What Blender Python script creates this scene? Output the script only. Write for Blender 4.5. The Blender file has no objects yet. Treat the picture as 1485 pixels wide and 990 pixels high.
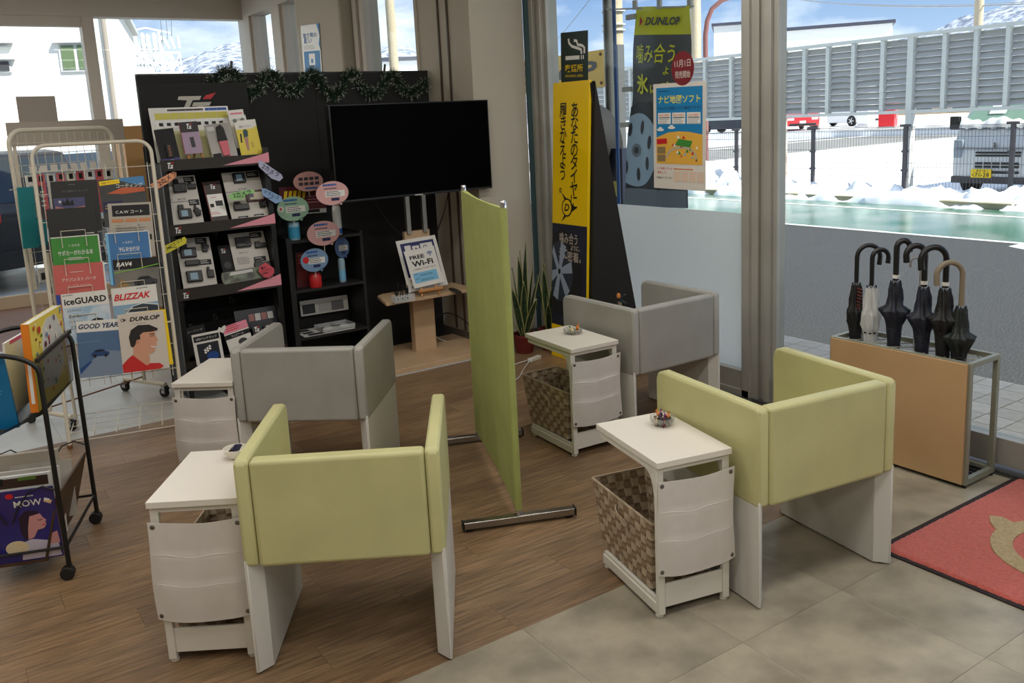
import bpy, math, random
from mathutils import Vector, Matrix
sc = bpy.context.scene
random.seed(7)
# ---------------------------------------------------------------- camera
F, PX, PY = 1282.28, 742.5, 420.0
CR = Vector((0.82568451, -0.56198577, -0.04916389))
CU = Vector((0.14577137, 0.12835472, 0.98095656))
CF = Vector((0.54497321, 0.81712732, -0.18790194))
CAM = Vector((0, 0, 1.65))
cd = bpy.data.cameras.new('camera'); cam = bpy.data.objects.new('camera', cd)
sc.collection.objects.link(cam); sc.camera = cam
cd.sensor_width = 36; cd.lens = F / 1485 * 36; cd.shift_y = (PY - 495) / 1485
cd.clip_start = .05; cd.clip_end = 3000
cam.matrix_world = Matrix(((CR.x, CU.x, -CF.x, CAM.x), (CR.y, CU.y, -CF.y, CAM.y), (CR.z, CU.z, -CF.z, CAM.z), (0, 0, 0, 1)))
sc.view_settings.view_transform = 'Standard'; sc.view_settings.look = 'None'
sc.view_settings.gamma = 1; sc.view_settings.exposure = 0.12
sc.cycles.use_denoising = True
sc.cycles.max_bounces = 8; sc.cycles.transparent_max_bounces = 24
sc.cycles.diffuse_bounces = 4; sc.cycles.glossy_bounces = 3; sc.cycles.transmission_bounces = 5
sc.cycles.sample_clamp_indirect = 6; sc.cycles.caustics_reflective = False; sc.cycles.caustics_refractive = False
# ---------------------------------------------------------------- sky
W = bpy.data.worlds.new('sky'); sc.world = W; W.use_nodes = True
nt = W.node_tree; nt.nodes.clear(); N = nt.nodes.new; L = nt.links.new
out = N('ShaderNodeOutputWorld'); bg = N('ShaderNodeBackground'); tc = N('ShaderNodeTexCoord')
sep = N('ShaderNodeSeparateXYZ'); L(tc.outputs['Generated'], sep.inputs[0])
ramp = N('ShaderNodeValToRGB'); L(sep.outputs['Z'], ramp.inputs[0])
ramp.color_ramp.elements[0].position = 0.0; ramp.color_ramp.elements[0].color = (.50, .63, .80, 1)
ramp.color_ramp.elements[1].position = .55; ramp.color_ramp.elements[1].color = (.10, .21, .50, 1)
e = ramp.color_ramp.elements.new(.13); e.color = (.21, .34, .60, 1)
mp = N('ShaderNodeMapping'); mp.inputs['Scale'].default_value = (1.6, 1.6, 4.5); mp.inputs['Location'].default_value = (.35, 2.1, .2); L(tc.outputs['Generated'], mp.inputs[0])
no = N('ShaderNodeTexNoise'); no.inputs['Scale'].default_value = 2.3; no.inputs['Detail'].default_value = 9; no.inputs['Roughness'].default_value = .56; L(mp.outputs[0], no.inputs[0])
cr = N('ShaderNodeValToRGB'); cr.color_ramp.elements[0].position = .43; cr.color_ramp.elements[1].position = .62; L(no.outputs[0], cr.inputs[0])
mx = N('ShaderNodeMix'); mx.data_type = 'RGBA'; L(cr.outputs[0], mx.inputs[0]); L(ramp.outputs[0], mx.inputs[6]); mx.inputs[7].default_value = (.92, .95, 1.0, 1)
L(mx.outputs[2], bg.inputs[0]); bg.inputs[1].default_value = 1.4; L(bg.outputs[0], out.inputs[0])
# ---------------------------------------------------------------- sun and the ceiling lamps
sd = bpy.data.lights.new('sun', 'SUN'); sd.energy = 9; sd.angle = math.radians(.6); sd.color = (1, .95, .86)
so = bpy.data.objects.new('sun', sd); sc.collection.objects.link(so)
SUN = Vector((.24, -.62, .70)).normalized(); so.rotation_euler = SUN.to_track_quat('Z', 'Y').to_euler()
LAMPS = [(x, y) for y in (-1.2, 1.0, 3.2) for x in (-1.6, .9, 3.0)] + [(-1.6, 5.4)] + [(-1.6, 8.2), (1.0, 8.2)]
LAMP_W = 20
def ceiling_light(x, y):
    ld = bpy.data.lights.new('ceiling_light', 'AREA'); ld.shape = 'RECTANGLE'; ld.size = 1.2; ld.size_y = .25
    ld.energy = LAMP_W; ld.color = (1, .96, .90)
    lo = bpy.data.objects.new('ceiling_light', ld); sc.collection.objects.link(lo); lo.location = (x, y, 3.26)
    return lo
# ---------------------------------------------------------------- picture point -> point on a real plane
def ray(px, py): return CR * (px - PX) - CU * (py - PY) + CF * F
def onz(px, py, z=0.): d = ray(px, py); return CAM + d * ((z - CAM.z) / d.z)
def onx(px, py, x): d = ray(px, py); return CAM + d * (x / d.x)
def ony(px, py, y): d = ray(px, py); return CAM + d * (y / d.y)
def onp(px, py, p, n): d = ray(px, py); return CAM + d * ((Vector(p) - CAM).dot(n) / d.dot(n))
# ---------------------------------------------------------------- helpers
def lin(c): return tuple(((v / 255) / 12.92 if v / 255 <= .04045 else ((v / 255 + .055) / 1.055) ** 2.4) for v in c)
MATS = {}
def mat(name, rgb, rough=.5, metal=0., spec=.5, noise=None, bump=None, trans=0, alpha=1, emit=None, coat=0, sheen=0):
    """noise=(scale, rgb2, low, high[, stretch xyz]); bump=(scale, strength[, stretch])"""
    if name in MATS: return MATS[name]
    m = bpy.data.materials.new(name); m.use_nodes = True; t = m.node_tree; b = t.nodes['Principled BSDF']
    col = (*lin(rgb), 1); b.inputs['Base Color'].default_value = col; b.inputs['Roughness'].default_value = rough
    b.inputs['Metallic'].default_value = metal; b.inputs['Specular IOR Level'].default_value = spec
    b.inputs['Coat Weight'].default_value = coat; b.inputs['Coat Roughness'].default_value = .1
    if sheen: b.inputs['Sheen Weight'].default_value = sheen
    if trans: b.inputs['Transmission Weight'].default_value = trans
    if alpha < 1: b.inputs['Alpha'].default_value = alpha
    if emit: b.inputs['Emission Color'].default_value = (*lin(emit[0]), 1); b.inputs['Emission Strength'].default_value = emit[1]
    def coords(st):
        tcn = t.nodes.new('ShaderNodeTexCoord'); mpn = t.nodes.new('ShaderNodeMapping'); mpn.inputs['Scale'].default_value = st
        t.links.new(tcn.outputs['Object'], mpn.inputs[0]); return mpn.outputs[0]
    if noise:
        sc_, c2, lo, hi = noise[:4]; st = noise[4] if len(noise) > 4 else (1, 1, 1)
        n = t.nodes.new('ShaderNodeTexNoise'); n.inputs['Scale'].default_value = sc_; n.inputs['Detail'].default_value = 5
        t.links.new(coords(st), n.inputs[0])
        r = t.nodes.new('ShaderNodeValToRGB'); r.color_ramp.elements[0].position = lo; r.color_ramp.elements[1].position = hi
        r.color_ramp.elements[0].color = col; r.color_ramp.elements[1].color = (*lin(c2), 1)
        t.links.new(n.outputs[0], r.inputs[0]); t.links.new(r.outputs[0], b.inputs['Base Color'])
    if bump:
        st = bump[2] if len(bump) > 2 else (1, 1, 1)
        n = t.nodes.new('ShaderNodeTexNoise'); n.inputs['Scale'].default_value = bump[0]; n.inputs['Detail'].default_value = 3
        t.links.new(coords(st), n.inputs[0])
        bp = t.nodes.new('ShaderNodeBump'); bp.inputs['Strength'].default_value = bump[1]; bp.inputs['Distance'].default_value = .01
        t.links.new(n.outputs[0], bp.inputs['Height']); t.links.new(bp.outputs[0], b.inputs['Normal'])
    MATS[name] = m; return m
def glass_mat(name, tint=(1, 1, 1), refl=.06):
    m = bpy.data.materials.new(name); m.use_nodes = True; t = m.node_tree; t.nodes.clear()
    o = t.nodes.new('ShaderNodeOutputMaterial'); mxs = t.nodes.new('ShaderNodeMixShader')
    tr = t.nodes.new('ShaderNodeBsdfTransparent'); tr.inputs[0].default_value = (*tint, 1)
    gl = t.nodes.new('ShaderNodeBsdfGlossy'); gl.inputs['Roughness'].default_value = .02
    fr = t.nodes.new('ShaderNodeFresnel'); fr.inputs[0].default_value = 1.3
    mul = t.nodes.new('ShaderNodeMath'); mul.operation = 'MULTIPLY'; mul.inputs[1].default_value = refl / .05
    mul.use_clamp = True
    geo = t.nodes.new('ShaderNodeNewGeometry'); inv_ = t.nodes.new('ShaderNodeMath'); inv_.operation = 'SUBTRACT'; inv_.inputs[0].default_value = 1; t.links.new(geo.outputs['Backfacing'], inv_.inputs[1]); mk = t.nodes.new('ShaderNodeMath'); mk.operation = 'MULTIPLY'; t.links.new(inv_.outputs[0], mk.inputs[1])
    t.links.new(fr.outputs[0], mul.inputs[0]); t.links.new(mul.outputs[0], mk.inputs[0]); t.links.new(mk.outputs[0], mxs.inputs[0])
    t.links.new(tr.outputs[0], mxs.inputs[1]); t.links.new(gl.outputs[0], mxs.inputs[2]); t.links.new(mxs.outputs[0], o.inputs[0]); return m
class MB:
    def __init__(s): s.v = []; s.f = []
    def add(s, vs, fs):
        k = len(s.v); s.v += [tuple(v) for v in vs]; s.f += [tuple(i + k for i in f) for f in fs]; return s
    def box(s, x0, x1, y0, y1, z0, z1, M=None):
        vs = [Vector((x, y, z)) for z in (z0, z1) for y in (y0, y1) for x in (x0, x1)]
        if M: vs = [M @ v for v in vs]
        return s.add(vs, [(0, 2, 3, 1), (4, 5, 7, 6), (0, 1, 5, 4), (2, 6, 7, 3), (0, 4, 6, 2), (1, 3, 7, 5)])
    def bar(s, a, b, w, h=None, up=(0, 0, 1)):
        a = Vector(a); b = Vector(b); h = h or w; d = (b - a).normalized(); u = Vector(up)
        if abs(d.dot(u)) > .95: u = Vector((1, 0, 0))
        sx = d.cross(u).normalized(); sz = sx.cross(d).normalized()
        vs = [p + sx * (i * w / 2) + sz * (j * h / 2) for p in (a, b) for i, j in ((-1, -1), (1, -1), (1, 1), (-1, 1))]
        return s.add(vs, [(0, 1, 2, 3), (7, 6, 5, 4), (0, 4, 5, 1), (1, 5, 6, 2), (2, 6, 7, 3), (3, 7, 4, 0)])
    def tube(s, pts, r, n=8, rs=None):
        pts = [Vector(p) for p in pts]; rings = []; prev = None
        for i, p in enumerate(pts):
            d = (pts[min(i + 1, len(pts) - 1)] - pts[max(i - 1, 0)]).normalized()
            if prev is None:
                u = Vector((0, 0, 1)) if abs(d.z) < .9 else Vector((1, 0, 0)); a = d.cross(u).normalized()
            else: a = (prev - d * prev.dot(d)).normalized()
            prev = a; b = d.cross(a); rr = rs[i] if rs else r
            rings.append([p + (a * math.cos(t) + b * math.sin(t)) * rr for t in [2 * math.pi * k / n for k in range(n)]])
        vs = [v for ring in rings for v in ring]; fs = []
        for i in range(len(pts) - 1):
            for k in range(n):
                fs.append((i * n + k, i * n + (k + 1) % n, (i + 1) * n + (k + 1) % n, (i + 1) * n + k))
        fs.append(tuple(reversed(range(n)))); fs.append(tuple(range(len(vs) - n, len(vs))))
        return s.add(vs, fs)
    def cyl(s, a, b, r, n=16, r2=None): return s.tube([a, b], r, n, [r, r if r2 is None else r2])
    def lathe(s, prof, c=(0, 0, 0), n=24, mod=None, close=True):
        vs = []; c = Vector(c)
        for r, z in prof:
            for k in range(n):
                t = 2 * math.pi * k / n; rr = r * (mod(t, z) if mod else 1)
                vs.append(c + Vector((rr * math.cos(t), rr * math.sin(t), z)))
        fs = [(i * n + k, i * n + (k + 1) % n, (i + 1) * n + (k + 1) % n, (i + 1) * n + k) for i in range(len(prof) - 1) for k in range(n)]
        if close: fs.append(tuple(reversed(range(n)))); fs.append(tuple(range((len(prof) - 1) * n, len(prof) * n)))
        return s.add(vs, fs)
    def prism(s, poly, z0, z1, f=None):
        """poly in 2D, extruded z0..z1; f maps (x,y,z)->point"""
        f = f or (lambda x, y, z: (x, y, z)); n = len(poly)
        ar = sum(poly[i][0] * poly[(i + 1) % n][1] - poly[(i + 1) % n][0] * poly[i][1] for i in range(n))
        if ar < 0: poly = poly[::-1]
        vs = [f(x, y, z0) for x, y in poly] + [f(x, y, z1) for x, y in poly]
        return s.add(vs, [tuple(reversed(range(n))), tuple(range(n, 2 * n))] + [(i, (i + 1) % n, n + (i + 1) % n, n + i) for i in range(n)])
    def sheet(s, fn, nu, nv, thick=0, nrm=None):
        vs = [Vector(fn(i / nu, j / nv)) for j in range(nv + 1) for i in range(nu + 1)]
        fs = [(j * (nu + 1) + i, j * (nu + 1) + i + 1, (j + 1) * (nu + 1) + i + 1, (j + 1) * (nu + 1) + i) for j in range(nv) for i in range(nu)]
        if not thick: return s.add(vs, fs)
        k = len(vs); nr = Vector(nrm) * thick
        bd = [(0 * (nu + 1) + i, i + 1) for i in range(nu)] + [(j * (nu + 1) + nu, (j + 1) * (nu + 1) + nu) for j in range(nv)] + [(nv * (nu + 1) + i + 1, nv * (nu + 1) + i) for i in range(nu)] + [((j + 1) * (nu + 1), j * (nu + 1)) for j in range(nv)]
        return s.add(vs + [v - nr for v in vs], fs + [tuple(reversed([q + k for q in f])) for f in fs] + [(b, a, a + k, b + k) for a, b in bd])
    def build(s, name, m, parent=None, smooth=35, bevel=0, seg=2, kind=None, label=None, sub=0):
        me = bpy.data.meshes.new(name); me.from_pydata(s.v, [], s.f); me.update()
        if m: me.materials.append(m)
        if smooth:
            me.shade_smooth(); me.set_sharp_from_angle(angle=math.radians(smooth))
        o = bpy.data.objects.new(name, me); sc.collection.objects.link(o)
        if parent: o.parent = parent
        if bevel:
            b = o.modifiers.new('bevel', 'BEVEL'); b.width = bevel; b.segments = seg; b.limit_method = 'ANGLE'; b.angle_limit = math.radians(40)
        if sub:
            b = o.modifiers.new('sub', 'SUBSURF'); b.levels = b.render_levels = sub
        if kind: o['kind'] = kind
        if label: o['label'] = label
        return o
def tag(o, label, cat, group=None, kind=None):
    o['label'] = label; o['category'] = cat
    if group: o['group'] = group
    if kind: o['kind'] = kind
    return o
def thing(name, label, cat, loc=(0, 0, 0), rz=0, group=None, M=None):
    o = bpy.data.objects.new(name, None); sc.collection.objects.link(o); o.empty_display_size = .05
    if M is not None: o.matrix_world = M
    else: o.location = loc; o.rotation_euler = (0, 0, rz)
    return tag(o, label, cat, group)
def struct(o): o['kind'] = 'structure'; return o
def copy_tree(o, parent=None):
    c = o.copy(); sc.collection.objects.link(c); c.parent = parent
    for ch in [x for x in KIDS.get(o.name, [])]: copy_tree(ch, c)
    return c
KIDS = {}
def index_kids():
    KIDS.clear()
    for o in sc.objects:
        if o.parent: KIDS.setdefault(o.parent.name, []).append(o)
def frame(p, x, y):
    """matrix with origin p, X along x, Y nearly y, Z outwards"""
    x = Vector(x).normalized(); z = x.cross(Vector(y)).normalized(); y = z.cross(x)
    return Matrix(((x.x, y.x, z.x, p[0]), (x.y, y.y, z.y, p[1]), (x.z, y.z, z.z, p[2]), (0, 0, 0, 1)))
TC = {}
def text_geo(body, bold, shear, lead, mono):
    k = (body, bold, shear, lead, mono)
    if k not in TC:
        c = bpy.data.curves.new('t', 'FONT'); c.body = body; c.resolution_u = 2; c.shear = shear; c.space_line = lead
        c.align_x = 'CENTER' if mono else 'LEFT'; c.offset = bold
        o = bpy.data.objects.new('t', c); sc.collection.objects.link(o)
        me = bpy.data.meshes.new_from_object(o.evaluated_get(bpy.context.evaluated_depsgraph_get()))
        vs = [v.co.copy() for v in me.vertices]; fs = [tuple(p.vertices) for p in me.polygons]
        bpy.data.objects.remove(o); bpy.data.curves.remove(c); bpy.data.meshes.remove(me)
        TC[k] = (vs, fs)
    return TC[k]
def txt(par, body, cx, cy, w=None, h=None, m=None, z=.0012, bold=.0, shear=0, name='lettering', lead=1.0, vert=False, rot=0, label=None):
    if vert: body = '\n'.join(body); lead = lead * .78
    vs, fs = text_geo(body, bold, shear, lead, vert)
    if not vs: return None
    x0 = min(v.x for v in vs); x1 = max(v.x for v in vs); y0 = min(v.y for v in vs); y1 = max(v.y for v in vs)
    sx = w / (x1 - x0) if w else None; sy = h / (y1 - y0) if h else None
    sx = sx or sy; sy = sy or sx; c, s = math.cos(rot), math.sin(rot); b = MB(); pts = []
    for v in vs:
        X = (v.x - (x0 + x1) / 2) * sx; Y = (v.y - (y0 + y1) / 2) * sy
        pts.append((cx + X * c - Y * s, cy + X * s + Y * c, z))
    b.add(pts, fs); return b.build(name, m, par, smooth=0, label=label)
def rect(par, name, x, y, w, h, m, z=.0006, t=.0006, rot=0, label=None):
    b = MB(); b.box(-w / 2, w / 2, -h / 2, h / 2, z - t, z, Matrix.Translation((x, y, 0)) @ Matrix.Rotation(rot, 4, 'Z')); return b.build(name, m, par, smooth=0, label=label)
def poly(par, name, pts, m, z=.0008, t=.0006, label=None): return MB().prism(list(pts), z - t, z).build(name, m, par, smooth=0, label=label)
def oval(par, name, x, y, rx, ry, m, z=.0008, t=.0006, n=24, label=None, lo=-9): return poly(par, name, [(max(lo, x + rx * math.cos(2 * math.pi * k / n)), y + ry * math.sin(2 * math.pi * k / n)) for k in range(n)], m, z, t, label)
def lines(par, x, y, w, n, dy, m, h=.0016, z=.0011, name='text_lines', seed=1):
    r = random.Random(seed); b = MB()
    for i in range(n):
        ww = w * r.uniform(.7, 1); xx = x
        while xx < x + ww:
            q = min(r.uniform(.06, .2) * w, x + ww - xx); b.add([(xx, y - i * dy, z), (xx + q, y - i * dy, z), (xx + q, y - i * dy + h, z), (xx, y - i * dy + h, z)], [(0, 1, 2, 3)]); xx += q + .015 * w
    return b.build(name, m, par, smooth=0)
def card(name, label, cat, TL, TR, BL, m, thick=.002, group=None, part='sheet', bevel=0):
    """flat board given by three world corners; returns (thing, w, h); local x right, y up, z outwards, origin bottom left"""
    TL, TR, BL = Vector(TL), Vector(TR), Vector(BL); xd = TR - TL; yd = TL - BL
    Mx = frame(BL, xd, yd); t = thing(name, label, cat, group=group, M=Mx); w = xd.length; h = yd.length
    MB().box(0, w, 0, h, -thick, 0).build(part, m, t, smooth=0, bevel=bevel)
    return t, w, h
# ---------------------------------------------------------------- materials
BLACK = mat('ink_black', (14, 14, 16), .6); WHITE = mat('ink_white', (232, 232, 228), .6); RED = mat('ink_red', (200, 30, 34), .5)
YEL = mat('ink_yellow', (246, 208, 20), .5); GREY = mat('ink_grey', (120, 120, 122), .6); BLUE = mat('ink_blue', (30, 84, 160), .5)
PINK = mat('ink_pink', (226, 140, 160), .6); NAVY = mat('ink_navy', (24, 30, 78), .5); LBLUE = mat('ink_light_blue', (120, 184, 220), .5)
GREEN = mat('ink_green', (60, 140, 52), .5); ORANGE = mat('ink_orange', (226, 120, 40), .5); BROWN = mat('ink_brown', (120, 74, 44), .6)
LGREY = mat('ink_light_grey', (196, 196, 194), .6); DGREY = mat('ink_dark_grey', (56, 56, 60), .6); SKIN = mat('ink_skin', (214, 160, 134), .6)
alu = mat('aluminium_frame', (176, 174, 166), .42, .25, noise=(3, (166, 164, 156), .4, .6))
alu_d = mat('aluminium_dark', (90, 90, 86), .4, .6)
chrome = mat('chrome', (210, 210, 212), .15, 1)
wall_m = mat('wall_paper', (186, 178, 162), .85, bump=(900, .12))
trim_w = mat('painted_window_frame', (204, 196, 184), .55)
white_pm = mat('white_painted_metal', (216, 212, 202), .42)
white_wire = mat('cream_coated_wire', (214, 206, 188), .4)
wood_l = mat('pale_oak_veneer', (204, 176, 142), .5, noise=(4, (188, 158, 124), .35, .7, (1, 1, .12)))
black_pm = mat('black_painted_metal', (16, 16, 17), .4)
black_bd = mat('black_display_board', (20, 20, 21), .72)
rubber = mat('black_rubber', (18, 18, 18), .7)
gl = glass_mat('window_glass', (.93, .96, .95), .05)
# ================================================================ floor
wood_cols = [(148, 119, 88), (141, 112, 82), (154, 125, 93), (137, 109, 81), (150, 119, 86)]
def wood_mat(i, c):
    m = mat('wood_plank_%d' % i, c, .36, spec=.5, noise=(9, tuple(int(v * .70) for v in c), .35, .68, (.55, 7, 1)), bump=(26, .35, (.35, 12, 1)))
    return m
WM = [wood_mat(i, c) for i, c in enumerate(wood_cols)]
sub_m = mat('screed', (60, 48, 40), .9)
floor = struct(MB().box(-4, 3.95, -4, 10.6, -.09, -.006).build('floor', sub_m))
pm = {}
def plank(x0, x1, y0, y1):
    L_ = round(x1 - x0, 3); g = .0005; i = random.randrange(5); k = (L_, round(y1 - y0, 3), i)
    if k not in pm:
        b = MB().box(0, L_, 0, y1 - y0, -.006, 0); o = b.build('plank', WM[i], floor, smooth=0); pm[k] = o.data
        b.v = None
        for v in o.data.vertices:
            v.co.x = v.co.x + (g if v.co.x < .001 else -g); v.co.y = v.co.y + (g if v.co.y < .001 else -g)
    else: o = bpy.data.objects.new('plank', pm[k]); sc.collection.objects.link(o); o.parent = floor
    o.location = (x0, y0, 0)
rows = [3.673 + .157 * k for k in range(-9, 11)]
for ri, y in enumerate(rows):
    y0, y1 = (y, y + .157)
    if ri == 0: y0 = 2.226
    if y1 > 5.3: y1 = 5.369
    x = -1.4 + (ri * .37) % .95
    while x < 3.92:
        x2 = min(x + .95, 3.93)
        if x2 > -.35: plank(max(x, -.55), x2, y0, y1)
        x += .95
ys = 5.369
while ys < 6.2:   # strip of planks under the display wall on the right
    x = 2.0 + (ys * 3.3) % .6
    plank(2.0, x, ys, ys + .157) if x > 2.05 else None
    while x < 3.9: x2 = min(x + .95, 3.93); plank(x, x2, ys, ys + .157); x = x2 + 1e-6
    ys += .157
far_wood = mat('far_wood_floor', (150, 118, 98), .33, noise=(6, (128, 98, 80), .35, .65, (.4, 9, 1)), bump=(20, .25, (.35, 10, 1)))
MB().box(-4, 3.93, 7.4, 10.55, -.006, 0).build('floor_covering', far_wood, floor, smooth=0)
MB().box(-4, -.55, 2.226, 5.369, -.006, 0).build('floor_covering', WM[0], floor, smooth=0)
grey_c = [(166, 157, 138), (161, 152, 134), (170, 161, 142)]
GT = [mat('grey_vinyl_tile_%d' % i, c, .34, spec=.4, noise=(5, tuple(int(v * .80) for v in c), .38, .66), bump=(40, .10)) for i, c in enumerate(grey_c)]
WT = [mat('pale_vinyl_tile_%d' % i, c, .36, spec=.5, noise=(2.4, tuple(int(v * .9) for v in c), .35, .72)) for i, c in enumerate([(190, 190, 184), (184, 185, 180)])]
tm = {}
def tile(x0, y0, w, h, ms, name='tile', par=floor, t=.006, g=.0006, z=0):
    i = random.randrange(len(ms)); k = (round(w, 3), round(h, 3), ms[i].name)
    if k not in tm: o = MB().box(g, w - g, g, h - g, -t, 0).build(name, ms[i], par, smooth=0); tm[k] = o.data
    else: o = bpy.data.objects.new(name, tm[k]); sc.collection.objects.link(o); o.parent = par
    o.location = (x0, y0, z)
for i in range(-4, 5):
    for j in range(-6, 1):
        x0 = 1.458 + .5 * i; y0 = 1.726 + .5 * j; w = min(.5, 3.93 - x0)
        if y0 > -.8 and x0 > -.6 and w > .05: tile(x0, y0, w, .5, GT)
MB().box(-4, -.55, -4, 2.226, -.006, 0).build('floor_covering', GT[0], floor, smooth=0)
MB().box(-.55, 3.93, -4, -.78, -.006, 0).build('floor_covering', GT[0], floor, smooth=0)
for i in range(-5, 3):
    for j in range(4): tile(-.5 + .5 * i + .5, 5.369 + .508 * j, .5, .508, WT)
MB().box(2.0, 3.93, 6.15, 7.4, -.006, 0).build('floor_covering', far_wood, floor, smooth=0)
MB().box(-4, -2.5, 5.369, 7.4, -.006, 0).build('floor_covering', WT[0], floor, smooth=0)
# ================================================================ shell
H = 3.3
ceil_m = mat('ceiling_board', (214, 210, 200), .9)
struct(MB().box(-4.1, 4.0, -4.1, 10.7, H, H + .15).build('ceiling', ceil_m))
struct(MB().box(-4.15, -4, -4.1, 10.7, -.1, H).build('wall_left', wall_m))
struct(MB().box(-4.1, 4.0, -4.15, -4, -.1, H).build('wall_back', wall_m))
# wall at the far left with two big windows
wf = struct(MB().box(-4, -2.2, 10.42, 10.6, 0, H).box(-2.2, 3.6, 10.40, 10.58, 2.93, H - .12).box(1.716, 1.836, 10.38, 10.56, 0, 2.93).box(3.42, 3.6, 10.2, 10.58, 0, H).build('wall_far', trim_w, bevel=.004))
w1 = struct(MB().box(-2.2, 1.72, 10.40, 10.52, 2.83, 2.93).box(-2.2, 1.72, 10.39, 10.52, .0, .10).box(-.35, -.27, 10.4, 10.52, .06, 2.83).build('window_1', trim_w, bevel=.003))
sill_m = mat('beige_sill', (206, 188, 160), .5)
MB().box(-2.2, 1.716, 10.30, 10.39, 0, .13).build('sill', sill_m, w1, bevel=.004)
MB().box(-2.2, -.35, 10.47, 10.478, .10, 2.83).build('pane', gl, w1, smooth=0)
MB().box(-.27, 1.716, 10.47, 10.478, .10, 2.83).build('pane', gl, w1, smooth=0)
w2 = struct(MB().box(1.836, 3.42, 10.40, 10.52, 0, .12).build('window_2', trim_w, bevel=.003))
MB().box(1.836, 3.42, 10.47, 10.478, .12, 2.93).build('pane', gl, w2, smooth=0)
MB().box(-2.2, 3.42, 10.47, 10.478, H - .14, H).build('pane', gl, w2, smooth=0)
# wall along x = 3.43 (two columns, windows between)
def xwall(x0, x1, y0, y1, z0, z1, b): b.box(x0, x1, y0, y1, z0, z1)
b = MB(); b.box(3.46, 3.6, 6.05, 10.45, 0, .95)
b.box(3.42, 3.6, 6.1, 6.29, .95, H)
we = struct(b.build('wall_right', wall_m))
w3 = MB()
for y0, y1, d in ((7.24, 7.32, .0), (7.34, 7.42, -.02), (7.44, 7.56, -.01)): w3.box(3.43 + d, 3.58, y0, y1, .95, H)
w3.box(3.43, 3.55, 6.25, 6.33, .95, H)
w3.box(3.43, 3.55, 6.3, 7.3, .95, 1.05)
w3 = struct(w3.build('window_3', trim_w, bevel=.004))
MB().box(3.49, 3.498, 6.3, 7.26, 1.0, H).build('pane', gl, w3, smooth=0)
w4 = MB()
w4.box(3.38, 3.56, 9.12, 9.36, .95, 2.95).box(3.41, 3.56, 9.08, 9.42, .95, 2.95)
w4.box(3.38, 3.56, 10.08, 10.22, .95, H).box(3.41, 3.56, 10.02, 10.3, .95, H).box(3.40, 3.56, 8.55, 8.72, .95, H)
w4.box(3.37, 3.56, 8.44, 10.25, 2.93, 3.12)
w4.box(3.41, 3.56, 9.14, 9.30, 3.12, H).box(3.41, 3.56, 8.44, 10.25, .95, 1.05)
w4 = struct(w4.build('window_4', trim_w, bevel=.004))
for y0, y1 in ((8.7, 9.10), (9.40, 10.04)): MB().box(3.49, 3.498, y0, y1, 1.0, 2.95).build('pane', gl, w4, smooth=0)
MB().box(3.49, 3.498, 8.5, 10.1, 3.12, H).build('pane', gl, w4, smooth=0)
struct(MB().box(3.30, 3.6, 7.44, 8.46, 0, H).build('wall_column_far', wall_m, bevel=.02))
# column beside the glazing with two cable slots and a skirting
b = MB().box(3.34, 3.79, 5.37, 6.12, 0, H)
col = struct(b.build('wall_column', wall_m, bevel=.004))
cable = mat('brown_conduit', (70, 54, 46), .6)
for y in (5.66, 5.79): MB().box(3.328, 3.34, y - .008, y + .008, .1, H).build('conduit', cable, col)
bs_m = mat('grey_skirting', (96, 92, 84), .6)
struct(MB().box(3.325, 3.34, 5.355, 6.1, 0, .09).box(3.325, 3.80, 5.355, 5.37, 0, .09).build('baseboard_column', bs_m))
MB().box(3.33, 3.6, 6.1, 6.14, 0, H).build('trim_1', wall_m)['kind'] = 'structure'
# ================================================================ glazed front, x = 3.87
teal = mat('teal_gasket', (58, 84, 88), .5)
g1 = MB()
for y0, y1, x0, x1 in ((5.30, 5.345, 3.82, 3.97), (5.255, 5.30, 3.85, 3.97), (5.225, 5.255, 3.83, 3.97), (5.19, 5.225, 3.86, 3.96), (3.335, 3.388, 3.83, 3.96), (5.345, 5.37, 3.83, 3.95)): g1.box(x0, x1, y0, y1, 0, H)
g1.box(3.84, 3.95, 3.33, 5.25, .0, .155)
g1.box(3.83, 3.84, 3.33, 5.25, .0, .045)
g1 = struct(g1.build('window_5', alu, bevel=.002))
MB().box(3.79, 3.83, 5.345, 5.37, 0, H).build('gasket', teal, g1)
MB().box(3.885, 3.893, 3.388, 5.2, .155, H).build('pane', gl, g1, smooth=0)
fm = bpy.data.materials.new('frosted_film'); fm.use_nodes = True; t_ = fm.node_tree; t_.nodes.clear()
o_ = t_.nodes.new('ShaderNodeOutputMaterial'); m1_ = t_.nodes.new('ShaderNodeMixShader'); m2_ = t_.nodes.new('ShaderNodeMixShader')
tr_ = t_.nodes.new('ShaderNodeBsdfTranslucent'); tr_.inputs[0].default_value = (1, .94, .80, 1)
df_ = t_.nodes.new('ShaderNodeBsdfDiffuse'); df_.inputs[0].default_value = (.88, .86, .80, 1)
rf_ = t_.nodes.new('ShaderNodeBsdfRefraction'); rf_.inputs['IOR'].default_value = 1.18; rf_.inputs['Roughness'].default_value = .42; rf_.inputs[0].default_value = (1, .97, .88, 1)
m1_.inputs[0].default_value = .10; t_.links.new(tr_.outputs[0], m1_.inputs[1]); t_.links.new(df_.outputs[0], m1_.inputs[2])
m2_.inputs[0].default_value = .22; t_.links.new(m1_.outputs[0], m2_.inputs[1]); t_.links.new(rf_.outputs[0], m2_.inputs[2]); t_.links.new(m2_.outputs[0], o_.inputs[0])
MB().add([(3.882, 3.388, .155), (3.882, 5.19, .155), (3.882, 5.19, 1.068), (3.882, 3.388, 1.068)], [(0, 1, 2, 3)]).build('frosted_film', fm, g1, smooth=0)
d1 = MB()
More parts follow.
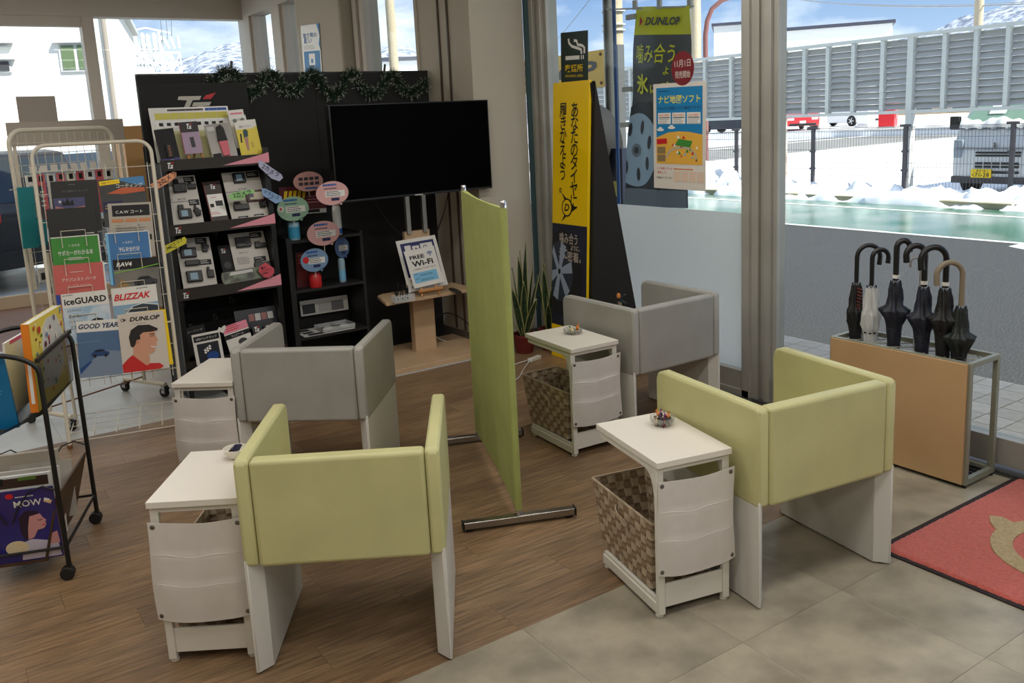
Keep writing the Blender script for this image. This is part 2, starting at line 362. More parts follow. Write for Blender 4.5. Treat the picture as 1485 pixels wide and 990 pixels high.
for y0, y1, x0, x1 in ((3.285, 3.335, 3.85, 3.96), (3.245, 3.285, 3.87, 3.97), (3.20, 3.245, 3.845, 3.95), (3.172, 3.20, 3.87, 3.94)): d1.box(x0, x1, y0, y1, 0, H)
d1.box(3.86, 3.93, .35, 3.18, .025, .15)
d1.box(3.86, 3.93, .35, .42, .15, H)
d1 = struct(d1.build('door_1', alu, bevel=.002))
MB().box(3.89, 3.898, .42, 3.175, .15, H).build('pane', gl, d1, smooth=0)
struct(MB().box(3.80, 4.0, -4, 5.37, -.012, .004).box(3.815, 3.83, -4, 3.3, .004, .012).box(3.95, 3.965, -4, 3.3, .004, .014).build('trim_2', alu_d))
struct(MB().box(3.84, 3.96, -4, .35, 0, .3).box(3.84, 3.96, -.1, .35, .3, H).box(3.84, 3.96, -2.2, -2.1, .3, H).build('wall_front', alu))
w6 = struct(MB().box(3.86, 3.94, -4, -.1, .3, .36).build('window_6', alu)); MB().box(3.89, 3.898, -4, -.1, .36, H).build('pane', gl, w6, smooth=0)
# lamps in the ceiling
fx = mat('lamp_housing', (225, 225, 220), .5)
for x, y in LAMPS:
    lo = ceiling_light(x, y); 
    t = MB().box(x - .62, x + .62, y - .15, y + .15, 3.27, 3.30).build('ceiling_lamp_housing', fx); struct(t)

# unseen canopy, added to keep the sun off the porch and out of the room
cn = thing('canopy', 'flat unseen canopy added over the porch to block the sun', 'canopy', (3.98, 0, 3.35))
MB().box(0, 2.4, -6, 7.5, 0, .14).build('sun_block_slab', mat('sun_block_white', (200, 200, 196), .7), cn)
for y in (-5.6, 7.3): MB().cyl((2.25, y, -3.45), (2.25, y, 0), .05, 12).build('post', alu_d, cn)
# ================================================================ booth chairs
R_ = math.radians
leg_m = mat('chair_leg_laminate', (206, 204, 198), .45)
def leather(name, c): return mat(name, c, .42, spec=.45, noise=(5, tuple(int(v * .94) for v in c), .35, .7), bump=(420, .05))
green_l = leather('green_leatherette', (194, 190, 138)); grey_l = leather('grey_leatherette', (162, 160, 154))
seam_g = mat('green_piping', (172, 174, 124), .5); seam_y = mat('grey_piping', (128, 124, 118), .5)
CW, CD, CT, CB, TA = .613, .579, .701, .361, .045
def make_chair(lm, sm, label, group):
    t = thing('booth_chair', label, 'chair', group=group)
    for s in (-1, 1):
        x0, x1 = (-CW / 2, -CW / 2 + TA) if s < 0 else (CW / 2 - TA, CW / 2)
        MB().prism([(0, CB), (CD - .02, CB), (CD, CB + .02), (CD, CT - .035), (CD - .010, CT - .010), (CD - .035, CT), (.02, CT), (.006, CT - .006), (0, CT - .02)], x0, x1, lambda u, v, z: (z, u, v)).build('arm_pad', lm, t, smooth=50, bevel=.011, seg=4)
        for xx in (x0 + .007, x1 - .007):
            q = t
            MB().tube([(xx, .003, CB + .01), (xx, .003, CT - .012), (xx, .02, CT - .002), (xx, CD - .036, CT - .002), (xx, CD - .004, CT - .036), (xx, CD - .003, CB + .01)], .0018, 6).build('piping', sm, t)
    MB().box(-CW / 2 + TA + .001, CW / 2 - TA - .001, -.002, .055, CB - .004, CT - .004).build('back_pad', lm, t, smooth=50, bevel=.014, seg=4)
    for s in (-1, 1):
        pts = [(0, 0), (.009, 0), (.048, .040), (.048, CD - .06), (.009, CD - .015), (0, CD - .015)]
        pts = [(s * (CW / 2 - .002 - a), b) for a, b in pts]
        MB().prism(pts, .006, CB + .02).build('side_panel', leg_m, t, smooth=20, bevel=.0015, seg=1)
        MB().cyl((s * (CW / 2 - .02), .03, 0), (s * (CW / 2 - .02), .03, .008), .009, 10).cyl((s * (CW / 2 - .02), CD - .05, 0), (s * (CW / 2 - .02), CD - .05, .008), .009, 10).build('glide', rubber, t)
    MB().box(-CW / 2 + .05, CW / 2 - .05, .058, CD - .03, .372, .45).build('seat', lm, t, smooth=50, bevel=.02, seg=4)
    MB().box(-CW / 2 + .05, CW / 2 - .05, .07, CD - .06, .358, .370).build('seat_board', leg_m, t)
    return t
G1 = make_chair(green_l, seam_g, 'yellow-green leatherette booth chair at the front left, its left arm against a white side table', 'booth chairs')
G4 = make_chair(grey_l, seam_y, 'grey leatherette booth chair at the left, behind the front green chair', 'booth chairs')
index_kids()
G2 = copy_tree(G1); G2['label'] = 'yellow-green leatherette booth chair at the right, in front of the umbrella stand'
G3 = copy_tree(G4); G3['label'] = 'grey leatherette booth chair beside the frosted window'
for o, x, y, a in ((G1, .927, 2.376, -31.5), (G2, 2.441, 1.771, -8.8), (G3, 3.158, 3.214, -.6), (G4, 1.31, 3.727, -39.4)):
    o.location = (x, y, 0); o.rotation_euler = (0, 0, R_(a))
# ================================================================ side tables
tw, td, th = .285, .43, .554
top_m = mat('white_table_laminate', (222, 216, 206), .35)
cloth = mat('white_canvas', (206, 200, 194), .85, noise=(14, (200, 194, 188), .4, .7), bump=(500, .04))
snap = mat('snap_metal', (120, 118, 112), .3, .9)
def make_table(label):
    t = thing('side_table', label, 'side table', group='white side tables with hanging pockets')
    MB().box(0, tw, 0, td, th - .022, th).build('tabletop', top_m, t, bevel=.002, seg=2)
    for x in (.004, tw - .030): MB().box(x, x + .026, .012, .030, .012, th - .022).build('leg', white_pm, t, bevel=.002)
    b = MB().box(.006, .026, .03, td - .02, th - .045, th - .022).box(tw - .026, tw - .006, .03, td - .02, th - .045, th - .022).box(.03, tw - .03, .014, .028, th - .04, th - .022)
    b.build('top_frame', white_pm, t)
    for x in (.004, tw - .024):
        MB().prism([(.03, th - .045), (.03, th - .13), (.038, th - .13), (.045, th - .09), (.065, th - .06), (.10, th - .045)], x + .005, x + .011, lambda u, v, z: (z, u, v)).build('bracket', white_pm, t)
        MB().box(x - .001, x + .023, .03, td - .015, .014, .050).build('base_rail', white_pm, t, bevel=.002)
        MB().box(x + .004, x + .018, .035, td - .02, .050, .062).build('base_rail_lip', white_pm, t)
    MB().box(.030, tw - .030, .016, .024, .035, .118).build('front_panel', white_pm, t, bevel=.001)
    MB().box(.025, tw - .025, .03, td - .03, .028, .034).build('base_shelf', white_pm, t)
    for x in (.017, tw - .017):
        for y in (.03, td - .035): MB().lathe([(.010, 0), (.014, .002), (.014, .008), (.007, .010), (.007, .016)], (x, y, 0), 14).build('foot', white_pm, t)
    def sh(u, v):   # v up
        x = -.004 + (tw + .008) * u + .004 * math.sin(v * 5 + u * 2) * (1 if u > .5 else -1)
        z = .165 + .325 * v - .014 * math.sin(math.pi * u) * (1 - .2 * v)
        pk = 0 if v > .68 else (.004 if v > .38 else .008)
        y = -.002 - .007 * math.sin(math.pi * u) * math.sin(math.pi * v) - .003 * math.sin(u * 7 + v * 3) * math.sin(math.pi * u) - pk * min(1, math.sin(math.pi * u) * 2)
        return (x, y, z)
    p = MB().sheet(sh, 20, 24, .003, (0, 1, 0)).build('hanging_pocket', cloth, t, smooth=60)
    p.data.flip_normals() if False else None
    for v in (.375, .675):
        MB().tube([Vector(sh(.02 + .96 * i / 16, v)) + Vector((0, -.001, .003 * math.sin(i * .7))) for i in range(17)], .0026, 6).build('pocket_hem', cloth, p)
    for u in (.05, .95):
        for v in (.045, .955):
            q = Vector(sh(u, v)); MB().lathe([(.008, 0), (.008, .002), (.005, .004), (.002, .0045)], (0, 0, 0), 14).build('snap_button', snap, p)
            o = sc.objects[-1] if False else p.children[-1]; o.matrix_local = Matrix.Translation(q + Vector((0, -.001, 0))) @ Matrix.Rotation(R_(90), 4, 'X')
    return t
T1 = make_table('white side table with hanging canvas pockets at the front left, beside the green chair')
index_kids()
T2 = copy_tree(T1); T2['label'] = 'white side table with candy bowl beside the right green chair, woven basket inside'
T3 = copy_tree(T1); T3['label'] = 'white side table beside the grey chair at the frosted window'
T4 = copy_tree(T1); T4['label'] = 'white side table at the left of the rear-left grey chair, near the wire brochure rack'
TP = ((T1, .453, 2.767, -32.6), (T2, 1.838, 1.974, -12.8), (T3, 2.512, 3.282, -3.9), (T4, .847, 4.096, -38.3))
for o, x, y, a in TP: o.location = (x, y, 0); o.rotation_euler = (0, 0, R_(a))
def on_table(i, u, v, z=th):
    o, x, y, a = TP[i]; c, s = math.cos(R_(a)), math.sin(R_(a)); return (x + c * u - s * v, y + s * u + c * v, z)
# woven baskets
bk_a = mat('woven_strap_beige', (186, 168, 144), .5, noise=(30, (150, 132, 110), .4, .7)); bk_b = mat('woven_strap_taupe', (134, 112, 88), .5, noise=(30, (126, 106, 84), .4, .7))
bk_in = mat('basket_lining', (104, 88, 72), .8)
def make_basket(label, loc, rz, x0=.012, x1=.236, y0=.06, y1=.50, zt=.315, zb=.066):
    t = thing('woven_basket', label, 'basket', loc, rz, 'woven strap baskets under the side tables')
    tp = .030   # taper at the bottom
    def corner(k, z):
        f = (z - zb) / (zt - zb); i = tp * (1 - f)
        return [(x0 + i * .3, y0 + i), (x1 - i * .3, y0 + i), (x1 - i * .3, y1 - i * 2), (x0 + i * .3, y1 - i * 2)][k]
    nv = 8; hs = (zt - zb) / nv
    cnt = [7, 11, 7, 11]
    def P_(side, s, z, off):
        a = corner(side, z); b_ = corner((side + 1) % 4, z); d = Vector((b_[0] - a[0], b_[1] - a[1])); n = Vector((d.y, -d.x)).normalized()
        return Vector((a[0] + d.x * s + n.x * off, a[1] + d.y * s + n.y * off, z))
    for side in range(4):
        n = cnt[side]
        for i in range(n):   # upright straps
            b = MB(); vs = []
            for j in range(nv + 1):
                z = zb + hs * j; amp = .0022 if (i + j) % 2 else -.0008
                for zz in ((z - hs * .35), (z + hs * .35)):
                    zz = min(max(zz, zb), zt)
                    vs.append((P_(side, (i + .05) / n, zz, amp), P_(side, (i + .95) / n, zz, amp)))
            pts = [q for pr in vs for q in pr]; b.add(pts, [(2 * k, 2 * k + 1, 2 * k + 3, 2 * k + 2) for k in range(len(vs) - 1)])
            b.build('upright_strap', bk_b, t, smooth=0)
    for j in range(nv):      # bands round the basket
        zc = zb + hs * (j + .5) ; b = MB(); ring = []
        for side in range(4):
            n = cnt[side]
            for i in range(n):
                # the strap i, row boundary j+1 is proud when (i+j+1)%2 ; band sits proud elsewhere
                amp = .0024 if (i + j) % 2 == 0 else -.0012
                for s in ((i + .12) / n, (i + .88) / n): ring.append((P_(side, s, zc - hs * .46, amp), P_(side, s, zc + hs * .46, amp)))
        m_ = len(ring); pts = [q for pr in ring for q in pr]
        b.add(pts, [(2 * k, 2 * ((k + 1) % m_), 2 * ((k + 1) % m_) + 1, 2 * k + 1) for k in range(m_)]); b.build('band_strap', bk_a, t, smooth=0)
    rim = [P_(s, 0, zt, .001) for s in range(4)]; rim.append(rim[0])
    b = MB()
    for i in range(4): b.bar(rim[i], rim[i + 1], .006, .007)
    b.build('rim', bk_a, t)
    MB().box(x0 + .012, x1 - .012, y0 + tp + .002, y1 - tp * 2 - .002, zb - .002, zb + .003).build('base', bk_in, t)
    # handle strap on the open side (side 3 runs y1 -> y0 at x0)
    hp = [P_(3, s, z, o) for s, z, o in ((.42, zt - .035, .002), (.45, zt - .045, .012), (.5, zt - .055, .016), (.56, zt - .06, .014), (.6, zt - .075, .004), (.6, zt - .10, .002))]
    b = MB()
    for i in range(5): b.bar(hp[i], hp[i + 1], .003, .016)
    b.build('handle', bk_a, t)
    return t
B2 = make_basket('beige woven basket under the candy table beside the right green chair', (1.838, 1.974, 0), R_(-12.8))
index_kids()
B3 = copy_tree(B2); B3['label'] = 'beige woven basket under the side table by the grey chair at the window'; B3.location = (2.512, 3.282, 0); B3.rotation_euler = (0, 0, R_(-3.9))
B1 = copy_tree(B2); B1['label'] = 'beige woven basket half hidden under the front left side table'; B1.location = (.453, 2.767, 0); B1.rotation_euler = (0, 0, R_(-32.6))
t = thing('black_clip', 'small black clip hanging on the rear basket rim below the pocket', 'clip', on_table(1 + 1, .16, .008, .128), 0)
MB().box(-.008, .016, -.006, .004, -.008, .006, Matrix.Rotation(.5, 4, 'Y')).cyl((.0, 0, 0), (-.012, 0, .014), .006, 8).cyl((.014, 0, -.004), (.022, 0, -.018), .003, 8).build('body', rubber, t)
# bowls and sweets
cg = mat('cut_glass', (235, 240, 238), .05, spec=.6, trans=.85, alpha=.55)
ceramic = mat('white_ceramic', (226, 220, 208), .3)
def bowl(label, i, u, v, r, h, m, facets, dz=0):
    t = thing('candy_bowl', label, 'bowl', on_table(i, u, v), 0, 'candy bowls')
    md = (lambda a, z: 1 + .05 * math.sin(10 * a) * (1 if z > h * .3 else .3)) if facets else None
    MB().lathe([(r * .45, 0), (r * .62, h * .08), (r * .92, h * .55), (r, h), (r * .93, h), (r * .84, h * .55), (r * .5, h * .14), (.001, h * .12)], (0, 0, 0), 40, md, close=False).build('bowl', m, t, smooth=25 if facets else 60)
    return t
def sweets(i, u, v, r, z, n, cols, grp, seed, lab, size=.011):
    rn = random.Random(seed)
    for k in range(n):
        a = k * 2.4 + rn.random(); q = r * math.sqrt((k + .5) / n) * .8; c = cols[k % len(cols)]
        o = on_table(i, u + q * math.cos(a), v + q * math.sin(a), th + z + .008 * (k % 3))
        t = thing('wrapped_candy', c.name.replace('candy_', '').replace('dark', 'dark brown') + ' ' + lab, 'candy', o, rn.random() * 6, grp); t.rotation_euler = (rn.uniform(-.5, .5), rn.uniform(-.5, .5), rn.random() * 6)
        MB().lathe([(size * .2, -size * .9), (size * .55, -size * .6), (size * .62, 0), (size * .55, size * .6), (size * .2, size * .9)], (0, 0, 0), 8).build('sweet', c, t, smooth=60)
        for s in (-1, 1): MB().add([(0, 0, s * size * .85), (size * .6, .002, s * size * 1.7), (0, -.002, s * size * 1.6), (-size * .6, .002, s * size * 1.7)], [(0, 1, 2), (0, 2, 3)]).build('wrapper_end', c, t, smooth=0)
cm = [mat('candy_' + n_, c, .25) for n_, c in (('orange', (214, 120, 30)), ('maroon', (92, 22, 34)), ('dark', (30, 20, 28)), ('purple', (120, 60, 110)), ('cream', (206, 190, 150)), ('green', (60, 120, 60)))]
bowl('faceted clear glass bowl full of wrapped candy on the right side table', 1, .20, .30, .044, .032, cg, True)
sweets(1, .20, .30, .036, .014, 13, [cm[1], cm[2], cm[3], cm[4], cm[2], cm[0]], 'candies in the right glass bowl', 3, 'wrapped candy piled in the full glass bowl on the right side table', .013)
bowl('faceted clear glass bowl with few candies on the side table by the window chair', 2, .19, .26, .050, .026, cg, True)
sweets(2, .19, .26, .04, .012, 5, [cm[5], cm[4], cm[0]], 'candies in the rear glass bowl', 5, 'wrapped candy in the shallow glass bowl on the rear side table', .014)
bowl('white ceramic bowl on the front left side table, partly behind the chair arm', 0, .185, .345, .042, .036, ceramic, False)
t = thing('candy_packet', 'navy candy packet standing in the white bowl at the front left', 'packet', on_table(0, .19, .34, th + .034), .4); t.rotation_euler = (.5, .3, .4)
MB().box(-.014, .014, -.004, .004, -.012, .018).build('packet', NAVY, t, bevel=.002)
t = thing('candy_packet', 'second dark packet leaning in the white bowl at the front left', 'packet', on_table(0, .172, .352, th + .03), .9); t.rotation_euler = (.9, -.2, .9)
MB().box(-.012, .012, -.004, .004, -.012, .014).build('packet', cm[2], t, bevel=.002)
bowl('white ceramic bowl with green sweets on the rear left side table', 3, .215, .31, .040, .036, ceramic, False)
sweets(3, .215, .31, .03, .03, 3, [cm[5]], 'green candies in the rear left bowl', 8, 'wrapped candy in the rear left white bowl', .012)
# ================================================================ green folding screen on T feet
scr_m = mat('lime_fabric', (164, 172, 100), .8, noise=(7, (154, 162, 92), .35, .7), bump=(500, .06))
p0 = Vector((1.893, 2.868, 0)); p1 = Vector((2.275, 3.80, 0))
t = thing('partition_screen', 'lime green fabric partition screen on two steel T feet', 'screen', p0); dr = (p1 - p0).normalized(); LN = (p1 - p0).length; t.rotation_euler = (0, 0, math.atan2(dr.y, dr.x))
def scf(s):
    def f(u, v):
        z = .065 + (1.318 - .065) * v; x = .012 + (LN - .02) * u
        dz = -.010 * math.sin(math.pi * u) * (v > .9)
        return (x, s * (.012 - .0075 * math.sin(math.pi * min(1, u * 1.0))), z + dz)
    return f
b = MB(); nu = 14; nv = 16
b.sheet(scf(1), nu, nv); b.sheet(lambda u, v: scf(-1)(1 - u, v), nu, nv)
b.sheet(lambda u, v: (lambda p, q: (p[0], p[1] * (1 - v) + q[1] * v, p[2]))(scf(-1)(u, 1), scf(1)(u, 1)), nu, 1)
b.sheet(lambda u, v: (lambda p, q: (p[0], p[1] * (1 - v) + q[1] * v, p[2]))(scf(1)(u, 0), scf(-1)(u, 0)), nu, 1)
b.build('fabric_panel', scr_m, t, smooth=50)
for x in (.006, LN):
    MB().cyl((x, 0, .062), (x, 0, 1.316), .0145, 14).build('fabric_sleeve', scr_m, t)
    MB().cyl((x, 0, .03), (x, 0, 1.325), .011, 14).build('post', chrome, t)
    MB().lathe([(.013, 0), (.013, .02), (.010, .026), (.002, .027)], (x, 0, 1.32), 14).build('post_cap', chrome, t)
steel = mat('brushed_steel', (160, 156, 150), .25, .95)
for x in (0, LN):
    a = Vector((x, 0, 0)); b = MB().box(x - .019, x + .019, -.236, .236, .012, .042); f_ = b.build('foot_bar', steel, t, bevel=.004)
    MB().box(x - .021, x + .021, -.241, -.236, .010, .044).box(x - .021, x + .021, .236, .241, .010, .044).build('end_cap', rubber, f_)
    for y in (-.21, .21): MB().cyl((x, y, 0), (x, y, .012), .016, 12).build('glide', rubber, f_)
t.rotation_euler = (0, 0, math.atan2(dr.y, dr.x))
# ================================================================ umbrella stand and umbrellas
X0, X1, Y0, Y1, SH = 3.553, 3.79, 1.90, 2.59, .556
sg = mat('sage_grey_metal', (142, 144, 128), .4, .25)
t = thing('umbrella_stand', 'grey metal umbrella stand with a tan front panel beside the door', 'umbrella stand', (X0, Y0, 0))
w, l = X1 - X0, Y1 - Y0; q = .022
for x in (0, w - q):
    for y in (0, l - q): MB().box(x, x + q, y, y + q, .014, SH).build('post', sg, t, bevel=.0015); MB().cyl((x + q / 2, y + q / 2, 0), (x + q / 2, y + q / 2, .014), .009, 10).build('foot', rubber, t)
MB().box(q, w - q, 0, q, SH - q, SH).box(q, w - q, l - q, l, SH - q, SH).box(w - q, w, q, l - q, SH - q, SH).box(0, q, q, l - q, SH - q, SH).build('top_rail', sg, t, bevel=.001)
MB().box(q, w - q, 0, q, .014, .04).box(q, w - q, l - q, l, .014, .04).box(w - q, w, q, l - q, .014, .04).box(0, q, q, l - q, .014, .04).build('bottom_rail', sg, t, bevel=.001)
tan_m = mat('tan_panel', (190, 156, 114), .55, noise=(3, (182, 148, 106), .35, .7))
MB().box(-.012, -.001, .012, l - .012, .018, SH - .004).build('front_panel', tan_m, t, bevel=.001)
b = MB()
for k in range(-3, 10):
    for sgn in (1, -1):   # diagonal lattice
        y = k * .098; a = (q, y); e_ = (w - q, y + sgn * (w - 2 * q)); y2 = e_[1]
        if sgn < 0: a = (q, y + .19); e_ = (w - q, y + .19 - (w - 2 * q))
        (ax, ay), (bx, by) = a, e_
        def clip(ax, ay, bx, by):
            lo, hi = 0, 1
            for s0, s1 in ((ay, by),):
                d = s1 - s0
                for lim, sg_ in ((q, 1), (l - q, -1)):
                    if abs(d) > 1e-6:
                        tt = (lim - s0) / d
                        if (d > 0) == (sg_ > 0): lo = max(lo, tt)
                        else: hi = min(hi, tt)
            return lo, hi
        lo, hi = clip(ax, ay, bx, by)
        if hi - lo > .05: b.tube([(ax + (bx - ax) * lo, ay + (by - ay) * lo, SH - .02), (ax + (bx - ax) * hi, ay + (by - ay) * hi, SH - .02)], .0022, 5)
b.build('wire_grid', sg, t)
MB().box(.01, w - .01, .01, l - .01, .014, .02).build('drip_tray', alu_d, t)
for k in range(6): MB().box(.02 + k * .035, .034 + k * .035, .02, l - .02, .022, .027).build('tray_slat', black_pm, t)
def umbrella(label, yb, x, zt, hook_h, sgn, hm, canopy, cw, length, hr=.009, hookr=.036, tagm=False, flare=1.5, tilt=(0, 0), plaid=None, tuft=True):
    """zt: top of canopy; hook above; sgn: hook towards +y(1) or -y"""
    t = thing('umbrella', label, 'umbrella', (x, yb, .0), 0, 'umbrellas in the stand'); t.rotation_euler = (tilt[0], tilt[1], R_(55.8))
    zb = zt - length
    pf = [(.25, length), (.45, length - .10), (.60, .40), (.80, .30), (.92, .235), (.90, .20), (1.12, .175), (1.0 * flare, .128), (1.0 * flare * .97, .122), (.95, .105), (.88, .07), (.80, .03), (.66, 0)]
    prof = [(cw * r, zt - v) for r, v in pf]
    MB().lathe(prof, (0, 0, 0), 48, lambda a, z: 1 + (.20 * math.sin(8 * a + z * 25) + .10 * math.sin(5 * a - z * 40)) * (1.0 if z > zt - .21 else .4)).build('canopy', canopy, t, smooth=70)
    if plaid:
        b = MB()
        for k in range(7):
            z0 = zt - .05 - k * .016; b.tube([(cw * (.98 + k * .02) * math.cos(a), cw * (.98 + k * .02) * math.sin(a), z0 - .012 * a) for a in [j * .35 - 3.4 for j in range(12)]], .0018, 4)
        b.build('plaid_stripe', plaid, t)
    MB().tube([(cw * .84 * math.cos(a), cw * .84 * math.sin(a), zt - .215) for a in [k * .35 for k in range(19)]], .004, 6).build('strap', rubber, t)
    if tuft:
        for k in range(8):
            a = k * math.pi / 4 + .2; r = cw * .62
            MB().cyl((r * .95 * math.cos(a), r * .95 * math.sin(a), zt - .01), (r * 1.05 * math.cos(a), r * 1.05 * math.sin(a), zt + .012), .0022, 6).build('rib_tip', black_pm, t)
    MB().cyl((0, 0, zb - .05), (0, 0, zt + .02), .004, 8).build('shaft', chrome, t)
    MB().cyl((0, 0, zb - .06), (0, 0, zb + .01), .007, 8).build('ferrule', black_pm, t)
    pts = [(0, 0, zt + .012), (0, 0, zt + hook_h - hookr)]
    for k in range(1, 11):
        a = math.pi * k / 10; pts.append((0, sgn * (hookr - hookr * math.cos(a)), zt + hook_h - hookr + hookr * math.sin(a)))
    pts.append((0, sgn * hookr * 1.93, zt + hook_h - hookr * 1.75))
    MB().tube(pts, hr, 12, [hr * .95] + [hr] * (len(pts) - 2) + [hr * 1.05]).build('handle', hm, t, smooth=60)
    if tagm: MB().cyl((0, 0, zt + .022), (0, 0, zt + .038), hr * 1.12, 14).build('name_band', WHITE, t)
    return t
navy_c = mat('navy_nylon', (26, 30, 44), .55, bump=(60, .3)); blk_c = mat('black_nylon', (18, 18, 20), .6, bump=(60, .3)); dgr_c = mat('dark_green_nylon', (22, 30, 28), .55, bump=(60, .3))
clear_c = mat('clear_vinyl', (225, 225, 222), .2, alpha=.6); taupe = mat('taupe_handle', (128, 116, 98), .45); blk_h = mat('black_crook', (20, 20, 22), .35); grey_h = mat('grey_crook', (140, 136, 130), .4)
red_s = mat('rust_stripe', (150, 56, 30), .6)
def uz(px, py, x=3.67): v = onx(px, py, x); return v.y, v.z
for (lab, px, pt, ph, sgn, hm, can, cw, kw) in (
    ('black umbrella with rust plaid stripes and a black crook, leftmost in the stand', 1242, 413, 356, -1, blk_h, blk_c, .030, dict(plaid=red_s, hookr=.055, hr=.011, flare=1.3)),
    ('clear vinyl umbrella with a black crook in the stand', 1264, 417, 362, -1, blk_h, clear_c, .034, dict(hookr=.038, hr=.011, flare=1.15)),
    ('navy umbrella with white name band and its crook turned right, in the stand', 1299, 410, 349, -1, blk_h, navy_c, .034, dict(tagm=True, hookr=.030, hr=.0135, flare=1.75)),
    ('navy umbrella with white name band, fourth from the left in the stand', 1340, 419, 355, 1, blk_h, navy_c, .034, dict(tagm=True, hookr=.042, hr=.0135, flare=1.8)),
    ('black umbrella with white name band and a wide black crook in the stand', 1371, 421, 357, 1, blk_h, blk_c, .034, dict(tagm=True, hookr=.056, hr=.0135, flare=1.7)),
    ('dark green umbrella with a taupe crook handle, nearest the door', 1394, 447, 379, 1, taupe, dgr_c, .032, dict(hookr=.056, hr=.012, flare=1.8)),
    ('clear umbrella with thin grey crook, mostly hidden behind the navy ones', 1333, 450, 373, 1, grey_h, clear_c, .016, dict(hookr=.024, hr=.005, tuft=False, flare=1.2))):
    x = 3.67 if 'hidden' not in lab else 3.74
    y, zt = uz(px, pt, x); _, zh = uz(px, ph, x)
    umbrella(lab, y, x, zt, zh - zt, sgn, hm, can, cw, zt - .10, **kw)
# ================================================================ door mat
mt = thing('door_mat', 'coral red entrance mat with black rubber edge and beige emblem', 'mat', (2.795, .62, 0))
MB().box(0, 1.035, 0, 1.208, 0, .006).build('rubber_edge', mat('mat_edge', (34, 22, 24), .8), mt, bevel=.002)
coral = mat('coral_pile', (206, 88, 72), .95, noise=(90, (188, 72, 58), .4, .65), bump=(260, .9), sheen=.3); beige_p = mat('beige_pile', (196, 176, 136), .95, noise=(90, (178, 156, 116), .4, .65), bump=(260, .9))
rn = random.Random(2)
b = MB(); n = 100
b.sheet(lambda u, v: (.020 + .995 * u + rn.uniform(-.002, .002), .022 + 1.164 * v + rn.uniform(-.002, .002), (.006 if u in (0, 1) or v in (0, 1) else .0135 + rn.uniform(-.0016, .0016))), n, n)
b.build('pile', coral, mt, smooth=80)
def emblem(pts, name='emblem', zt=.0175):
    return MB().prism([(x - 2.795, y - .62) for x, y in pts], .008, zt).build(name, beige_p, mt, smooth=0, bevel=.002)
c0 = Vector((3.28, 1.34)); ro, ri = .275, .200
ring = []
for k in range(0, 41):
    a = R_(52 + k * 8.97); ring.append((c0.x + ro * math.cos(a), c0.y + ro * math.sin(a)))
for k in range(40, -1, -1):
    a = R_(52 + k * 8.97); ring.append((c0.x + ri * math.cos(a), c0.y + ri * math.sin(a)))
emblem(ring)
emblem([(3.24, 1.60), (3.30, 1.66), (3.35, 1.69), (3.375, 1.655), (3.36, 1.60), (3.30, 1.56)], zt=.0188)
emblem([(3.255, 1.49), (3.285, 1.46), (3.30, 1.415), (3.26, 1.43), (3.215, 1.40), (3.225, 1.45), (3.19, 1.48)], 'star')
# ================================================================ A-board by the window
YF = mat('sign_yellow', (240, 200, 8), .35)
night = mat('sign_night_blue', (26, 32, 52), .45)
t, w, h = card('sign_board', 'tall yellow A-board sign with black vertical Japanese lettering by the window', 'sign', (3.70, 4.89, 1.882), (3.695, 4.50, 1.880), (3.60, 4.93, .0), YF, .02, part='front_board')
def leaf(name, pts, m, **k): return poly(t, name, pts, m, **k)
rect(t, 'tyre_print', w / 2, .585, w - .004, .71, night, .0012)
rect(t, 'yellow_foot_band', w / 2, .13, w - .004, .2, YF, .0018)
tyr = mat('tyre_print_black', (24, 25, 28), .6); rim_p = mat('rim_print', (146, 160, 180), .5)
oval(t, 'tyre_print', .12, .60, .225, .30, tyr, .002, n=40, lo=.003)
oval(t, 'rim_print', .09, .61, .150, .21, mat('rim_print_dark', (44, 52, 66), .5), .0026, n=40, lo=.003)
for k in range(6):
    a = R_(60 * k + 12); c, s = math.cos(a), math.sin(a)
    poly(t, 'spoke_print', [(max(.004, .09 + .03 * c * 1 - .016 * s), .61 + .04 * s + .022 * c), (max(.004, .09 + .03 * c + .016 * s), .61 + .04 * s - .022 * c), (max(.004, .09 + .142 * c + .030 * s), .61 + .20 * s - .040 * c), (max(.004, .09 + .142 * c - .030 * s), .61 + .20 * s + .040 * c)], rim_p, .0032)
oval(t, 'hub_print', .09, .61, .032, .044, rim_p, .0036); oval(t, 'hub_print', .09, .61, .014, .02, tyr, .004)
txt(t, 'あなたのタイヤに', w * .62, 1.40, .082, .70, BLACK, .0016, .012, vert=True)
txt(t, '履きかえよう。', w * .30, 1.45, .082, .60, BLACK, .0016, .012, vert=True)
# winged-letter arrow mark
cx, cy = w * .46, 1.055
poly(t, 'arrow_mark', [(cx - .075, cy + .10), (cx - .02, cy + .06), (cx + .09, cy + .0), (cx - .02, cy - .06), (cx - .075, cy - .10), (cx - .035, cy - .045), (cx - .02, cy), (cx - .035, cy + .045)], BLACK, .0016)
oval(t, 'arrow_ring', cx - .012, cy, .058, .062, BLACK, .0020); oval(t, 'arrow_ring', cx - .012, cy, .048, .052, YF, .0024)
txt(t, 'D', cx - .012, cy, .058, .05, BLACK, .0028, .03, shear=.2)
stone = mat('lettering_stone', (196, 184, 172), .5)
txt(t, '噛み合う', .19, .845, .20, .075, stone, .004, .004); txt(t, 'ように、', .265, .785, .10, .035, stone, .003, .02)
txt(t, '氷に', .13, .74, .09, .085, stone, .003, .02); txt(t, '密着。', .255, .725, .15, .07, stone, .004, .004)
blk_cloth = mat('black_sign_side', (12, 14, 18), .6)
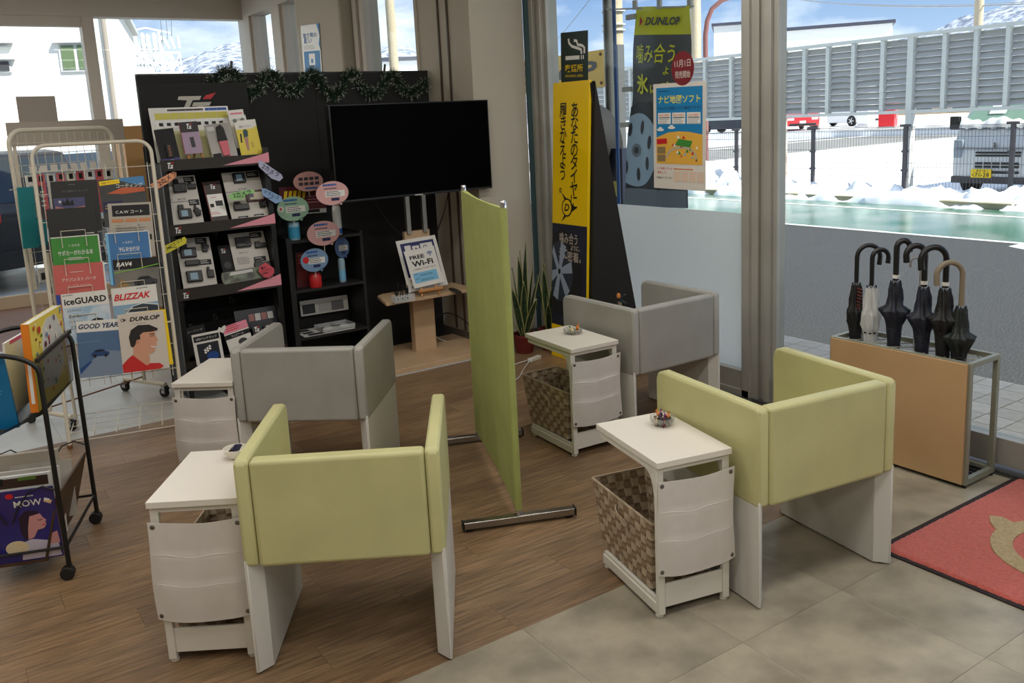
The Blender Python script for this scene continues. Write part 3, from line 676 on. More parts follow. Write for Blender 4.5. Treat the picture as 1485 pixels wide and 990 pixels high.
# side cheek and rear board of the A-board (world coordinates brought into the sign's frame)
inv = t.matrix_world.inverted()
def inloc(p): return inv @ Vector(p)
def wedge(name, pts, m): b = MB(); b.add([inloc(p) for p in pts], [(0, 1, 2), (5, 4, 3), (0, 3, 4, 1), (1, 4, 5, 2), (2, 5, 3, 0)]); return b.build(name, m, t, smooth=0)
wedge('side_cheek', [(3.722, 4.50, 1.872), (3.622, 4.512, .01), (3.845, 4.21, .01), (3.722, 4.56, 1.872), (3.622, 4.572, .01), (3.845, 4.28, .01)], blk_cloth)
b = MB(); b.add([inloc(p) for p in ((3.70, 4.53, 1.87), (3.70, 4.87, 1.87), (3.84, 4.90, .0), (3.85, 4.25, .0), (3.725, 4.53, 1.87), (3.725, 4.87, 1.87), (3.855, 4.90, .0), (3.86, 4.25, .0))], [(0, 1, 2, 3), (7, 6, 5, 4), (0, 4, 5, 1), (1, 5, 6, 2), (2, 6, 7, 3), (3, 7, 4, 0)])
b.build('rear_board', blk_cloth, t, smooth=0)
# spring clamp on the board
t = thing('spring_clamp', 'small spring clamp with orange tip and dark handles on the A-board edge', 'clamp', ony(899, 433, 4.2))
steel_d = mat('clamp_handle', (52, 64, 70), .4)
MB().tube([(0, 0, -.02), (0, -.012, .0), (.0, -.05, .035)], .007, 8).tube([(0, .01, -.025), (0, -.02, -.012), (0, -.06, -.022)], .007, 8).build('handle', steel_d, t)
MB().lathe([(.004, 0), (.012, .006), (.014, .02), (.008, .034)], (0, .012, .0), 12).build('jaw_tip', mat('orange_tip', (206, 130, 60), .4), t)
MB().box(-.01, .01, -.006, .014, -.06, -.02).build('jaw', mat('clamp_brass', (160, 150, 130), .3, .6), t, bevel=.003)
# smoking area sign on the glass
sgn = mat('sign_dark_green', (22, 44, 40), .45)
t, w, h = card('wall_sign', 'dark green smoking-area sign with white cigarette symbol on the glass', 'sign', onx(811, 48, 3.82), onx(850, 44, 3.82), onx(811, 48, 3.82) - Vector((0, 0, .36)), sgn, .003)
rect(t, 'cigarette', w * .44, h * .53, w * .52, .026, WHITE, .001); rect(t, 'cigarette_tip', w * .77, h * .53, w * .035, .026, WHITE, .001); rect(t, 'cigarette_tip', w * .84, h * .53, w * .035, .026, WHITE, .001)
def stroke(par, name, pts, r, m, z=.0012): 
    b = MB(); n = len(pts); q = []
    for i, (x, y) in enumerate(pts):
        x0, y0 = pts[max(i - 1, 0)]; x1, y1 = pts[min(i + 1, n - 1)]; d = math.hypot(x1 - x0, y1 - y0) or 1; nx, ny = -(y1 - y0) / d, (x1 - x0) / d
        q += [(x + nx * r, y + ny * r, z), (x - nx * r, y - ny * r, z)]
    b.add(q, [(2 * i, 2 * i + 1, 2 * i + 3, 2 * i + 2) for i in range(n - 1)]); return b.build(name, m, par, smooth=0)
stroke(t, 'smoke', [(w * .30, h * .88), (w * .32, h * .80), (w * .42, h * .74), (w * .62, h * .70), (w * .76, h * .67), (w * .78, h * .59)], .009, WHITE)
stroke(t, 'smoke', [(w * .50, h * .84), (w * .60, h * .83), (w * .64, h * .76), (w * .80, h * .74), (w * .88, h * .70), (w * .88, h * .60)], .009, WHITE)
txt(t, '喫煙所', w * .5, h * .34, w * .66, h * .14, YEL, .0012, .012); txt(t, 'SMOKING AREA', w * .5, h * .20, w * .66, .017, YEL, .0012)
# poster on the glass
paper = mat('poster_paper', (222, 216, 208), .6)
t, w, h = card('poster', 'blue and orange car map poster taped on the window glass', 'poster', onx(950, 122, 3.84), onx(1027, 117, 3.84), onx(948.5, 272, 3.84), paper, .0015)
sky_p = mat('poster_blue', (20, 128, 186), .5); land = mat('poster_orange', (232, 178, 70), .5)
rect(t, 'print_area', w * .5, h * .60, w * .88, h * .72, sky_p, .0008)
poly(t, 'land_print', [(w * .06, h * .24), (w * .94, h * .24), (w * .94, h * .52), (w * .7, h * .545), (w * .5, h * .55), (w * .3, h * .54), (w * .06, h * .49)], land, .0012)
yl = mat('poster_yellow', (240, 230, 90), .5)
txt(t, 'ナビ地図ソフト', w * .5, h * .85, w * .80, h * .075, yl, .0014, .012)
txt(t, 'そのナビ地図ソフト最新ですか？', w * .5, h * .768, w * .84, h * .030, NAVY, .0014)
lines(t, w * .12, h * .925, w * .25, 1, .01, NAVY, .004)
for k, s in enumerate(('道路は最新？', '施設は最新？', '広域は最新？')):
    rect(t, 'speech_box', w * (.22 + .28 * k), h * .672, w * .25, h * .105, WHITE, .0014)
    txt(t, s, w * (.22 + .28 * k), h * .702, w * .21, h * .022, ORANGE, .0018); rect(t, 'speech_bar', w * (.22 + .28 * k), h * .679, w * .21, .005, DGREY, .0018); lines(t, w * (.12 + .28 * k), h * .66, w * .2, 3, .011, GREY, .003, .0018, seed=k)
for x, y in ((.14, .565), (.36, .585)):
    oval(t, 'cloud_print', w * x, h * y, w * .07, h * .014, WHITE, .0016); oval(t, 'cloud_print', w * x, h * (y + .012), w * .035, h * .014, WHITE, .0018)
road_p = mat('poster_road', (190, 178, 150), .5)
stroke(t, 'road_print', [(w * (.55 + .28 * math.cos(a)), h * (.30 + .10 * math.sin(a))) for a in [k * .2 - .2 for k in range(18)]], .008, road_p, .0018)
rn = random.Random(4)
for k in range(16):
    c = rn.choice([RED, GREEN, WHITE, LBLUE, BROWN, yl]); x = rn.uniform(.34, .9); y = rn.uniform(.27, .50)
    poly(t, 'map_print', [(w * x, h * y), (w * (x + rn.uniform(.03, .07)), h * y), (w * (x + .03), h * (y + rn.uniform(.015, .035)))], c, .0022)
poly(t, 'valley_print', [(w * .42, h * .42), (w * .72, h * .40), (w * .76, h * .46), (w * .5, h * .48)], GREEN, .002)
for y in (.37, .295): rect(t, 'inset_photo', w * .16, h * y, w * .16, h * .065, mat('inset_brown', (140, 120, 84), .5), .0022)
rect(t, 'inset_banner', w * .17, h * .455, w * .20, h * .05, RED, .0022, rot=.06)
txt(t, 'ナビ地図ソフトを', w * .22, h * .195, w * .30, h * .022, RED, .0014); txt(t, '更新して、', w * .17, h * .155, w * .19, h * .022, RED, .0014); txt(t, '快適なドライブを！', w * .22, h * .105, w * .32, h * .022, BLACK, .0014)
for k in range(4): rect(t, 'table_print', w * (.46 + .15 * k), h * .125, w * .13, h * .10, mat('table_tint', (224, 200, 180), .6), .0010)
lines(t, w * .40, h * .19, w * .5, 1, .01, ORANGE, .006)
t = thing('sticker', 'dark red round sticker with white sale date, above the poster', 'sticker', M=frame(onx(990, 99, 3.84), (0, -1, 0), (0, 0, 1)))
oval(t, 'disc', 0, 0, .092, .098, mat('sticker_red', (120, 22, 34), .5), .001, .001, 36)
txt(t, '11月1日', 0, .028, .13, .042, mat('sticker_lettering', (208, 196, 190), .5), .0016, .01); txt(t, '発売開始', 0, -.035, .125, .042, MATS['sticker_lettering'], .0016, .01)
# ================================================================ snake plants
leaf_m = mat('snake_leaf', (52, 74, 48), .45, noise=(14, (34, 52, 36), .4, .62, (1, 1, 3))); edge_m = mat('leaf_edge', (178, 176, 110), .5)
def snake_plant(label, c, hs, seed, pot, pr=.085, ph=.12):
    rn = random.Random(seed); t = thing('snake_plant', label, 'plant', c)
    MB().lathe([(pr * .7, 0), (pr, ph), (pr * 1.08, ph), (pr * 1.08, ph + .02), (pr * .95, ph + .02), (pr * .92, ph - .005), (.001, ph - .005)], (0, 0, 0), 28, close=False).build('pot', pot, t, smooth=40)
    MB().lathe([(.001, ph - .004), (pr * .93, ph - .004)], (0, 0, 0), 20, close=False).build('soil', mat('soil', (50, 38, 28), .95), t)
    for (az, ln, lean, wd, curl) in hs:
        ca, sa = math.cos(az), math.sin(az); n = 12; L_, C_, R2 = [], [], []; tw = rn.uniform(-.6, .6)
        for i in range(n + 1):
            u = i / n; r = .02 + lean * u + curl * u * u; z = ph + ln * (u - .12 * u * u * abs(curl) * 4); ww = wd * (1.15 - .35 * abs(u - .45)) * (1 - u ** 5) * (.6 + .4 * min(1, u * 4)) / 2
            th_ = az + math.pi / 2 + tw * u; dx, dy = math.cos(th_) * ww, math.sin(th_) * ww; p = Vector((r * ca, r * sa, z)); C_.append(p + Vector((ca, sa, 0)) * -.006); L_.append(p + Vector((dx, dy, 0))); R2.append(p - Vector((dx, dy, 0)))
        def strip(a, b_, f0, f1, m, nm, par):
            vs = []
            for p, q in zip(a, b_): vs += [p.lerp(q, f0), p.lerp(q, f1)]
            k = MB().add(vs, [(2 * i, 2 * i + 1, 2 * i + 3, 2 * i + 2) for i in range(n)]); o = k.build(nm, m, par, smooth=60); s = o.modifiers.new('s', 'SOLIDIFY'); s.thickness = .003; return o
        lf = strip(L_, C_, .18, 1, leaf_m, 'leaf', t); 
        vs = []
        for p, q in zip(C_, R2): vs += [p, p.lerp(q, .82)]
        o = MB().add(vs, [(2 * i, 2 * i + 1, 2 * i + 3, 2 * i + 2) for i in range(n)]).build('leaf_half', leaf_m, lf, smooth=60); s = o.modifiers.new('s', 'SOLIDIFY'); s.thickness = .003
        strip(L_, C_, 0, .18, edge_m, 'leaf_edge', lf); strip(R2, C_, 0, .18, edge_m, 'leaf_edge', lf)
    return t
red_pot = mat('red_pot', (96, 28, 26), .5)
pa = (3.50, 5.12, 0)
snake_plant('snake plant with tall yellow-edged leaves in a dark red pot beside the column', pa, [(2.9, .30, .16, .045, .03), (3.6, .38, .10, .05, .02), (4.3, .42, .05, .05, .02), (.3, .68, .02, .055, .03), (1.4, .58, -.01, .05, .03), (5.4, .52, .05, .05, .02), (6.0, .46, .08, .05, .04), (2.2, .50, .03, .05, .02), (4.8, .30, .10, .045, .04), (.0, .62, -.02, .05, .0)], 1, red_pot)
snake_plant('second snake plant in a dark red pot, half behind the A-board sign', (3.68, 5.06, 0), [(2.6, .42, .03, .05, .02), (3.6, .48, .01, .05, .02), (4.6, .36, .05, .05, .02), (5.4, .5, .02, .045, .02), (3.0, .52, .0, .045, .0), (4.1, .24, .12, .04, .05)], 2, red_pot, .075, .14)
# ================================================================ television and stand
tv = thing('television', 'large black flat television on a pale wooden stand', 'television', (2.82, 5.33, 0))
MB().box(-.592, .592, -.030, .035, 1.185, 1.800).build('housing', mat('tv_housing', (12, 12, 13), .4), tv, bevel=.004)
scm = mat('tv_screen', (3, 3, 4), .3, spec=.02); MB().box(-.582, .582, -.0325, -.030, 1.200, 1.792).build('screen', scm, tv)
MB().box(-.03, .03, -.034, -.030, 1.187, 1.193).build('badge', LGREY, tv)
ts = thing('television_stand', 'pale wooden pedestal stand with tray under the television', 'stand', (2.93, 5.55, 0))
MB().box(-.46, .46, -.33, .30, .008, .042).build('base', wood_l, ts, bevel=.003)
MB().box(-.47, .47, -.34, .31, .0, .008).build('base_edge', LGREY, ts)
MB().box(-.085, .085, .0, .06, .042, .455).build('pedestal', wood_l, ts, bevel=.002)
MB().box(-.10, .10, .02, .06, .48, .915).build('back_board', wood_l, ts, bevel=.002)
tray = MB().prism([(-.255, .14), (-.31, .10), (-.38, -.185), (.33, -.185), (.33, .14)], .455, .478).build('tray', wood_l, ts, bevel=.002)
for x in (-.085, .045): MB().box(x, x + .03, .0, .03, .90, 1.2).build('upright', mat('satin_aluminium', (170, 168, 160), .35, .7), ts)
MB().box(-.3, .3, -.18, .03, 1.35, 1.40).build('mount', black_pm, ts)
ZT = .478
def wpos(px, py): return onz(px, py, ZT)
def easel(label, p, w, h, rz=0, group=None, LEAN=.30):
    t = thing('mini_easel', label, 'easel', p, rz, group)
    wm = mat('easel_wood', (206, 146, 88), .5)
    MB().box(-w / 2, w / 2, -.022, -.004, h * .26, h * .38).box(-w / 2, w / 2, -.026, -.020, h * .30, h * .46).build('ledge', wm, t, bevel=.003)
    for s in (-1, 1): MB().bar((s * w * .38, -.016, 0), (s * w * .22, .010 + h * LEAN, h * .95), .012, .008).build('leg', wm, t, bevel=.002)
    MB().bar((0, .10, 0), (0, .012 + h * LEAN, h * .9), .012, .008).build('leg', wm, t)
    return t
pe = wpos(624, 428); easel('small wooden easel holding the wifi notice on the stand tray', pe, .185, .12, -.05)
def plane_card(name, label, cat, TLp, TRp, BLp, py_, lean, m, thick=.002, group=None, part='sheet', zref=ZT):
    P_, N_ = (0, py_, zref), Vector((0, -1, lean))
    return card(name, label, cat, onp(*TLp, P_, N_), onp(*TRp, P_, N_), onp(*BLp, P_, N_), m, thick, group, part)
lam = mat('laminated_paper', (224, 222, 216), .25)
t, w, h = plane_card('notice', 'laminated free wifi notice with blue panel on the easel', 'notice', (593, 364), (636, 355), (601, 418.5), pe.y - .012, .35, lam)
txt(t, 'FREE', w * .36, h * .795, w * .48, h * .10, BLACK, .0012, .03); txt(t, 'Wi-Fi', w * .49, h * .62, w * .70, h * .15, BLACK, .0012, .03)
for r in (.012, .020, .028): stroke(t, 'wifi_arc', [(w * .80 + r * math.sin(a), h * .77 + r * math.cos(a)) for a in [R_(k * 12 - 48) for k in range(9)]], .0025, BLUE)
oval(t, 'wifi_dot', w * .80, h * .765, .004, .004, BLUE, .0012)
txt(t, 'ご利用いただけます', w * .5, h * .475, w * .76, h * .045, BLACK)
rect(t, 'blue_panel', w * .47, h * .25, w * .78, h * .27, LBLUE, .001); txt(t, 'obama-free', w * .5, h * .31, w * .42, h * .045, BLACK, .0016); txt(t, 'obama-free', w * .5, h * .18, w * .42, h * .045, BLACK, .0016); lines(t, w * .12, h * .345, w * .16, 1, .01, NAVY, .003, .0016); lines(t, w * .12, h * .22, w * .2, 1, .01, NAVY, .003, .0016)
t, w, h = plane_card('notice', 'laminated charging-cable notice with navy frame behind the wifi notice', 'notice', (573, 350), (630, 340.5), (593, 424), pe.y + .045, .35, lam)
NF = mat('frame_navy', (36, 40, 96), .4)
rect(t, 'navy_panel', w * .5, h * .60, w * .84, h * .66, NF, .0010); rect(t, 'white_panel', w * .52, h * .72, w * .70, h * .32, lam, .0014)
rect(t, 'battery_symbol', w * .44, h * .80, w * .24, h * .17, NF, .0018); rect(t, 'battery_symbol', w * .44, h * .795, w * .17, h * .12, lam, .0022)
poly(t, 'bolt_symbol', [(w * .41, h * .79), (w * .46, h * .84), (w * .445, h * .80), (w * .49, h * .80), (w * .43, h * .74), (w * .45, h * .785)], NF, .0026)
oval(t, 'plug_symbol', w * .68, h * .80, w * .05, w * .05, NF, .0018); oval(t, 'plug_symbol', w * .68, h * .80, w * .035, w * .035, lam, .0022)
txt(t, '充電', w * .22, h * .40, w * .2, h * .10, lam, .0016, .02); txt(t, '待ち', w * .20, h * .20, w * .20, h * .055, BLACK, .0014, .01); txt(t, 'お客', w * .20, h * .08, w * .22, h * .055, BLACK, .0014, .01)
t = thing('remote_control', 'black remote control lying on the stand tray', 'remote', wpos(660, 423), math.atan2((wpos(671, 428) - wpos(649, 417)).y, (wpos(671, 428) - wpos(649, 417)).x)); t.location.z = ZT + .001
MB().box(-.09, .09, -.02, .02, 0, .016).build('body', black_pm, t, bevel=.005, seg=3)
MB().box(-.07, .03, -.012, .012, .016, .0175).build('buttons', DGREY, t)
t = thing('cable_box', 'clear box with three charging plugs and tangled black cables on the tray', 'box', wpos(585, 437), R_(-4)); t.location.z = ZT
clr = mat('clear_acrylic', (230, 234, 236), .08, alpha=.28)
MB().box(-.075, .075, -.03, -.028, 0, .05).box(-.075, .075, .028, .03, 0, .05).box(-.075, -.073, -.03, .03, 0, .05).box(.073, .075, -.03, .03, 0, .05).box(-.075, .075, -.03, .03, 0, .002).build('case', clr, t, smooth=0)
for k in range(3): MB().box(-.062 + k * .036, -.038 + k * .036, -.0275, -.02, .012, .04).build('plug_label', LGREY, t); MB().box(-.056 + k * .036, -.044 + k * .036, -.0285, -.0275, .018, .034).build('plug_socket', BLACK, t)
rn = random.Random(9)
for k in range(6):
    pts = [(rn.uniform(-.06, .06), rn.uniform(-.02, .02), .01)]
    for j in range(6): pts.append((pts[-1][0] + rn.uniform(-.03, .04), rn.uniform(-.02, .02), rn.uniform(.03, .12 if j < 4 else .05)))
    pts = [pts[0]] + [tuple((Vector(a) + Vector(b_)) / 2) for a, b_ in zip(pts, pts[1:])]
    MB().tube(pts, .003, 6).build('cable', rubber, t, smooth=80)
for k in range(3): MB().box(-.04 + .035 * k, -.03 + .035 * k, -.01, .004, .10 - .02 * k, .13 - .02 * k).build('connector', black_pm, t)
# cables behind the stand
def cable(label, pts, r, m):
    b = MB(); P_ = [Vector(p) for p in pts]; out_ = []
    for i in range(len(P_) - 1):
        p0 = P_[max(i - 1, 0)]; p1 = P_[i]; p2 = P_[i + 1]; p3 = P_[min(i + 2, len(P_) - 1)]
        for k in range(8):
            u = k / 8; out_.append(.5 * ((2 * p1) + (p2 - p0) * u + (2 * p0 - 5 * p1 + 4 * p2 - p3) * u * u + (3 * p1 - p0 - 3 * p2 + p3) * u ** 3))
    out_.append(P_[-1]); o = b.tube(out_, r, 6).build('power_cable', m, None, smooth=80); tag(o, label, 'cable'); return o
cable('black cable hanging from the left underside of the television', [ony(540, 287, 5.45), ony(560, 318, 5.48), ony(585, 345, 5.6)], .004, rubber)
cable('black cable hanging from the right underside of the television', [ony(650, 281, 5.4), ony(643, 310, 5.45), ony(632, 340, 5.6)], .004, rubber)
cable('black cable running low along the column behind the stand', [(3.04, 5.62, .24), (3.15, 5.62, .27), (3.26, 5.6, .22), (3.31, 5.45, .12), (3.33, 5.2, .01)], .005, rubber)
wcab = mat('white_cable', (206, 204, 198), .5)
cable('white cable looping behind the stand pedestal', [(3.04, 5.66, .16), (3.10, 5.7, .08), (3.22, 5.62, .02), (3.36, 5.28, .006)], .004, wcab)
cable('white cable lying on the floor beside the lime screen', [(2.95, 4.70, .006), (3.08, 4.72, .006), (3.20, 4.86, .006), (3.36, 4.90, .008)], .0045, wcab)
cable('thin white cable on the floor behind the lime screen', [(2.9, 4.62, .006), (3.05, 4.58, .006), (3.22, 4.74, .006), (3.35, 4.86, .008)], .0035, wcab)
t = thing('power_plug', 'white plug and socket block on the floor beside the plants', 'plug', (3.42, 4.89, 0), .3); MB().box(-.06, .06, -.018, .018, 0, .025).build('block', wcab, t, bevel=.004)
# ================================================================ black partition with garland
dp = thing('display_partition', 'tall black display partition behind the racks and television', 'partition', (1.26, 5.98, 0))
for x0, x1 in ((0, .585), (.587, 1.165), (1.167, 2.065)): MB().box(x0, x1, 0, .035, .0, 2.035).build('panel', black_bd, dp)
MB().box(0, 2.065, -.003, .038, 2.035, 2.047).build('top_cap', black_pm, dp)
gr = thing('tinsel_garland', 'dark green tinsel garland with white tips draped along the black partition', 'garland', (0, 0, 0))
gp = [(305, 122), (315, 112), (325, 103), (338, 104), (348, 115), (353, 128), (366, 136), (378, 126), (384, 110), (396, 106), (404, 120), (415, 132), (430, 131), (441, 117), (450, 105), (460, 108), (470, 128), (484, 140), (497, 128), (504, 108), (514, 106), (522, 124), (536, 136), (550, 134), (560, 116), (568, 107), (576, 118), (584, 131), (598, 135), (611, 128), (618, 118)]
gp = [ony(x, y, 5.955) for x, y in gp]
MB().tube(gp, .007, 6).build('core', mat('garland_core', (20, 34, 24), .9), gr)
rn = random.Random(5); b1 = MB(); b2 = MB()
for i in range(len(gp) - 1):
    for k in range(320):
        u = rn.random(); p = gp[i].lerp(gp[i + 1], u); d = Vector((rn.gauss(0, 1), rn.gauss(0, .6), rn.gauss(0, 1))).normalized()
        if p.y + d.y * .05 > 5.975: d.y = -abs(d.y)
        ln = rn.uniform(.04, .072); s = Vector((rn.gauss(0, 1), 0, rn.gauss(0, 1))).normalized() * .0026
        bb = b2 if rn.random() < .13 else b1
        if bb is b2: p = p + d * ln * .65; ln *= .4; s = s * 1.3
        bb.add([p - s, p + s, p + d * ln], [(0, 1, 2)])
b1.build('needles', mat('garland_needle', (26, 52, 36), .6), gr, smooth=0, kind='stuff'); b2.build('frosted_tips', mat('garland_frost', (170, 176, 160), .6), gr, smooth=0, kind='stuff')
for (x, y), s in (((335, 97), .07), ((557, 98), .06), ((386, 102), .04), ((503, 102), .05)):
    p = ony(x, y + 8, 5.94); MB().add([p + Vector((-.012, 0, 0)), p + Vector((.012, 0, 0)), p + Vector((.02, 0, s)), p + Vector((.004, -.004, s * 1.1))], [(0, 1, 2, 3)]).build('bow_leaf', mat('garland_leaf', (70, 66, 60), .5), gr, smooth=0)
# ================================================================ dash camera display rack
RY = 5.50
RX0, RX1 = 1.235, 1.885
rk = thing('display_rack', 'black car-accessory display rack with sloping shelves and logo header', 'display rack', (RX0, RY, 0))
RW = RX1 - RX0
for x in (0, RW - .03):
    MB().box(x, x + .03, 0, .03, 0, 1.56 if x else 1.50).build('post', black_pm, rk)
    MB().box(x + .004, x + .012, .03, .42, .05, 1.5).build('side_panel', black_bd, rk)
    for z in (.35, .95, 1.35): MB().bar((x + .015, .02, z), (x + .015, .40, z + .03), .018).build('side_rail', black_pm, rk)
MB().box(.0, RW, .41, .425, .05, 1.60).build('back_panel', black_bd, rk)
HY = 5.86
hTL = ony(199, 121, HY); hTR = ony(357, 120, HY)
hx0, hx1, hz = hTL.x - RX0, hTR.x - RX0, (hTL.z + hTR.z) / 2
hb = MB().box(hx0, hx1, HY - RY, HY - RY + .02, 1.2, hz).build('header_board', black_bd, rk)
def hp_(pts, m, name='logo', d=.001):
    q = [ony(x, y, HY) for x, y in pts]
    MB().prism([(p.x - RX0, p.z) for p in q], HY - RY - d - .001, HY - RY - d, lambda u, v, z: (u, z, v)).build(name, m, hb, smooth=0)
lgm = mat('logo_silver', (196, 190, 178), .35)
c5 = lambda x, y: (200 + x / 4.95, 100 + y / 4.95)
hp_([c5(*p) for p in ((284, 222), (292, 197), (455, 193), (443, 222), (392, 224), (350, 320), (312, 322), (352, 225))], lgm)
hp_([c5(*p) for p in ((463, 217), (487, 188), (561, 168), (522, 216))], mat('logo_red', (190, 34, 40), .4))
hp_([c5(*p) for p in ((398, 240), (526, 236), (512, 264), (470, 266), (440, 300), (500, 298), (490, 320), (380, 322), (430, 268), (388, 268))], lgm)
def small_logo(par, x, y, s, m=WHITE, z=.001):
    poly(par, 'logo_mark', [(x, y + s * .8), (x + s * .1, y + s), (x + s * .62, y + s), (x + s * .55, y + s * .8), (x + s * .38, y + s * .8), (x + s * .25, y), (x + s * .08, y), (x + s * .2, y + s * .8)], m, z)
    poly(par, 'logo_mark', [(x + s * .5, y + s * .6), (x + s * 1.0, y + s * .6), (x + s * .72, y + s * .2), (x + s * .95, y + s * .2), (x + s * .85, y), (x + s * .35, y), (x + s * .42, y + s * .15), (x + s * .7, y + s * .45), (x + s * .45, y + s * .45)], m, z)
    poly(par, 'logo_mark', [(x + s * .66, y + s * .78), (x + s * .74, y + s * .95), (x + s * 1.1, y + s * 1.15), (x + s * .95, y + s * .78)], RED, z)
lip_m = mat('rack_lip', (44, 38, 34), .6); pinkp = mat('pink_wedge_card', (226, 150, 164), .6)
SH_ = []
for z0, zl in ((1.455, 1.52), (1.070, 1.135), (.672, .745), (.25, .29)):
    sh = MB().prism([(0.0, z0), (.40, z0 + .06), (.40, z0 + .07), (0, z0 + .01)], .03, RW - .03, lambda u, v, z: (z, u, v)).build('shelf', black_pm, rk)
    q = Vector((RX0, RY - .001, 0)); Mx = frame((0, -.001, z0), (1, 0, 0), (0, 0, 1))
    lp = MB().box(.0, RW, 0, zl - z0, -.012, 0).build('shelf_lip', lip_m, sh); lp.matrix_local = Mx
    # the logo on the lip: built straight into the shelf frame
    if z0 > .5:
        b = MB().prism([(.36, z0 + .012), (RW, z0 + .012), (RW, zl + .01), (.62, zl + .002)], -.004, -.0025, lambda u, v, z: (u, z, v)); b.build('pink_wedge', pinkp, sh, smooth=0)
        s = .035
        for pl, mm in (([(0, .8), (.1, 1), (.62, 1), (.55, .8), (.38, .8), (.25, 0), (.08, 0), (.2, .8)], WHITE), ([(.5, .6), (1, .6), (.72, .2), (.95, .2), (.85, 0), (.35, 0), (.42, .15), (.7, .45), (.45, .45)], WHITE), ([(.66, .78), (.74, .95), (1.1, 1.15), (.95, .78)], RED)):
            MB().prism([(.035 + a * s, z0 + .014 + b_ * s) for a, b_ in pl], -.0035, -.002, lambda u, v, z: (u, z, v)).build('logo_mark', mm, sh, smooth=0)
    SH_.append(z0)
lg_d = mat('logo_dim', (90, 90, 94), .6)
b = MB()
for (u, z) in [(.10, .56), (.26, .60), (.42, .54), (.50, .62), (.14, .40), (.30, .44), (.20, .92), (.36, 1.0), (.34, 1.28), (.20, 1.33)]:
    s = .04
    for pl in ([(0, .8), (.1, 1), (.62, 1), (.55, .8), (.38, .8), (.25, 0), (.08, 0), (.2, .8)], [(.5, .6), (1, .6), (.72, .2), (.95, .2), (.85, 0), (.35, 0), (.42, .15), (.7, .45), (.45, .45)]):
        b.prism([(u + a * s, z + c * s) for a, c in pl], .4075, .4085, lambda x, y, q: (x, q, y))
for k in range(8):
    z = .28 + .15 * k; s = .045
    for pl in ([(0, .8), (.1, 1), (.62, 1), (.55, .8), (.38, .8), (.25, 0), (.08, 0), (.2, .8)], [(.5, .6), (1, .6), (.72, .2), (.95, .2), (.85, 0), (.35, 0), (.42, .15), (.7, .45), (.45, .45)]):
        b.prism([(.34 - a * s, z + c * s) for a, c in pl], .0025, .0035, lambda x, y, q: (q, x, y))
b.build('logo_pattern', lg_d, rk, smooth=0, kind='stuff')
# goods on the rack: rc = card given by picture corners on a leaning plane through (y, z)
def rc(name, label, cat, TL, TR, BL, m, y=5.53, z=1.1, lean=.45, thick=.004, group=None, part='board'):
    P_, N_ = (0, y, z), Vector((0, -1, lean)); return card(name, label, cat, onp(*TL, P_, N_), onp(*TR, P_, N_), onp(*BL, P_, N_), m, thick, group, part)
board_m = mat('display_board_white', (196, 190, 182), .5); clearp = mat('clear_packaging', (220, 224, 224), .12, alpha=.35)
# shelf 1
t, w, h = rc('price_list', 'large laminated price list with yellow rows at the top of the rack', 'sign', (219, 157), (333.5, 153.5), (229, 236), lam, 5.66, 1.5, .25)
rect(t, 'blue_row', w * .84, h * .95, w * .28, h * .05, BLUE); rect(t, 'dark_row', w * .45, h * .95, w * .45, h * .035, DGREY)
oy = mat('olive_yellow', (206, 196, 90), .6)
rect(t, 'yellow_row', w * .52, h * .84, w * .92, h * .12, oy); rect(t, 'yellow_row', w * .55, h * .30, w * .82, h * .52, mat('pale_row', (206, 202, 150), .6)); rect(t, 'white_row', w * .52, h * .69, w * .92, h * .12, WHITE)
for k in range(9): rect(t, 'camera_print', w * (.12 + .095 * k), h * .69, w * .05, h * .06, BLACK, .0012, rot=.1 * (k % 3 - 1))
for k in range(8): rect(t, 'row_rule', w * (.15 + .10 * k), h * .5, w * .004, h * .9, LGREY, .0014)
t, w, h = rc('blister_pack', 'black blister pack with purple label at the left of the top shelf', 'package', (229, 188), (256, 185), (236, 239), black_bd, 5.545, 1.5, .2, .02)
rect(t, 'label_band', w * .5, h * .08, w, h * .15, mat('label_violet', (60, 58, 130), .5)); lines(t, w * .12, h * .10, w * .7, 2, .012, WHITE, .003)
rect(t, 'device_body', w * .52, h * .36, w * .32, h * .40, BLACK, .012, .012); 
for k in range(4): oval(t, 'device_light', w * .52, h * (.24 + .08 * k), w * .07, w * .07, BROWN, .0135)
t, w, h = rc('blister_pack', 'clear blister pack with a pink handheld device on the top shelf', 'package', (304, 181), (340, 176), (310, 234), board_m, 5.545, 1.5, .2, .004)
rect(t, 'window', w * .5, h * .5, w * .98, h * .98, mat('pack_window', (150, 146, 140), .2), .001)
poly(t, 'device_grip', [(w * .42, h * .10), (w * .68, h * .10), (w * .72, h * .5), (w * .38, h * .5)], mat('pink_device', (206, 90, 104), .35), .016, .015); poly(t, 'device_head', [(w * .36, h * .5), (w * .72, h * .5), (w * .68, h * .85), (w * .58, h * .95), (w * .42, h * .9)], BLACK, .018, .017)
rect(t, 'label_band', w * .5, h * .05, w * .55, h * .08, PINK, .004); rect(t, 'code_box', w * .2, h * .87, w * .28, h * .12, LGREY, .002); rect(t, 'sheath', w * .2, h * .14, w * .3, h * .1, BLACK, .01, .01)
t, w, h = rc('booklet', 'purple booklet with white logo standing on a mini easel on the top shelf', 'booklet', (255, 178), (282, 176), (268, 224), mat('booklet_violet', (160, 136, 160), .4), 5.55, 1.5, .2)
rect(t, 'dark_band', w * .5, h * .84, w, h * .32, mat('booklet_black', (26, 20, 22), .5)); small_logo(t, w * .38, h * .78, w * .28); rect(t, 'device_print', w * .55, h * .36, w * .22, h * .32, DGREY, .001, rot=.06)
rect(t, 'spine', w * .02, h * .5, w * .035, h, mat('spine_red', (130, 34, 34), .5), .0009)
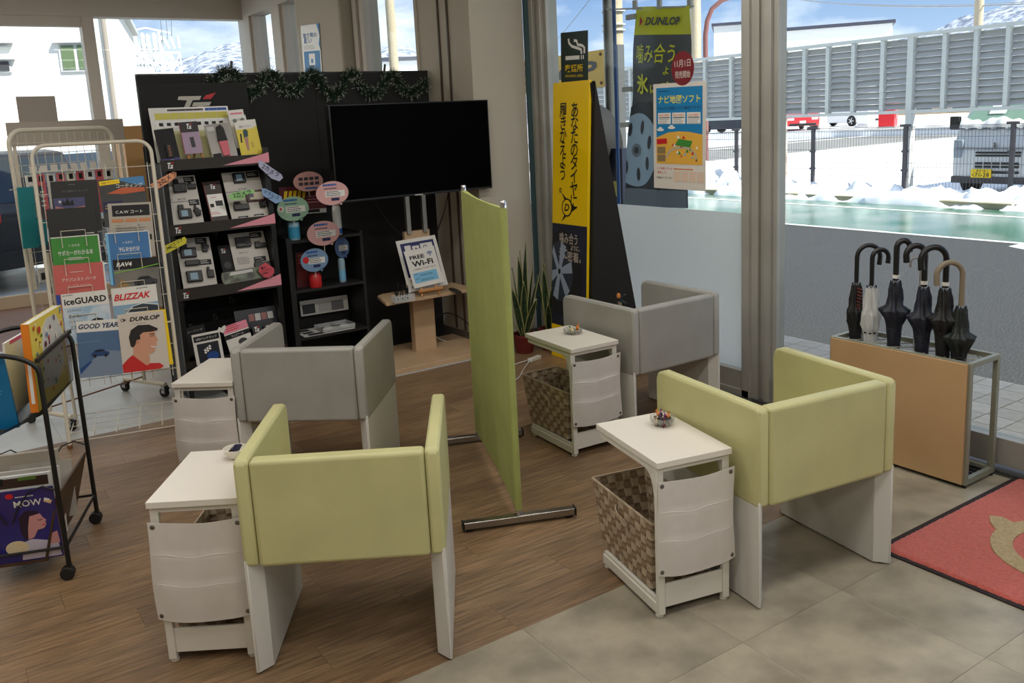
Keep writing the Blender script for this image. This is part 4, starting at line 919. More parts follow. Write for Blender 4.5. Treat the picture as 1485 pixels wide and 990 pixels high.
p = onp(288, 234, (0, 5.52, 1.5), (0, -1, .2)); p.z = 1.462 + (p.y - 5.5) * .15; easel('tiny wooden easel under the purple booklet on the top shelf', (p.x, p.y + .03, p.z + .006), .15, .09)
for i, (TL, TR, BL, c, lab) in enumerate((((334, 160), (356, 158), (340, 205), PINK, 'white and pink leaflet behind the yellow ones on the top shelf'), ((337, 169), (361, 166), (343, 215), LGREY, 'grey and white leaflet behind the yellow ones on the top shelf'))):
    t, w, h = rc('leaflet', lab, 'leaflet', TL, TR, BL, lam, 5.62 - .02 * i, 1.5, .2); rect(t, 'print_band', w * .5, h * .88, w * .8, h * .06, c)
    if i: oval(t, 'dot_print', w * .3, h * .85, w * .12, w * .12, GREY, .001); oval(t, 'dot_print', w * .75, h * .85, w * .12, w * .12, GREY, .001)
for i in range(3):
    t, w, h = rc('leaflet', ('yellow leaflet with a dark handheld tool picture, front of its stack', 'second yellow leaflet in the stack on the top shelf', 'rearmost yellow leaflet in the stack on the top shelf')[i], 'leaflet', (341 + i * 2.5, 178 - i * 1.5), (366 + i * 2.5, 175.5 - i * 1.5), (351 + i * 2.5, 229 - i * 2), mat('leaflet_yellow', (226, 204, 66), .45), 5.548 + .008 * i, 1.5, .2, group='yellow leaflets on the top shelf')
    rect(t, 'white_band', w * .5, h * .90, w, h * .2, lam)
    if i == 0:
        txt(t, '自動バッテリー', w * .56, h * .87, w * .7, h * .07, BLACK); poly(t, 'tool_print', [(w * .36, h * .56), (w * .62, h * .58), (w * .66, h * .74), (w * .54, h * .80), (w * .38, h * .76)], mat('tool_teal', (40, 74, 70), .5), .001); poly(t, 'tool_print', [(w * .40, h * .20), (w * .52, h * .18), (w * .60, h * .56), (w * .38, h * .56)], mat('tool_mauve', (180, 130, 120), .5), .001); rect(t, 'side_tab', w * .2, h * .55, w * .08, h * .25, BLACK, .001, rot=-.1)
        lines(t, w * .68, h * .4, w * .2, 4, .01, BROWN, .003)
# shelf 2 and 3 camera boards
def cam_gadget(par, x, y, w, h, lens=True, screen=False, mount=True, rot=0):
    o = MB().box(-w / 2, w / 2, -h / 2, h / 2, 0, .022, Matrix.Translation((x, y, 0)) @ Matrix.Rotation(rot, 4, 'Z')).build('dash_camera', black_pm, par, bevel=.004)
    if mount: MB().box(x - w * .42, x - w * .02, y + h * .4, y + h * .95, 0, .018).build('mount', black_pm, o, bevel=.003)
    if lens:
        MB().lathe([(h * .28, 0), (h * .28, .004), (h * .16, .005)], (x + w * .25, y, .022), 16).build('lens_ring', DGREY, o)
    if screen: rect(o, 'screen', x - w * .05, y - h * .02, w * .48, h * .62, mat('lcd_print', (130, 160, 178), .3), .0235)
    return o
def cam_board(label, TL, TR, BL, z, items, tags_, y=5.53):
    t, w, h = rc('camera_board', label, 'display board', TL, TR, BL, board_m, y, z, .42, .006, group='boards of dash cameras on the rack')
    for it in items:
        x, yy, ww, hh = it[:4]; cam_gadget(t, w * x, h * yy, w * ww, h * hh, *it[4:])
    for (x, yy, ww, hh, s) in tags_:
        rect(t, 'name_plate', w * x, h * yy, w * ww, h * hh, BLACK, .0012); lines(t, w * (x - ww * .4), h * (yy + .015), w * ww * .75, 2, h * .035, LGREY, h * .014, .0018)
    return t, w, h
A, w, h = cam_board('white board with two dash cameras at the left of the second shelf', (241.5, 256), (285.7, 253.5), (253, 333), 1.13, [(.42, .76, .42, .17, True, False, True), (.82, .77, .28, .09, False, False, True), (.42, .27, .44, .18, False, True, True), (.83, .28, .18, .14, True, False, True, .3)], [(.78, .92, .34, .10, ''), (.80, .48, .34, .11, '')])
rect(A, 'divider', w * .5, h * .51, w, h * .012, GREY, .001); small_logo(A, w * .06, h * .54, h * .03, GREY); small_logo(A, w * .06, h * .05, h * .03, GREY); txt(A, '¥63,720', w * .42, h * .555, w * .26, h * .035, DGREY); txt(A, '¥69,300', w * .42, h * .06, w * .26, h * .04, DGREY)
A, w, h = cam_board('white board with dash cameras and a mirror screen at the right of the second shelf', (321.5, 250.8), (376, 246.5), (337.5, 322), 1.13, [(.42, .86, .32, .20, False, True, False), (.30, .27, .40, .12, False, False, True), (.86, .28, .15, .12, True, False, False)], [(.80, .92, .34, .13, ''), (.3, .08, .26, .03, ''), (.72, .09, .26, .03, '')])
rect(A, 'divider', w * .5, h * .60, w, h * .012, GREY, .001)
mo = MB().box(w * .48, w * .98, h * .36, h * .58, 0, .012).build('mirror_monitor', mat('maroon_plastic', (70, 26, 30), .4), A, bevel=.003); rect(mo, 'screen', w * .75, h * .47, w * .36, h * .15, mat('map_print', (200, 190, 170), .4), .0135); rect(mo, 'screen_photo', w * .62, h * .49, w * .12, h * .09, mat('photo_print', (70, 66, 90), .4), .0145)
txt(A, '¥77,000', w * .45, h * .64, w * .22, h * .035, DGREY)
A, w, h = cam_board('white board with two dash cameras at the left of the third shelf', (256, 346.5), (304.8, 343), (267.6, 425), .72, [(.30, .72, .46, .18, False, True, True), (.80, .80, .16, .17, True, False, False), (.36, .53, .42, .10, False, False, False), (.36, .28, .46, .20, False, True, False), (.84, .30, .20, .14, False, False, True)], [(.74, .93, .34, .11, ''), (.76, .53, .36, .10, '')])
small_logo(A, w * .06, h * .05, h * .03, GREY); txt(A, '¥65,450', w * .42, h * .06, w * .26, h * .04, DGREY)
A, w, h = cam_board('white board with a rounded dash camera at the right of the third shelf', (331.5, 339.3), (382.6, 334), (346, 412), .72, [(.36, .80, .42, .20, True, False, False), (.83, .70, .34, .09, False, False, True), (.76, .30, .46, .13, False, False, True)], [(.76, .92, .34, .11, ''), (.74, .44, .34, .10, '')])
lines(A, w * .1, h * .5, w * .4, 5, h * .03, GREY, h * .012); txt(A, '¥49,170', w * .32, h * .60, w * .24, h * .035, DGREY)
t, w, h = rc('booklet', 'brown and white camera booklet in the middle of the second shelf', 'booklet', (292.7, 264.3), (317.6, 262), (308, 326), mat('booklet_brown', (58, 46, 38), .5), 5.55, 1.13, .40)
small_logo(t, w * .38, h * .82, w * .3); rect(t, 'white_panel', w * .52, h * .44, w * .9, h * .52, lam); rect(t, 'camera_print', w * .68, h * .48, w * .42, h * .12, DGREY, .001); rect(t, 'camera_print', w * .25, h * .44, w * .22, h * .08, BLACK, .001); txt(t, 'Series', w * .42, h * .63, w * .3, h * .04, RED); lines(t, w * .1, h * .27, w * .6, 2, .01, RED, .003)
rect(t, 'spine', w * .02, h * .5, w * .035, h, mat('spine_red', (130, 34, 34), .5), .0009)
t, w, h = rc('booklet', 'black camera booklet in the middle of the third shelf', 'booklet', (314, 357), (331, 355), (325, 401), black_bd, 5.55, .72, .40); small_logo(t, w * .2, h * .75, w * .4, LGREY); oval(t, 'lens_print', w * .5, h * .35, w * .3, w * .3, DGREY, .001)
t = thing('mirror_camera', 'wide rear-view mirror camera lying on the third shelf lip', 'mirror camera', M=frame(onp(323, 414, (0, 5.515, .745), (0, -1, .3)), onp(390, 402, (0, 5.515, .745), (0, -1, .3)) - onp(323, 414, (0, 5.515, .745), (0, -1, .3)), (0, .3, 1)))
MB().prism([(.01, 0), (.27, 0), (.285, .02), (.285, .06), (.27, .078), (.01, .078), (0, .06), (0, .02)], 0, .016).build('housing', mat('mirror_grey', (96, 98, 84), .3), t, bevel=.003)
rect(t, 'screen', .143, .040, .262, .062, mat('street_print', (104, 116, 92), .3, noise=(18, (44, 46, 40), .4, .6)), .0172); poly(t, 'sky_print', [(.05, .05), (.2, .052), (.2, .07), (.06, .07)], LGREY, .0178)
def ptag(label, pts, m, text, rot=0, y=5.48, sz=None):
    """pointed promo tag, picture polygon on plane y"""
    q = [ony(*p, y) for p in pts]; c = sum(q, Vector()) / len(q); t = thing('promo_tag', label, 'tag', M=frame(c, (1, 0, 0), (0, 0, 1)), group='handwritten promo tags on the racks')
    poly(t, 'tag_card', [(p.x - c.x, p.z - c.z) for p in q], m, .001, .001)
    xs = [p.x - c.x for p in q]; wd = (max(xs) - min(xs)) * .72 / max(.5, math.cos(rot))
    txt(t, text, 0, .006, wd * .92, None, BLACK, .0022, .01, rot=rot); lines(t, -wd * .3, -.016, wd * .5, 1, .01, DGREY, .004, .0022)
    return t
o_t = mat('tag_orange', (232, 160, 120), .6); y_t = mat('tag_yellow', (222, 214, 66), .6); v_t = mat('tag_lilac', (176, 180, 206), .6); b_t = mat('tag_blue', (140, 172, 214), .6); g_t = mat('tag_green', (156, 208, 136), .6); r_t = mat('tag_red', (206, 82, 96), .6)
c1 = lambda x, y: (230 + x / 7.816, 225 + y / 7.816); c2 = lambda x, y: (220 + x / 4.304, 290 + y / 4.304)
ptag('orange handwritten tag at the left post of the rack', [c5(84, 830), c5(255, 733), c5(275, 745), c5(275, 770), c5(230, 812), c5(132, 866)], o_t, '2カメラ', .52)
ptag('yellow handwritten tag at the left post of the rack', [c2(62, 308), c2(80, 285), c2(205, 228), c2(218, 245), c2(215, 270), c2(78, 343)], y_t, '360°エリア', .44)
ptag('lilac handwritten tag at the right end of the top shelf', [c1(1130, 60), c1(1170, 65), c1(1390, 215), c1(1410, 255), c1(1370, 295), c1(1280, 265), c1(1135, 130)], v_t, '2カメラ', -.60)
ptag('blue handwritten tag at the right of the second shelf', [c1(1165, 372), c1(1210, 378), c1(1395, 470), c1(1400, 520), c1(1330, 550), c1(1180, 455)], b_t, 'ドラレコ', -.52)
ptag('green handwritten tag across the second shelf board', [c1(785, 465), c1(830, 430), c1(985, 395), c1(1085, 390), c1(1090, 425), c1(980, 450), c1(975, 490), c1(835, 512)], g_t, '2カメラ', .15, 5.50)
ptag('red speech-bubble tag on the mirror camera', [c2(672, 415), c2(710, 388), c2(762, 425), c2(765, 455), c2(735, 485), c2(700, 482), c2(668, 445)], r_t, '電子\nインナー\nミラー', .05, 5.48)
# bottom shelf goods
t, w, h = rc('display_card', 'framed LED light card on the bottom shelf of the rack', 'display card', (278.5, 486), (318.5, 478), (286, 530), lam, 5.40, .33, .15, .008)
rect(t, 'black_band', w * .5, h * .83, w * .92, h * .19, BLACK); txt(t, 'LEDバックランプ', w * .5, h * .83, w * .75, h * .08, WHITE); rect(t, 'photo', w * .5, h * .36, w * .78, h * .62, mat('photo_dark', (30, 34, 44), .4), .001); oval(t, 'blue_glow_print', w * .62, h * .22, w * .22, h * .14, mat('print_blue', (30, 70, 140), .4), .0014)
for i in range(2):
    for j in range(3): rect(t, 'led_print', w * (.38 + .09 * j), h * (.36 + .08 * i + .05 * j), w * .07, h * .07, WHITE, .0018, rot=.6)
t, w, h = rc('display_card', 'dark framed card behind the LED light card', 'display card', (262, 478), (298, 469), (270, 520), black_bd, 5.55, .33, .15, .006); txt(t, 'トレーニング', w * .55, h * .85, w * .7, h * .08, LGREY)
t, w, h = rc('display_card', 'white card with pink header and a small heart on the bottom shelf', 'display card', (325.5, 474), (360.5, 462), (334, 512), lam, 5.42, .33, .15, .006)
rect(t, 'pink_header', w * .5, h * .86, w, h * .30, PINK); lines(t, w * .12, h * .95, w * .6, 3, h * .08, RED, h * .03, .0012); rect(t, 'black_band', w * .5, h * .58, w, h * .17, BLACK, .0012); txt(t, 'ウェビアーム', w * .5, h * .58, w * .5, h * .08, WHITE, .0016); oval(t, 'arm_print', w * .62, h * .28, w * .18, h * .12, DGREY, .0012)
poly(t, 'heart', [(w * -.02, h * .80), (w * .16, h * .95), (w * .14, h * 1.06), (w * .04, h * 1.04), (w * -.02, h * 1.0), (w * -.1, h * 1.06), (w * -.18, h * .98), (w * -.14, h * .90)], lam, .003)
for i, (TL, TR, BL) in enumerate((((366, 470), (380, 466), (372, 500)), ((383, 468), (397, 464), (389, 498)))):
    t, w, h = rc('booklet', ('dark grey booklet with white logo, left one on the bottom shelf', 'dark grey booklet with white logo, right one on the bottom shelf')[i], 'booklet', TL, TR, BL, DGREY, 5.46, .33, .15); small_logo(t, w * .2, h * .6, w * .5)
t, w, h = rc('blister_pack', 'dark glossy pack with picture panels on the bottom shelf', 'package', (337, 452), (398, 442.5), (344, 480), mat('pack_grey', (58, 60, 66), .25), 5.56, .35, .25, .01)
for k in range(4): rect(t, 'picture_panel', w * (.38 + .15 * k), h * .55, w * .13, h * .36, (mat('picture_rose', (150, 100, 96), .4), LGREY)[k % 2], .0012)
# ================================================================ black bookcase with sprays
BX0, BX1, BYF, BYB = 2.0, 2.53, 5.62, 5.93
bc = thing('bookcase', 'low black bookcase with an arched back between the rack and the television', 'shelf', (BX0, BYF, 0)); bw = BX1 - BX0; bd = BYB - BYF
bcm = mat('bookcase_black', (26, 26, 27), .6)
MB().box(0, .02, 0, bd, 0, .955).box(-.015, 0, 0, .02, 0, .955).build('side_panel', bcm, bc); MB().box(bw - .02, bw, 0, bd, 0, .955).build('side_panel', bcm, bc)
for z in (.94, .605, .28, .05): MB().box(.02, bw - .02, 0, bd, z - .018, z).build('shelf', bcm, bc)
MB().box(.02, bw - .02, bd - .008, bd, .05, .955).build('back_panel', bcm, bc)
arch = [(0.0, .955), (bw, .955), (bw - .04, 1.03), (bw - .10, 1.10), (bw - .16, 1.125), (.16, 1.125), (.10, 1.12), (.04, 1.05)]
MB().prism(arch, bd - .02, bd, lambda u, v, z: (u, z, v)).build('arched_top', bcm, bc)
def bottle(label, px, py, y, z, r, h, prof, m, band, group='sprays and bottles on the black bookcase'):
    x = ony(px, py, y).x; t = thing('spray_bottle', label, 'bottle', (x, y, z), 0, group)
    MB().lathe([(r * a, h * b_) for a, b_ in prof], (0, 0, 0), 24).build('body', m, t, smooth=50)
    if band: MB().lathe([(r * 1.015, h * band[0]), (r * 1.015, h * band[1])], (0, 0, 0), 24, close=False).build('label_band', band[2], t)
    return t
can = [(.9, 0), (1, .03), (1, .8), (.98, .9), (.8, .98), (.6, 1)]
lb = mat('pale_blue_can', (150, 196, 216), .35); wb = mat('white_bottle', (214, 216, 212), .35); rb = mat('red_tub', (196, 40, 44), .35)
bottle('pale blue can under the green round card on the bookcase top', 427, 342, 5.66, .94, .038, .125, can, lb, (.12, .72, mat('can_blue', (60, 150, 190), .35)))
bottle('tall white bottle with blue base under the pink round card on the bookcase top', 490, 334, 5.68, .94, .030, .20, can, wb, (.04, .22, mat('bottle_blue', (46, 84, 160), .35)))
t = bottle('red tub under the blue round card on the second shelf', 458, 412, 5.66, .605, .042, .10, [(.95, 0), (1, .05), (1, .75), (.8, .9), (.7, 1)], rb, None)
t = bottle('slim blue and white spray bottle at the right of the second shelf', 497, 404, 5.70, .605, .024, .17, can, mat('ice_bottle', (150, 180, 196), .3), (.1, .5, LBLUE))
t, w, h = rc('booklet', 'dark red booklet standing at the left of the second shelf', 'booklet', (424, 367), (446, 366), (431, 418), mat('booklet_darkred', (92, 24, 26), .5), 5.74, .7, .08); lines(t, w * .15, h * .9, w * .6, 3, .025, mat('dim_red', (150, 90, 84), .5), .006); oval(t, 'dial_print', w * .5, h * .35, w * .35, w * .3, mat('dial_red', (120, 36, 30), .5), .001)
t, w, h = rc('sign_card', 'maroon product board with yellow cup pictures behind the round cards', 'sign', (402, 272), (468, 268), (408, 312), mat('maroon_board', (92, 28, 34), .5), 5.80, 1.1, .05)
for k in range(5): poly(t, 'cup_print', [(w * (.08 + .10 * k), h * .56), (w * (.14 + .10 * k), h * .56), (w * (.18 + .10 * k), h * .85), (w * (.11 + .10 * k), h * .85)], YEL, .001)
rect(t, 'white_strip', w * .55, h * .06, w * .9, h * .16, LGREY, .001); rect(t, 'dark_photo', w * .65, h * .07, w * .4, h * .12, BLACK, .0014); lines(t, w * .6, h * .6, w * .3, 3, .02, PINK, .004)
def bubble(label, c, rx, ry, m, y, kind, ztop=None):
    p = ony(*c, y); e_ = ony(c[0] + rx, c[1], y); u_ = ony(c[0], c[1] - ry, y); RX, RY_ = abs(e_.x - p.x), abs(u_.z - p.z)
    t = thing('round_promo_card', label, 'promo card', M=frame(p, (1, 0, 0), (0, 0, 1)), group='round promo cards over the bookcase')
    oval(t, 'card', 0, 0, RX, RY_, m, .001, .001, 36); poly(t, 'card_tail', [(RX * .3, -RY_ * .9), (RX * .62, -RY_ * .72), (RX * .5, -RY_ * 1.06)], m, .001)
    if kind == 'text':
        rect(t, 'white_panel', RX * .16, -RY_ * .05, RX * 1.2, RY_ * .5, lam, .0014); lines(t, -RX * .38, RY_ * .08, RX * 1.0, 3, RY_ * .15, DGREY, RY_ * .06, .0018); lines(t, -RX * .55, RY_ * .62, RX * 1.1, 1, .01, BLUE, RY_ * .16, .0018, seed=3); lines(t, -RX * .5, RY_ * .36, RX * 1.0, 1, .01, NAVY, RY_ * .08, .0018, seed=4); rect(t, 'photo_panel', RX * .15, -RY_ * .52, RX * .5, RY_ * .24, NAVY, .0016)
    else:
        for i in range(4):
            for j in range(2): rect(t, 'photo_panel', RX * (-.5 + .36 * i), RY_ * (.28 - .5 * j), RX * .28, RY_ * .32, DGREY, .0014)
        rect(t, 'blue_strip', RX * .15, -RY_ * .68, RX * .8, RY_ * .16, BLUE, .0014)
    MB().bar((0, -RY_ * .9, -.002), (0, -RY_ * 1.5, -.004), .006, .003).build('stem', clearp, t)
    return t
pk = mat('bubble_pink', (206, 158, 154), .35); gn = mat('bubble_green', (140, 176, 148), .35); bl = mat('bubble_blue', (116, 146, 178), .35)
bubble('round pink card of photos, highest above the bookcase', (447, 263), 21.5, 14.5, pk, 5.70, 'photo')
tb = bubble('round pink text card over the tall white bottle', (482, 280), 23.5, 17.5, pk, 5.24, 'text'); ti = tb.matrix_world.inverted(); MB().bar(ti @ onp(484, 292, (0, 5.25, 0), (0, -1, 0)), ti @ Vector((ony(490, 334, 5.68).x, 5.665, 1.13)), .004, .003).build('stem', clearp, tb)
t = bubble('round pale green card with a flower over the blue can', (425, 302.5), 23, 18, gn, 5.60, 'text')
for k in range(6): oval(t, 'petal', -.083 + .012 * math.cos(k * 1.047), .004 + .012 * math.sin(k * 1.047), .008, .008, lam, .002)
oval(t, 'flower_centre', -.083, .004, .007, .007, RED, .0024)
bubble('round pink card with two small pictures in front of the bookcase top shelf', (469, 342 - 4), 23.5, 18, pk, 5.58, 'text')
t = bubble('round blue card over the red tub', (456, 377), 20, 17, bl, 5.60, 'text'); oval(t, 'red_dot', -.06, .006, .022, .022, RED, .002)
bubble('small oval blue card over the slim spray bottle', (496, 358.5), 10.5, 15.5, mat('bubble_dark_blue', (66, 96, 140), .35), 5.68, 'text')
# sample catalogue with tray on the lowest visible shelf
t, w, h = rc('sample_catalogue', 'open white catalogue with picture panels standing on the lower shelf', 'catalogue', (435, 437), (504, 427), (437, 459), lam, 5.86, .35, .15)
for k in range(3): rect(t, 'picture_panel', w * (.17 + .27 * k) + (w * .06 if k else 0), h * .42, w * (.26), h * .62, (DGREY, LGREY, GREY)[k], .001)
t, w, h = card('sample_sheet', 'white sample sheet with dark pictures lying on the lower shelf', 'sheet', (2.05, 5.85, .284), (2.42, 5.85, .284), (2.05, 5.62, .284), lam, .002)
for x, y, a, b_ in ((.12, .8, .2, .28), (.12, .45, .2, .2), (.2, .15, .3, .24), (.55, .6, .3, .4)): rect(t, 'picture_panel', w * x + .02, h * y, w * a, h * b_, DGREY, .001)
t = thing('sample_tray', 'clear tray holding two white round samples on the lower shelf', 'tray', (2.31, 5.72, .286)); 
MB().box(-.12, .12, -.08, -.077, 0, .03).box(-.12, .12, .077, .08, 0, .03).box(-.12, -.117, -.08, .08, 0, .03).box(.117, .12, -.08, .08, 0, .03).box(-.0015, .0015, -.08, .08, 0, .03).build('tray_wall', clearp, t); MB().box(-.118, .118, -.078, .078, 0, .003).build('tray_floor', BLACK, t)
for i, x in enumerate((-.06, .06)):
    s_ = thing('round_sample', ('white round sample in the left half of the clear tray', 'white round sample in the right half of the clear tray')[i], 'sample', (2.31 + x, 5.69, .29)); MB().lathe([(.03, 0), (.033, .004), (.033, .014), (.03, .017)], (0, 0, 0), 24).build('disc', lam, s_)
# ================================================================ brochure rack (front, cream wire)
a1 = R_(-12.5); u1 = Vector((math.cos(a1), math.sin(a1), 0)); v1 = Vector((-u1.y, u1.x, 0)); f1 = Vector((.517, 5.227, 0))
t = thing('brochure_rack', 'cream wire brochure rack holding two columns of leaflets, front one of the two wire racks', 'rack', f1, a1)
WD, TH, LE = .600, 1.64, .14     # width, height, lean per metre
def lp(x, z, off=0): return (x, z * LE + off, z)
r_ = .0105
pts = [lp(0, 0)] + [lp(0, TH - .07)] + [lp(.07 - .07 * math.cos(k * math.pi / 12), TH - .07 + .07 * math.sin(k * math.pi / 12)) for k in range(1, 7)] + [lp(WD - .07 + .07 * math.sin(k * math.pi / 12), TH - .07 + .07 * math.cos(k * math.pi / 12)) for k in range(0, 7)] + [lp(WD, 0)]
MB().tube(pts, r_, 10).build('frame_tube', white_wire, t, smooth=70)
for x in (0, WD):
    MB().tube([(x, .46, .0), (x, .30, 1.05)], r_ * .9, 8).build('rear_leg', white_wire, t); MB().cyl((x, 0, 0), (x, 0, .02), .014, 10).build('foot_cap', BROWN, t)
b = MB()
for k in range(6):
    x = .03 + (WD - .06) * k / 5; b.tube([lp(x, .32, -.006), lp(x, TH - .12, -.006)], .0022, 5)
for z in (.36, .50, .62, .78, .93, 1.08, 1.23, 1.38, 1.5): b.tube([lp(.0, z, -.004), lp(WD, z, -.004)], .0022, 5)
b.build('back_wire', white_wire, t)
for c in range(2):
    for k in range(6):
        z = .42 + .152 * k; x0 = .045 + .265 * c
        MB().tube([lp(x0 + .05, z - .09, -.028), lp(x0 + .05, z, -.040), lp(x0 + .17, z, -.040), lp(x0 + .17, z - .09, -.028)], .0026, 6).build('pocket_loop', white_wire, t)
MB().tube([lp(0, .63, -.03), lp(WD, .63, -.03)], .0026, 6).build('front_rail', white_wire, t)
b = MB()
for y in (0, .12, .24, .35, .46): b.tube([(0, y, .05 if y else .035), (WD, y, .05 if y else .035)], .0028 if y in (0, .46) else .002, 6)
for x in (.0, .12, .24, .36, .48, WD): b.tube([(x, 0, .052), (x, .46, .052)], .0026, 6)
for x in (.12, .24, .36, .48): b.tube([(x, .12, .05), (x, .12, .02)], .0022, 5)
b.build('base_grid', white_wire, t); 
# brochures: local plane of the rack
ln_ = math.atan(LE); n1 = (-v1 * math.cos(ln_) + Vector((0, 0, math.sin(ln_)))).normalized()
def bro(name, label, TL, TR, BL, m, off=.012, cat='brochure', group=None, thick=.002):
    P_ = f1 + n1 * off; return card(name, label, cat, onp(*TL, P_, n1), onp(*TR, P_, n1), onp(*BL, P_, n1), m, thick, group)
t, w, h = bro('brochure', 'black brochure with a pale night car scene, top of the left column', (71.8, 263.6), (140, 260), (81, 338), mat('bro_black', (28, 27, 28), .4))
rect(t, 'picture', w * .36, h * .52, w * .66, h * .30, mat('bro_dusk', (70, 72, 112), .4)); poly(t, 'picture_glow', [(w * .04, h * .38), (w * .70, h * .38), (w * .68, h * .50), (w * .3, h * .46), (w * .06, h * .52)], mat('bro_rose', (170, 110, 112), .4), .0011)
poly(t, 'castle_print', [(w * .2, h * .52), (w * .22, h * .62), (w * .27, h * .58), (w * .32, h * .68), (w * .37, h * .58), (w * .43, h * .64), (w * .46, h * .52)], BLACK, .0014); txt(t, 'ガラス撥水コーティング', w * .5, h * .80, w * .55, h * .045, GREY); lines(t, w * .38, h * .92, w * .2, 1, .01, GREY, .003); oval(t, 'moon_print', w * .16, h * .60, w * .03, w * .03, LGREY, .0014)
t, w, h = bro('brochure', 'plain black carbon-pattern brochure in the left column', (68, 303.6), (138, 299), (76, 380), mat('bro_carbon', (16, 15, 15), .35, bump=(300, .3)), .016); rect(t, 'label', w * .85, h * .5, w * .16, .005, LGREY)
t, w, h = bro('brochure', 'green guide brochure with white lettering in the left column', (74.5, 344.5), (145, 339), (82, 420), mat('bro_green', (60, 138, 52), .5), .022)
rect(t, 'white_edge', w * .985, h * .5, w * .03, h, lam); rect(t, 'white_edge', w * .5, h * .99, w, h * .02, lam); txt(t, 'トヨタの', w * .47, h * .82, w * .22, h * .05, WHITE); txt(t, 'サポカーがわかる本', w * .48, h * .68, w * .72, h * .10, WHITE, .0012, .006); lines(t, w * .32, h * .58, w * .35, 2, .012, WHITE, .0025)
t, w, h = bro('brochure', 'salmon red guide brochure with white lettering in the left column', (77, 385), (151.5, 379), (84, 455), mat('bro_salmon', (196, 96, 90), .5), .028)
rect(t, 'white_edge', w * .985, h * .5, w * .03, h, lam); txt(t, 'アドバンスト パーク', w * .48, h * .68, w * .66, h * .07, WHITE, .0012, .004); lines(t, w * .32, h * .83, w * .35, 1, .012, WHITE, .0025); txt(t, 'GUIDE BOOK', w * .48, h * .55, w * .46, h * .04, mat('dim_white', (226, 170, 166), .5)); 
icy = mat('bro_ice', (150, 180, 204), .5, noise=(9, (206, 214, 220), .35, .65))
t, w, h = bro('brochure', 'pale blue winter tyre brochure with bold black title in the left column', (89.7, 427), (157.5, 419.4), (98, 500), icy, .034)
rect(t, 'white_band', w * .5, h * .86, w, h * .28, lam); txt(t, 'iceGUARD', w * .50, h * .84, w * .90, h * .13, BLACK, .0012, .03); lines(t, w * .03, h * .96, w * .3, 1, .01, DGREY, .003)
for k, s in enumerate(('よりちゃんと', '曲がる。', 'よりちゃんと', '止まる。')): txt(t, s, w * .24, h * (.66 - .11 * k), w * (.30, .26)[k % 2], h * (.05, .08)[k % 2], DGREY)
poly(t, 'hood_print', [(w * .46, h * .30), (w * .5, h * .52), (w * .62, h * .66), (w * .75, h * .68), (w * .88, h * .55), (w * .92, h * .30)], mat('bro_hood', (190, 206, 216), .5), .001); poly(t, 'hair_print', [(w * .50, h * .30), (w * .54, h * .42), (w * .68, h * .47), (w * .82, h * .44), (w * .90, h * .30)], BLACK, .0014); poly(t, 'face_print', [(w * .56, h * .22), (w * .56, h * .35), (w * .68, h * .39), (w * .80, h * .35), (w * .80, h * .22)], SKIN, .0018)
rect(t, 'blue_page_edge', -w * .06, h * .9, w * .08, h * .2, mat('bro_royal', (40, 66, 150), .5), .0002, .002)
gy = mat('bro_steel_blue', (70, 100, 138), .4, noise=(3, (92, 118, 150), .3, .7))
t, w, h = bro('brochure', 'steel blue brochure with a dark blue car, bottom of the left column', (97, 468), (160, 463.5), (116, 548), gy, .042)
t, w, h = t, w, h
rect(t, 'white_band', w * .5, h * .90, w, h * .20, lam); txt(t, 'GOOD YEAR', w * .51, h * .90, w * .92, h * .09, mat('title_navy', (20, 32, 84), .5), .0012, .03, shear=.25)
poly(t, 'road_print', [(0, 0), (w, 0), (w, h * .42), (w * .6, h * .46), (0, h * .12)], mat('bro_road', (120, 136, 158), .5), .0008)
poly(t, 'stripe_print', [(w * .02, h * .16), (w * .30, h * .30), (w * .30, h * .26), (w * .02, h * .06)], mat('stripe_blue', (30, 70, 130), .5), .001)
def carprint(t, x, y, s, body, glass):
    poly(t, 'car_print', [(x, y), (x, y + s * .16), (x + s * .12, y + s * .26), (x + s * .25, y + s * .40), (x + s * .65, y + s * .42), (x + s * .82, y + s * .28), (x + s, y + s * .22), (x + s, y + s * .04), (x + s * .85, y)], body, .0014)
    poly(t, 'window_print', [(x + s * .18, y + s * .27), (x + s * .28, y + s * .37), (x + s * .62, y + s * .38), (x + s * .74, y + s * .28)], glass, .0018)
    for q in (.2, .8): oval(t, 'wheel_print', x + s * q, y + s * .02, s * .09, s * .10, BLACK, .002)
carprint(t, w * .30, h * .36, w * .42, mat('car_print_blue', (30, 60, 110), .5), BLACK)
t, w, h = bro('brochure', 'blue and orange car coating brochure with yellow banner, top of the right column', (145.5, 261), (212, 254.5), (153, 330), mat('bro_mix', (70, 72, 72), .4, noise=(4, (46, 46, 48), .3, .7)), .012)
poly(t, 'sky_print', [(w * .30, h), (w, h), (w, h * .80), (w * .72, h * .86)], mat('bro_sky', (70, 130, 180), .5), .0008); rect(t, 'yellow_banner', w * .24, h * .93, w * .44, h * .09, YEL, .0012, rot=.04); txt(t, '全国統一キャンペーン', w * .24, h * .93, w * .36, h * .04, BLACK, .0016, rot=.04)
poly(t, 'orange_streak', [(w * .15, h * .70), (w * .50, h * .80), (w * .98, h * .76), (w * .98, h * .68), (w * .5, h * .66)], mat('bro_streak', (190, 92, 54), .5), .0012); txt(t, 'コーティング', w * .66, h * .83, w * .58, h * .09, lam, .0016, .01, rot=-.04)
rect(t, 'blue_box', w * .24, h * .42, w * .42, h * .22, NAVY, .0012); txt(t, 'ご利用頂、', w * .24, h * .42, w * .34, h * .09, YEL, .0016, .01)
cg_ = mat('bro_warm_grey', (176, 168, 156), .5)
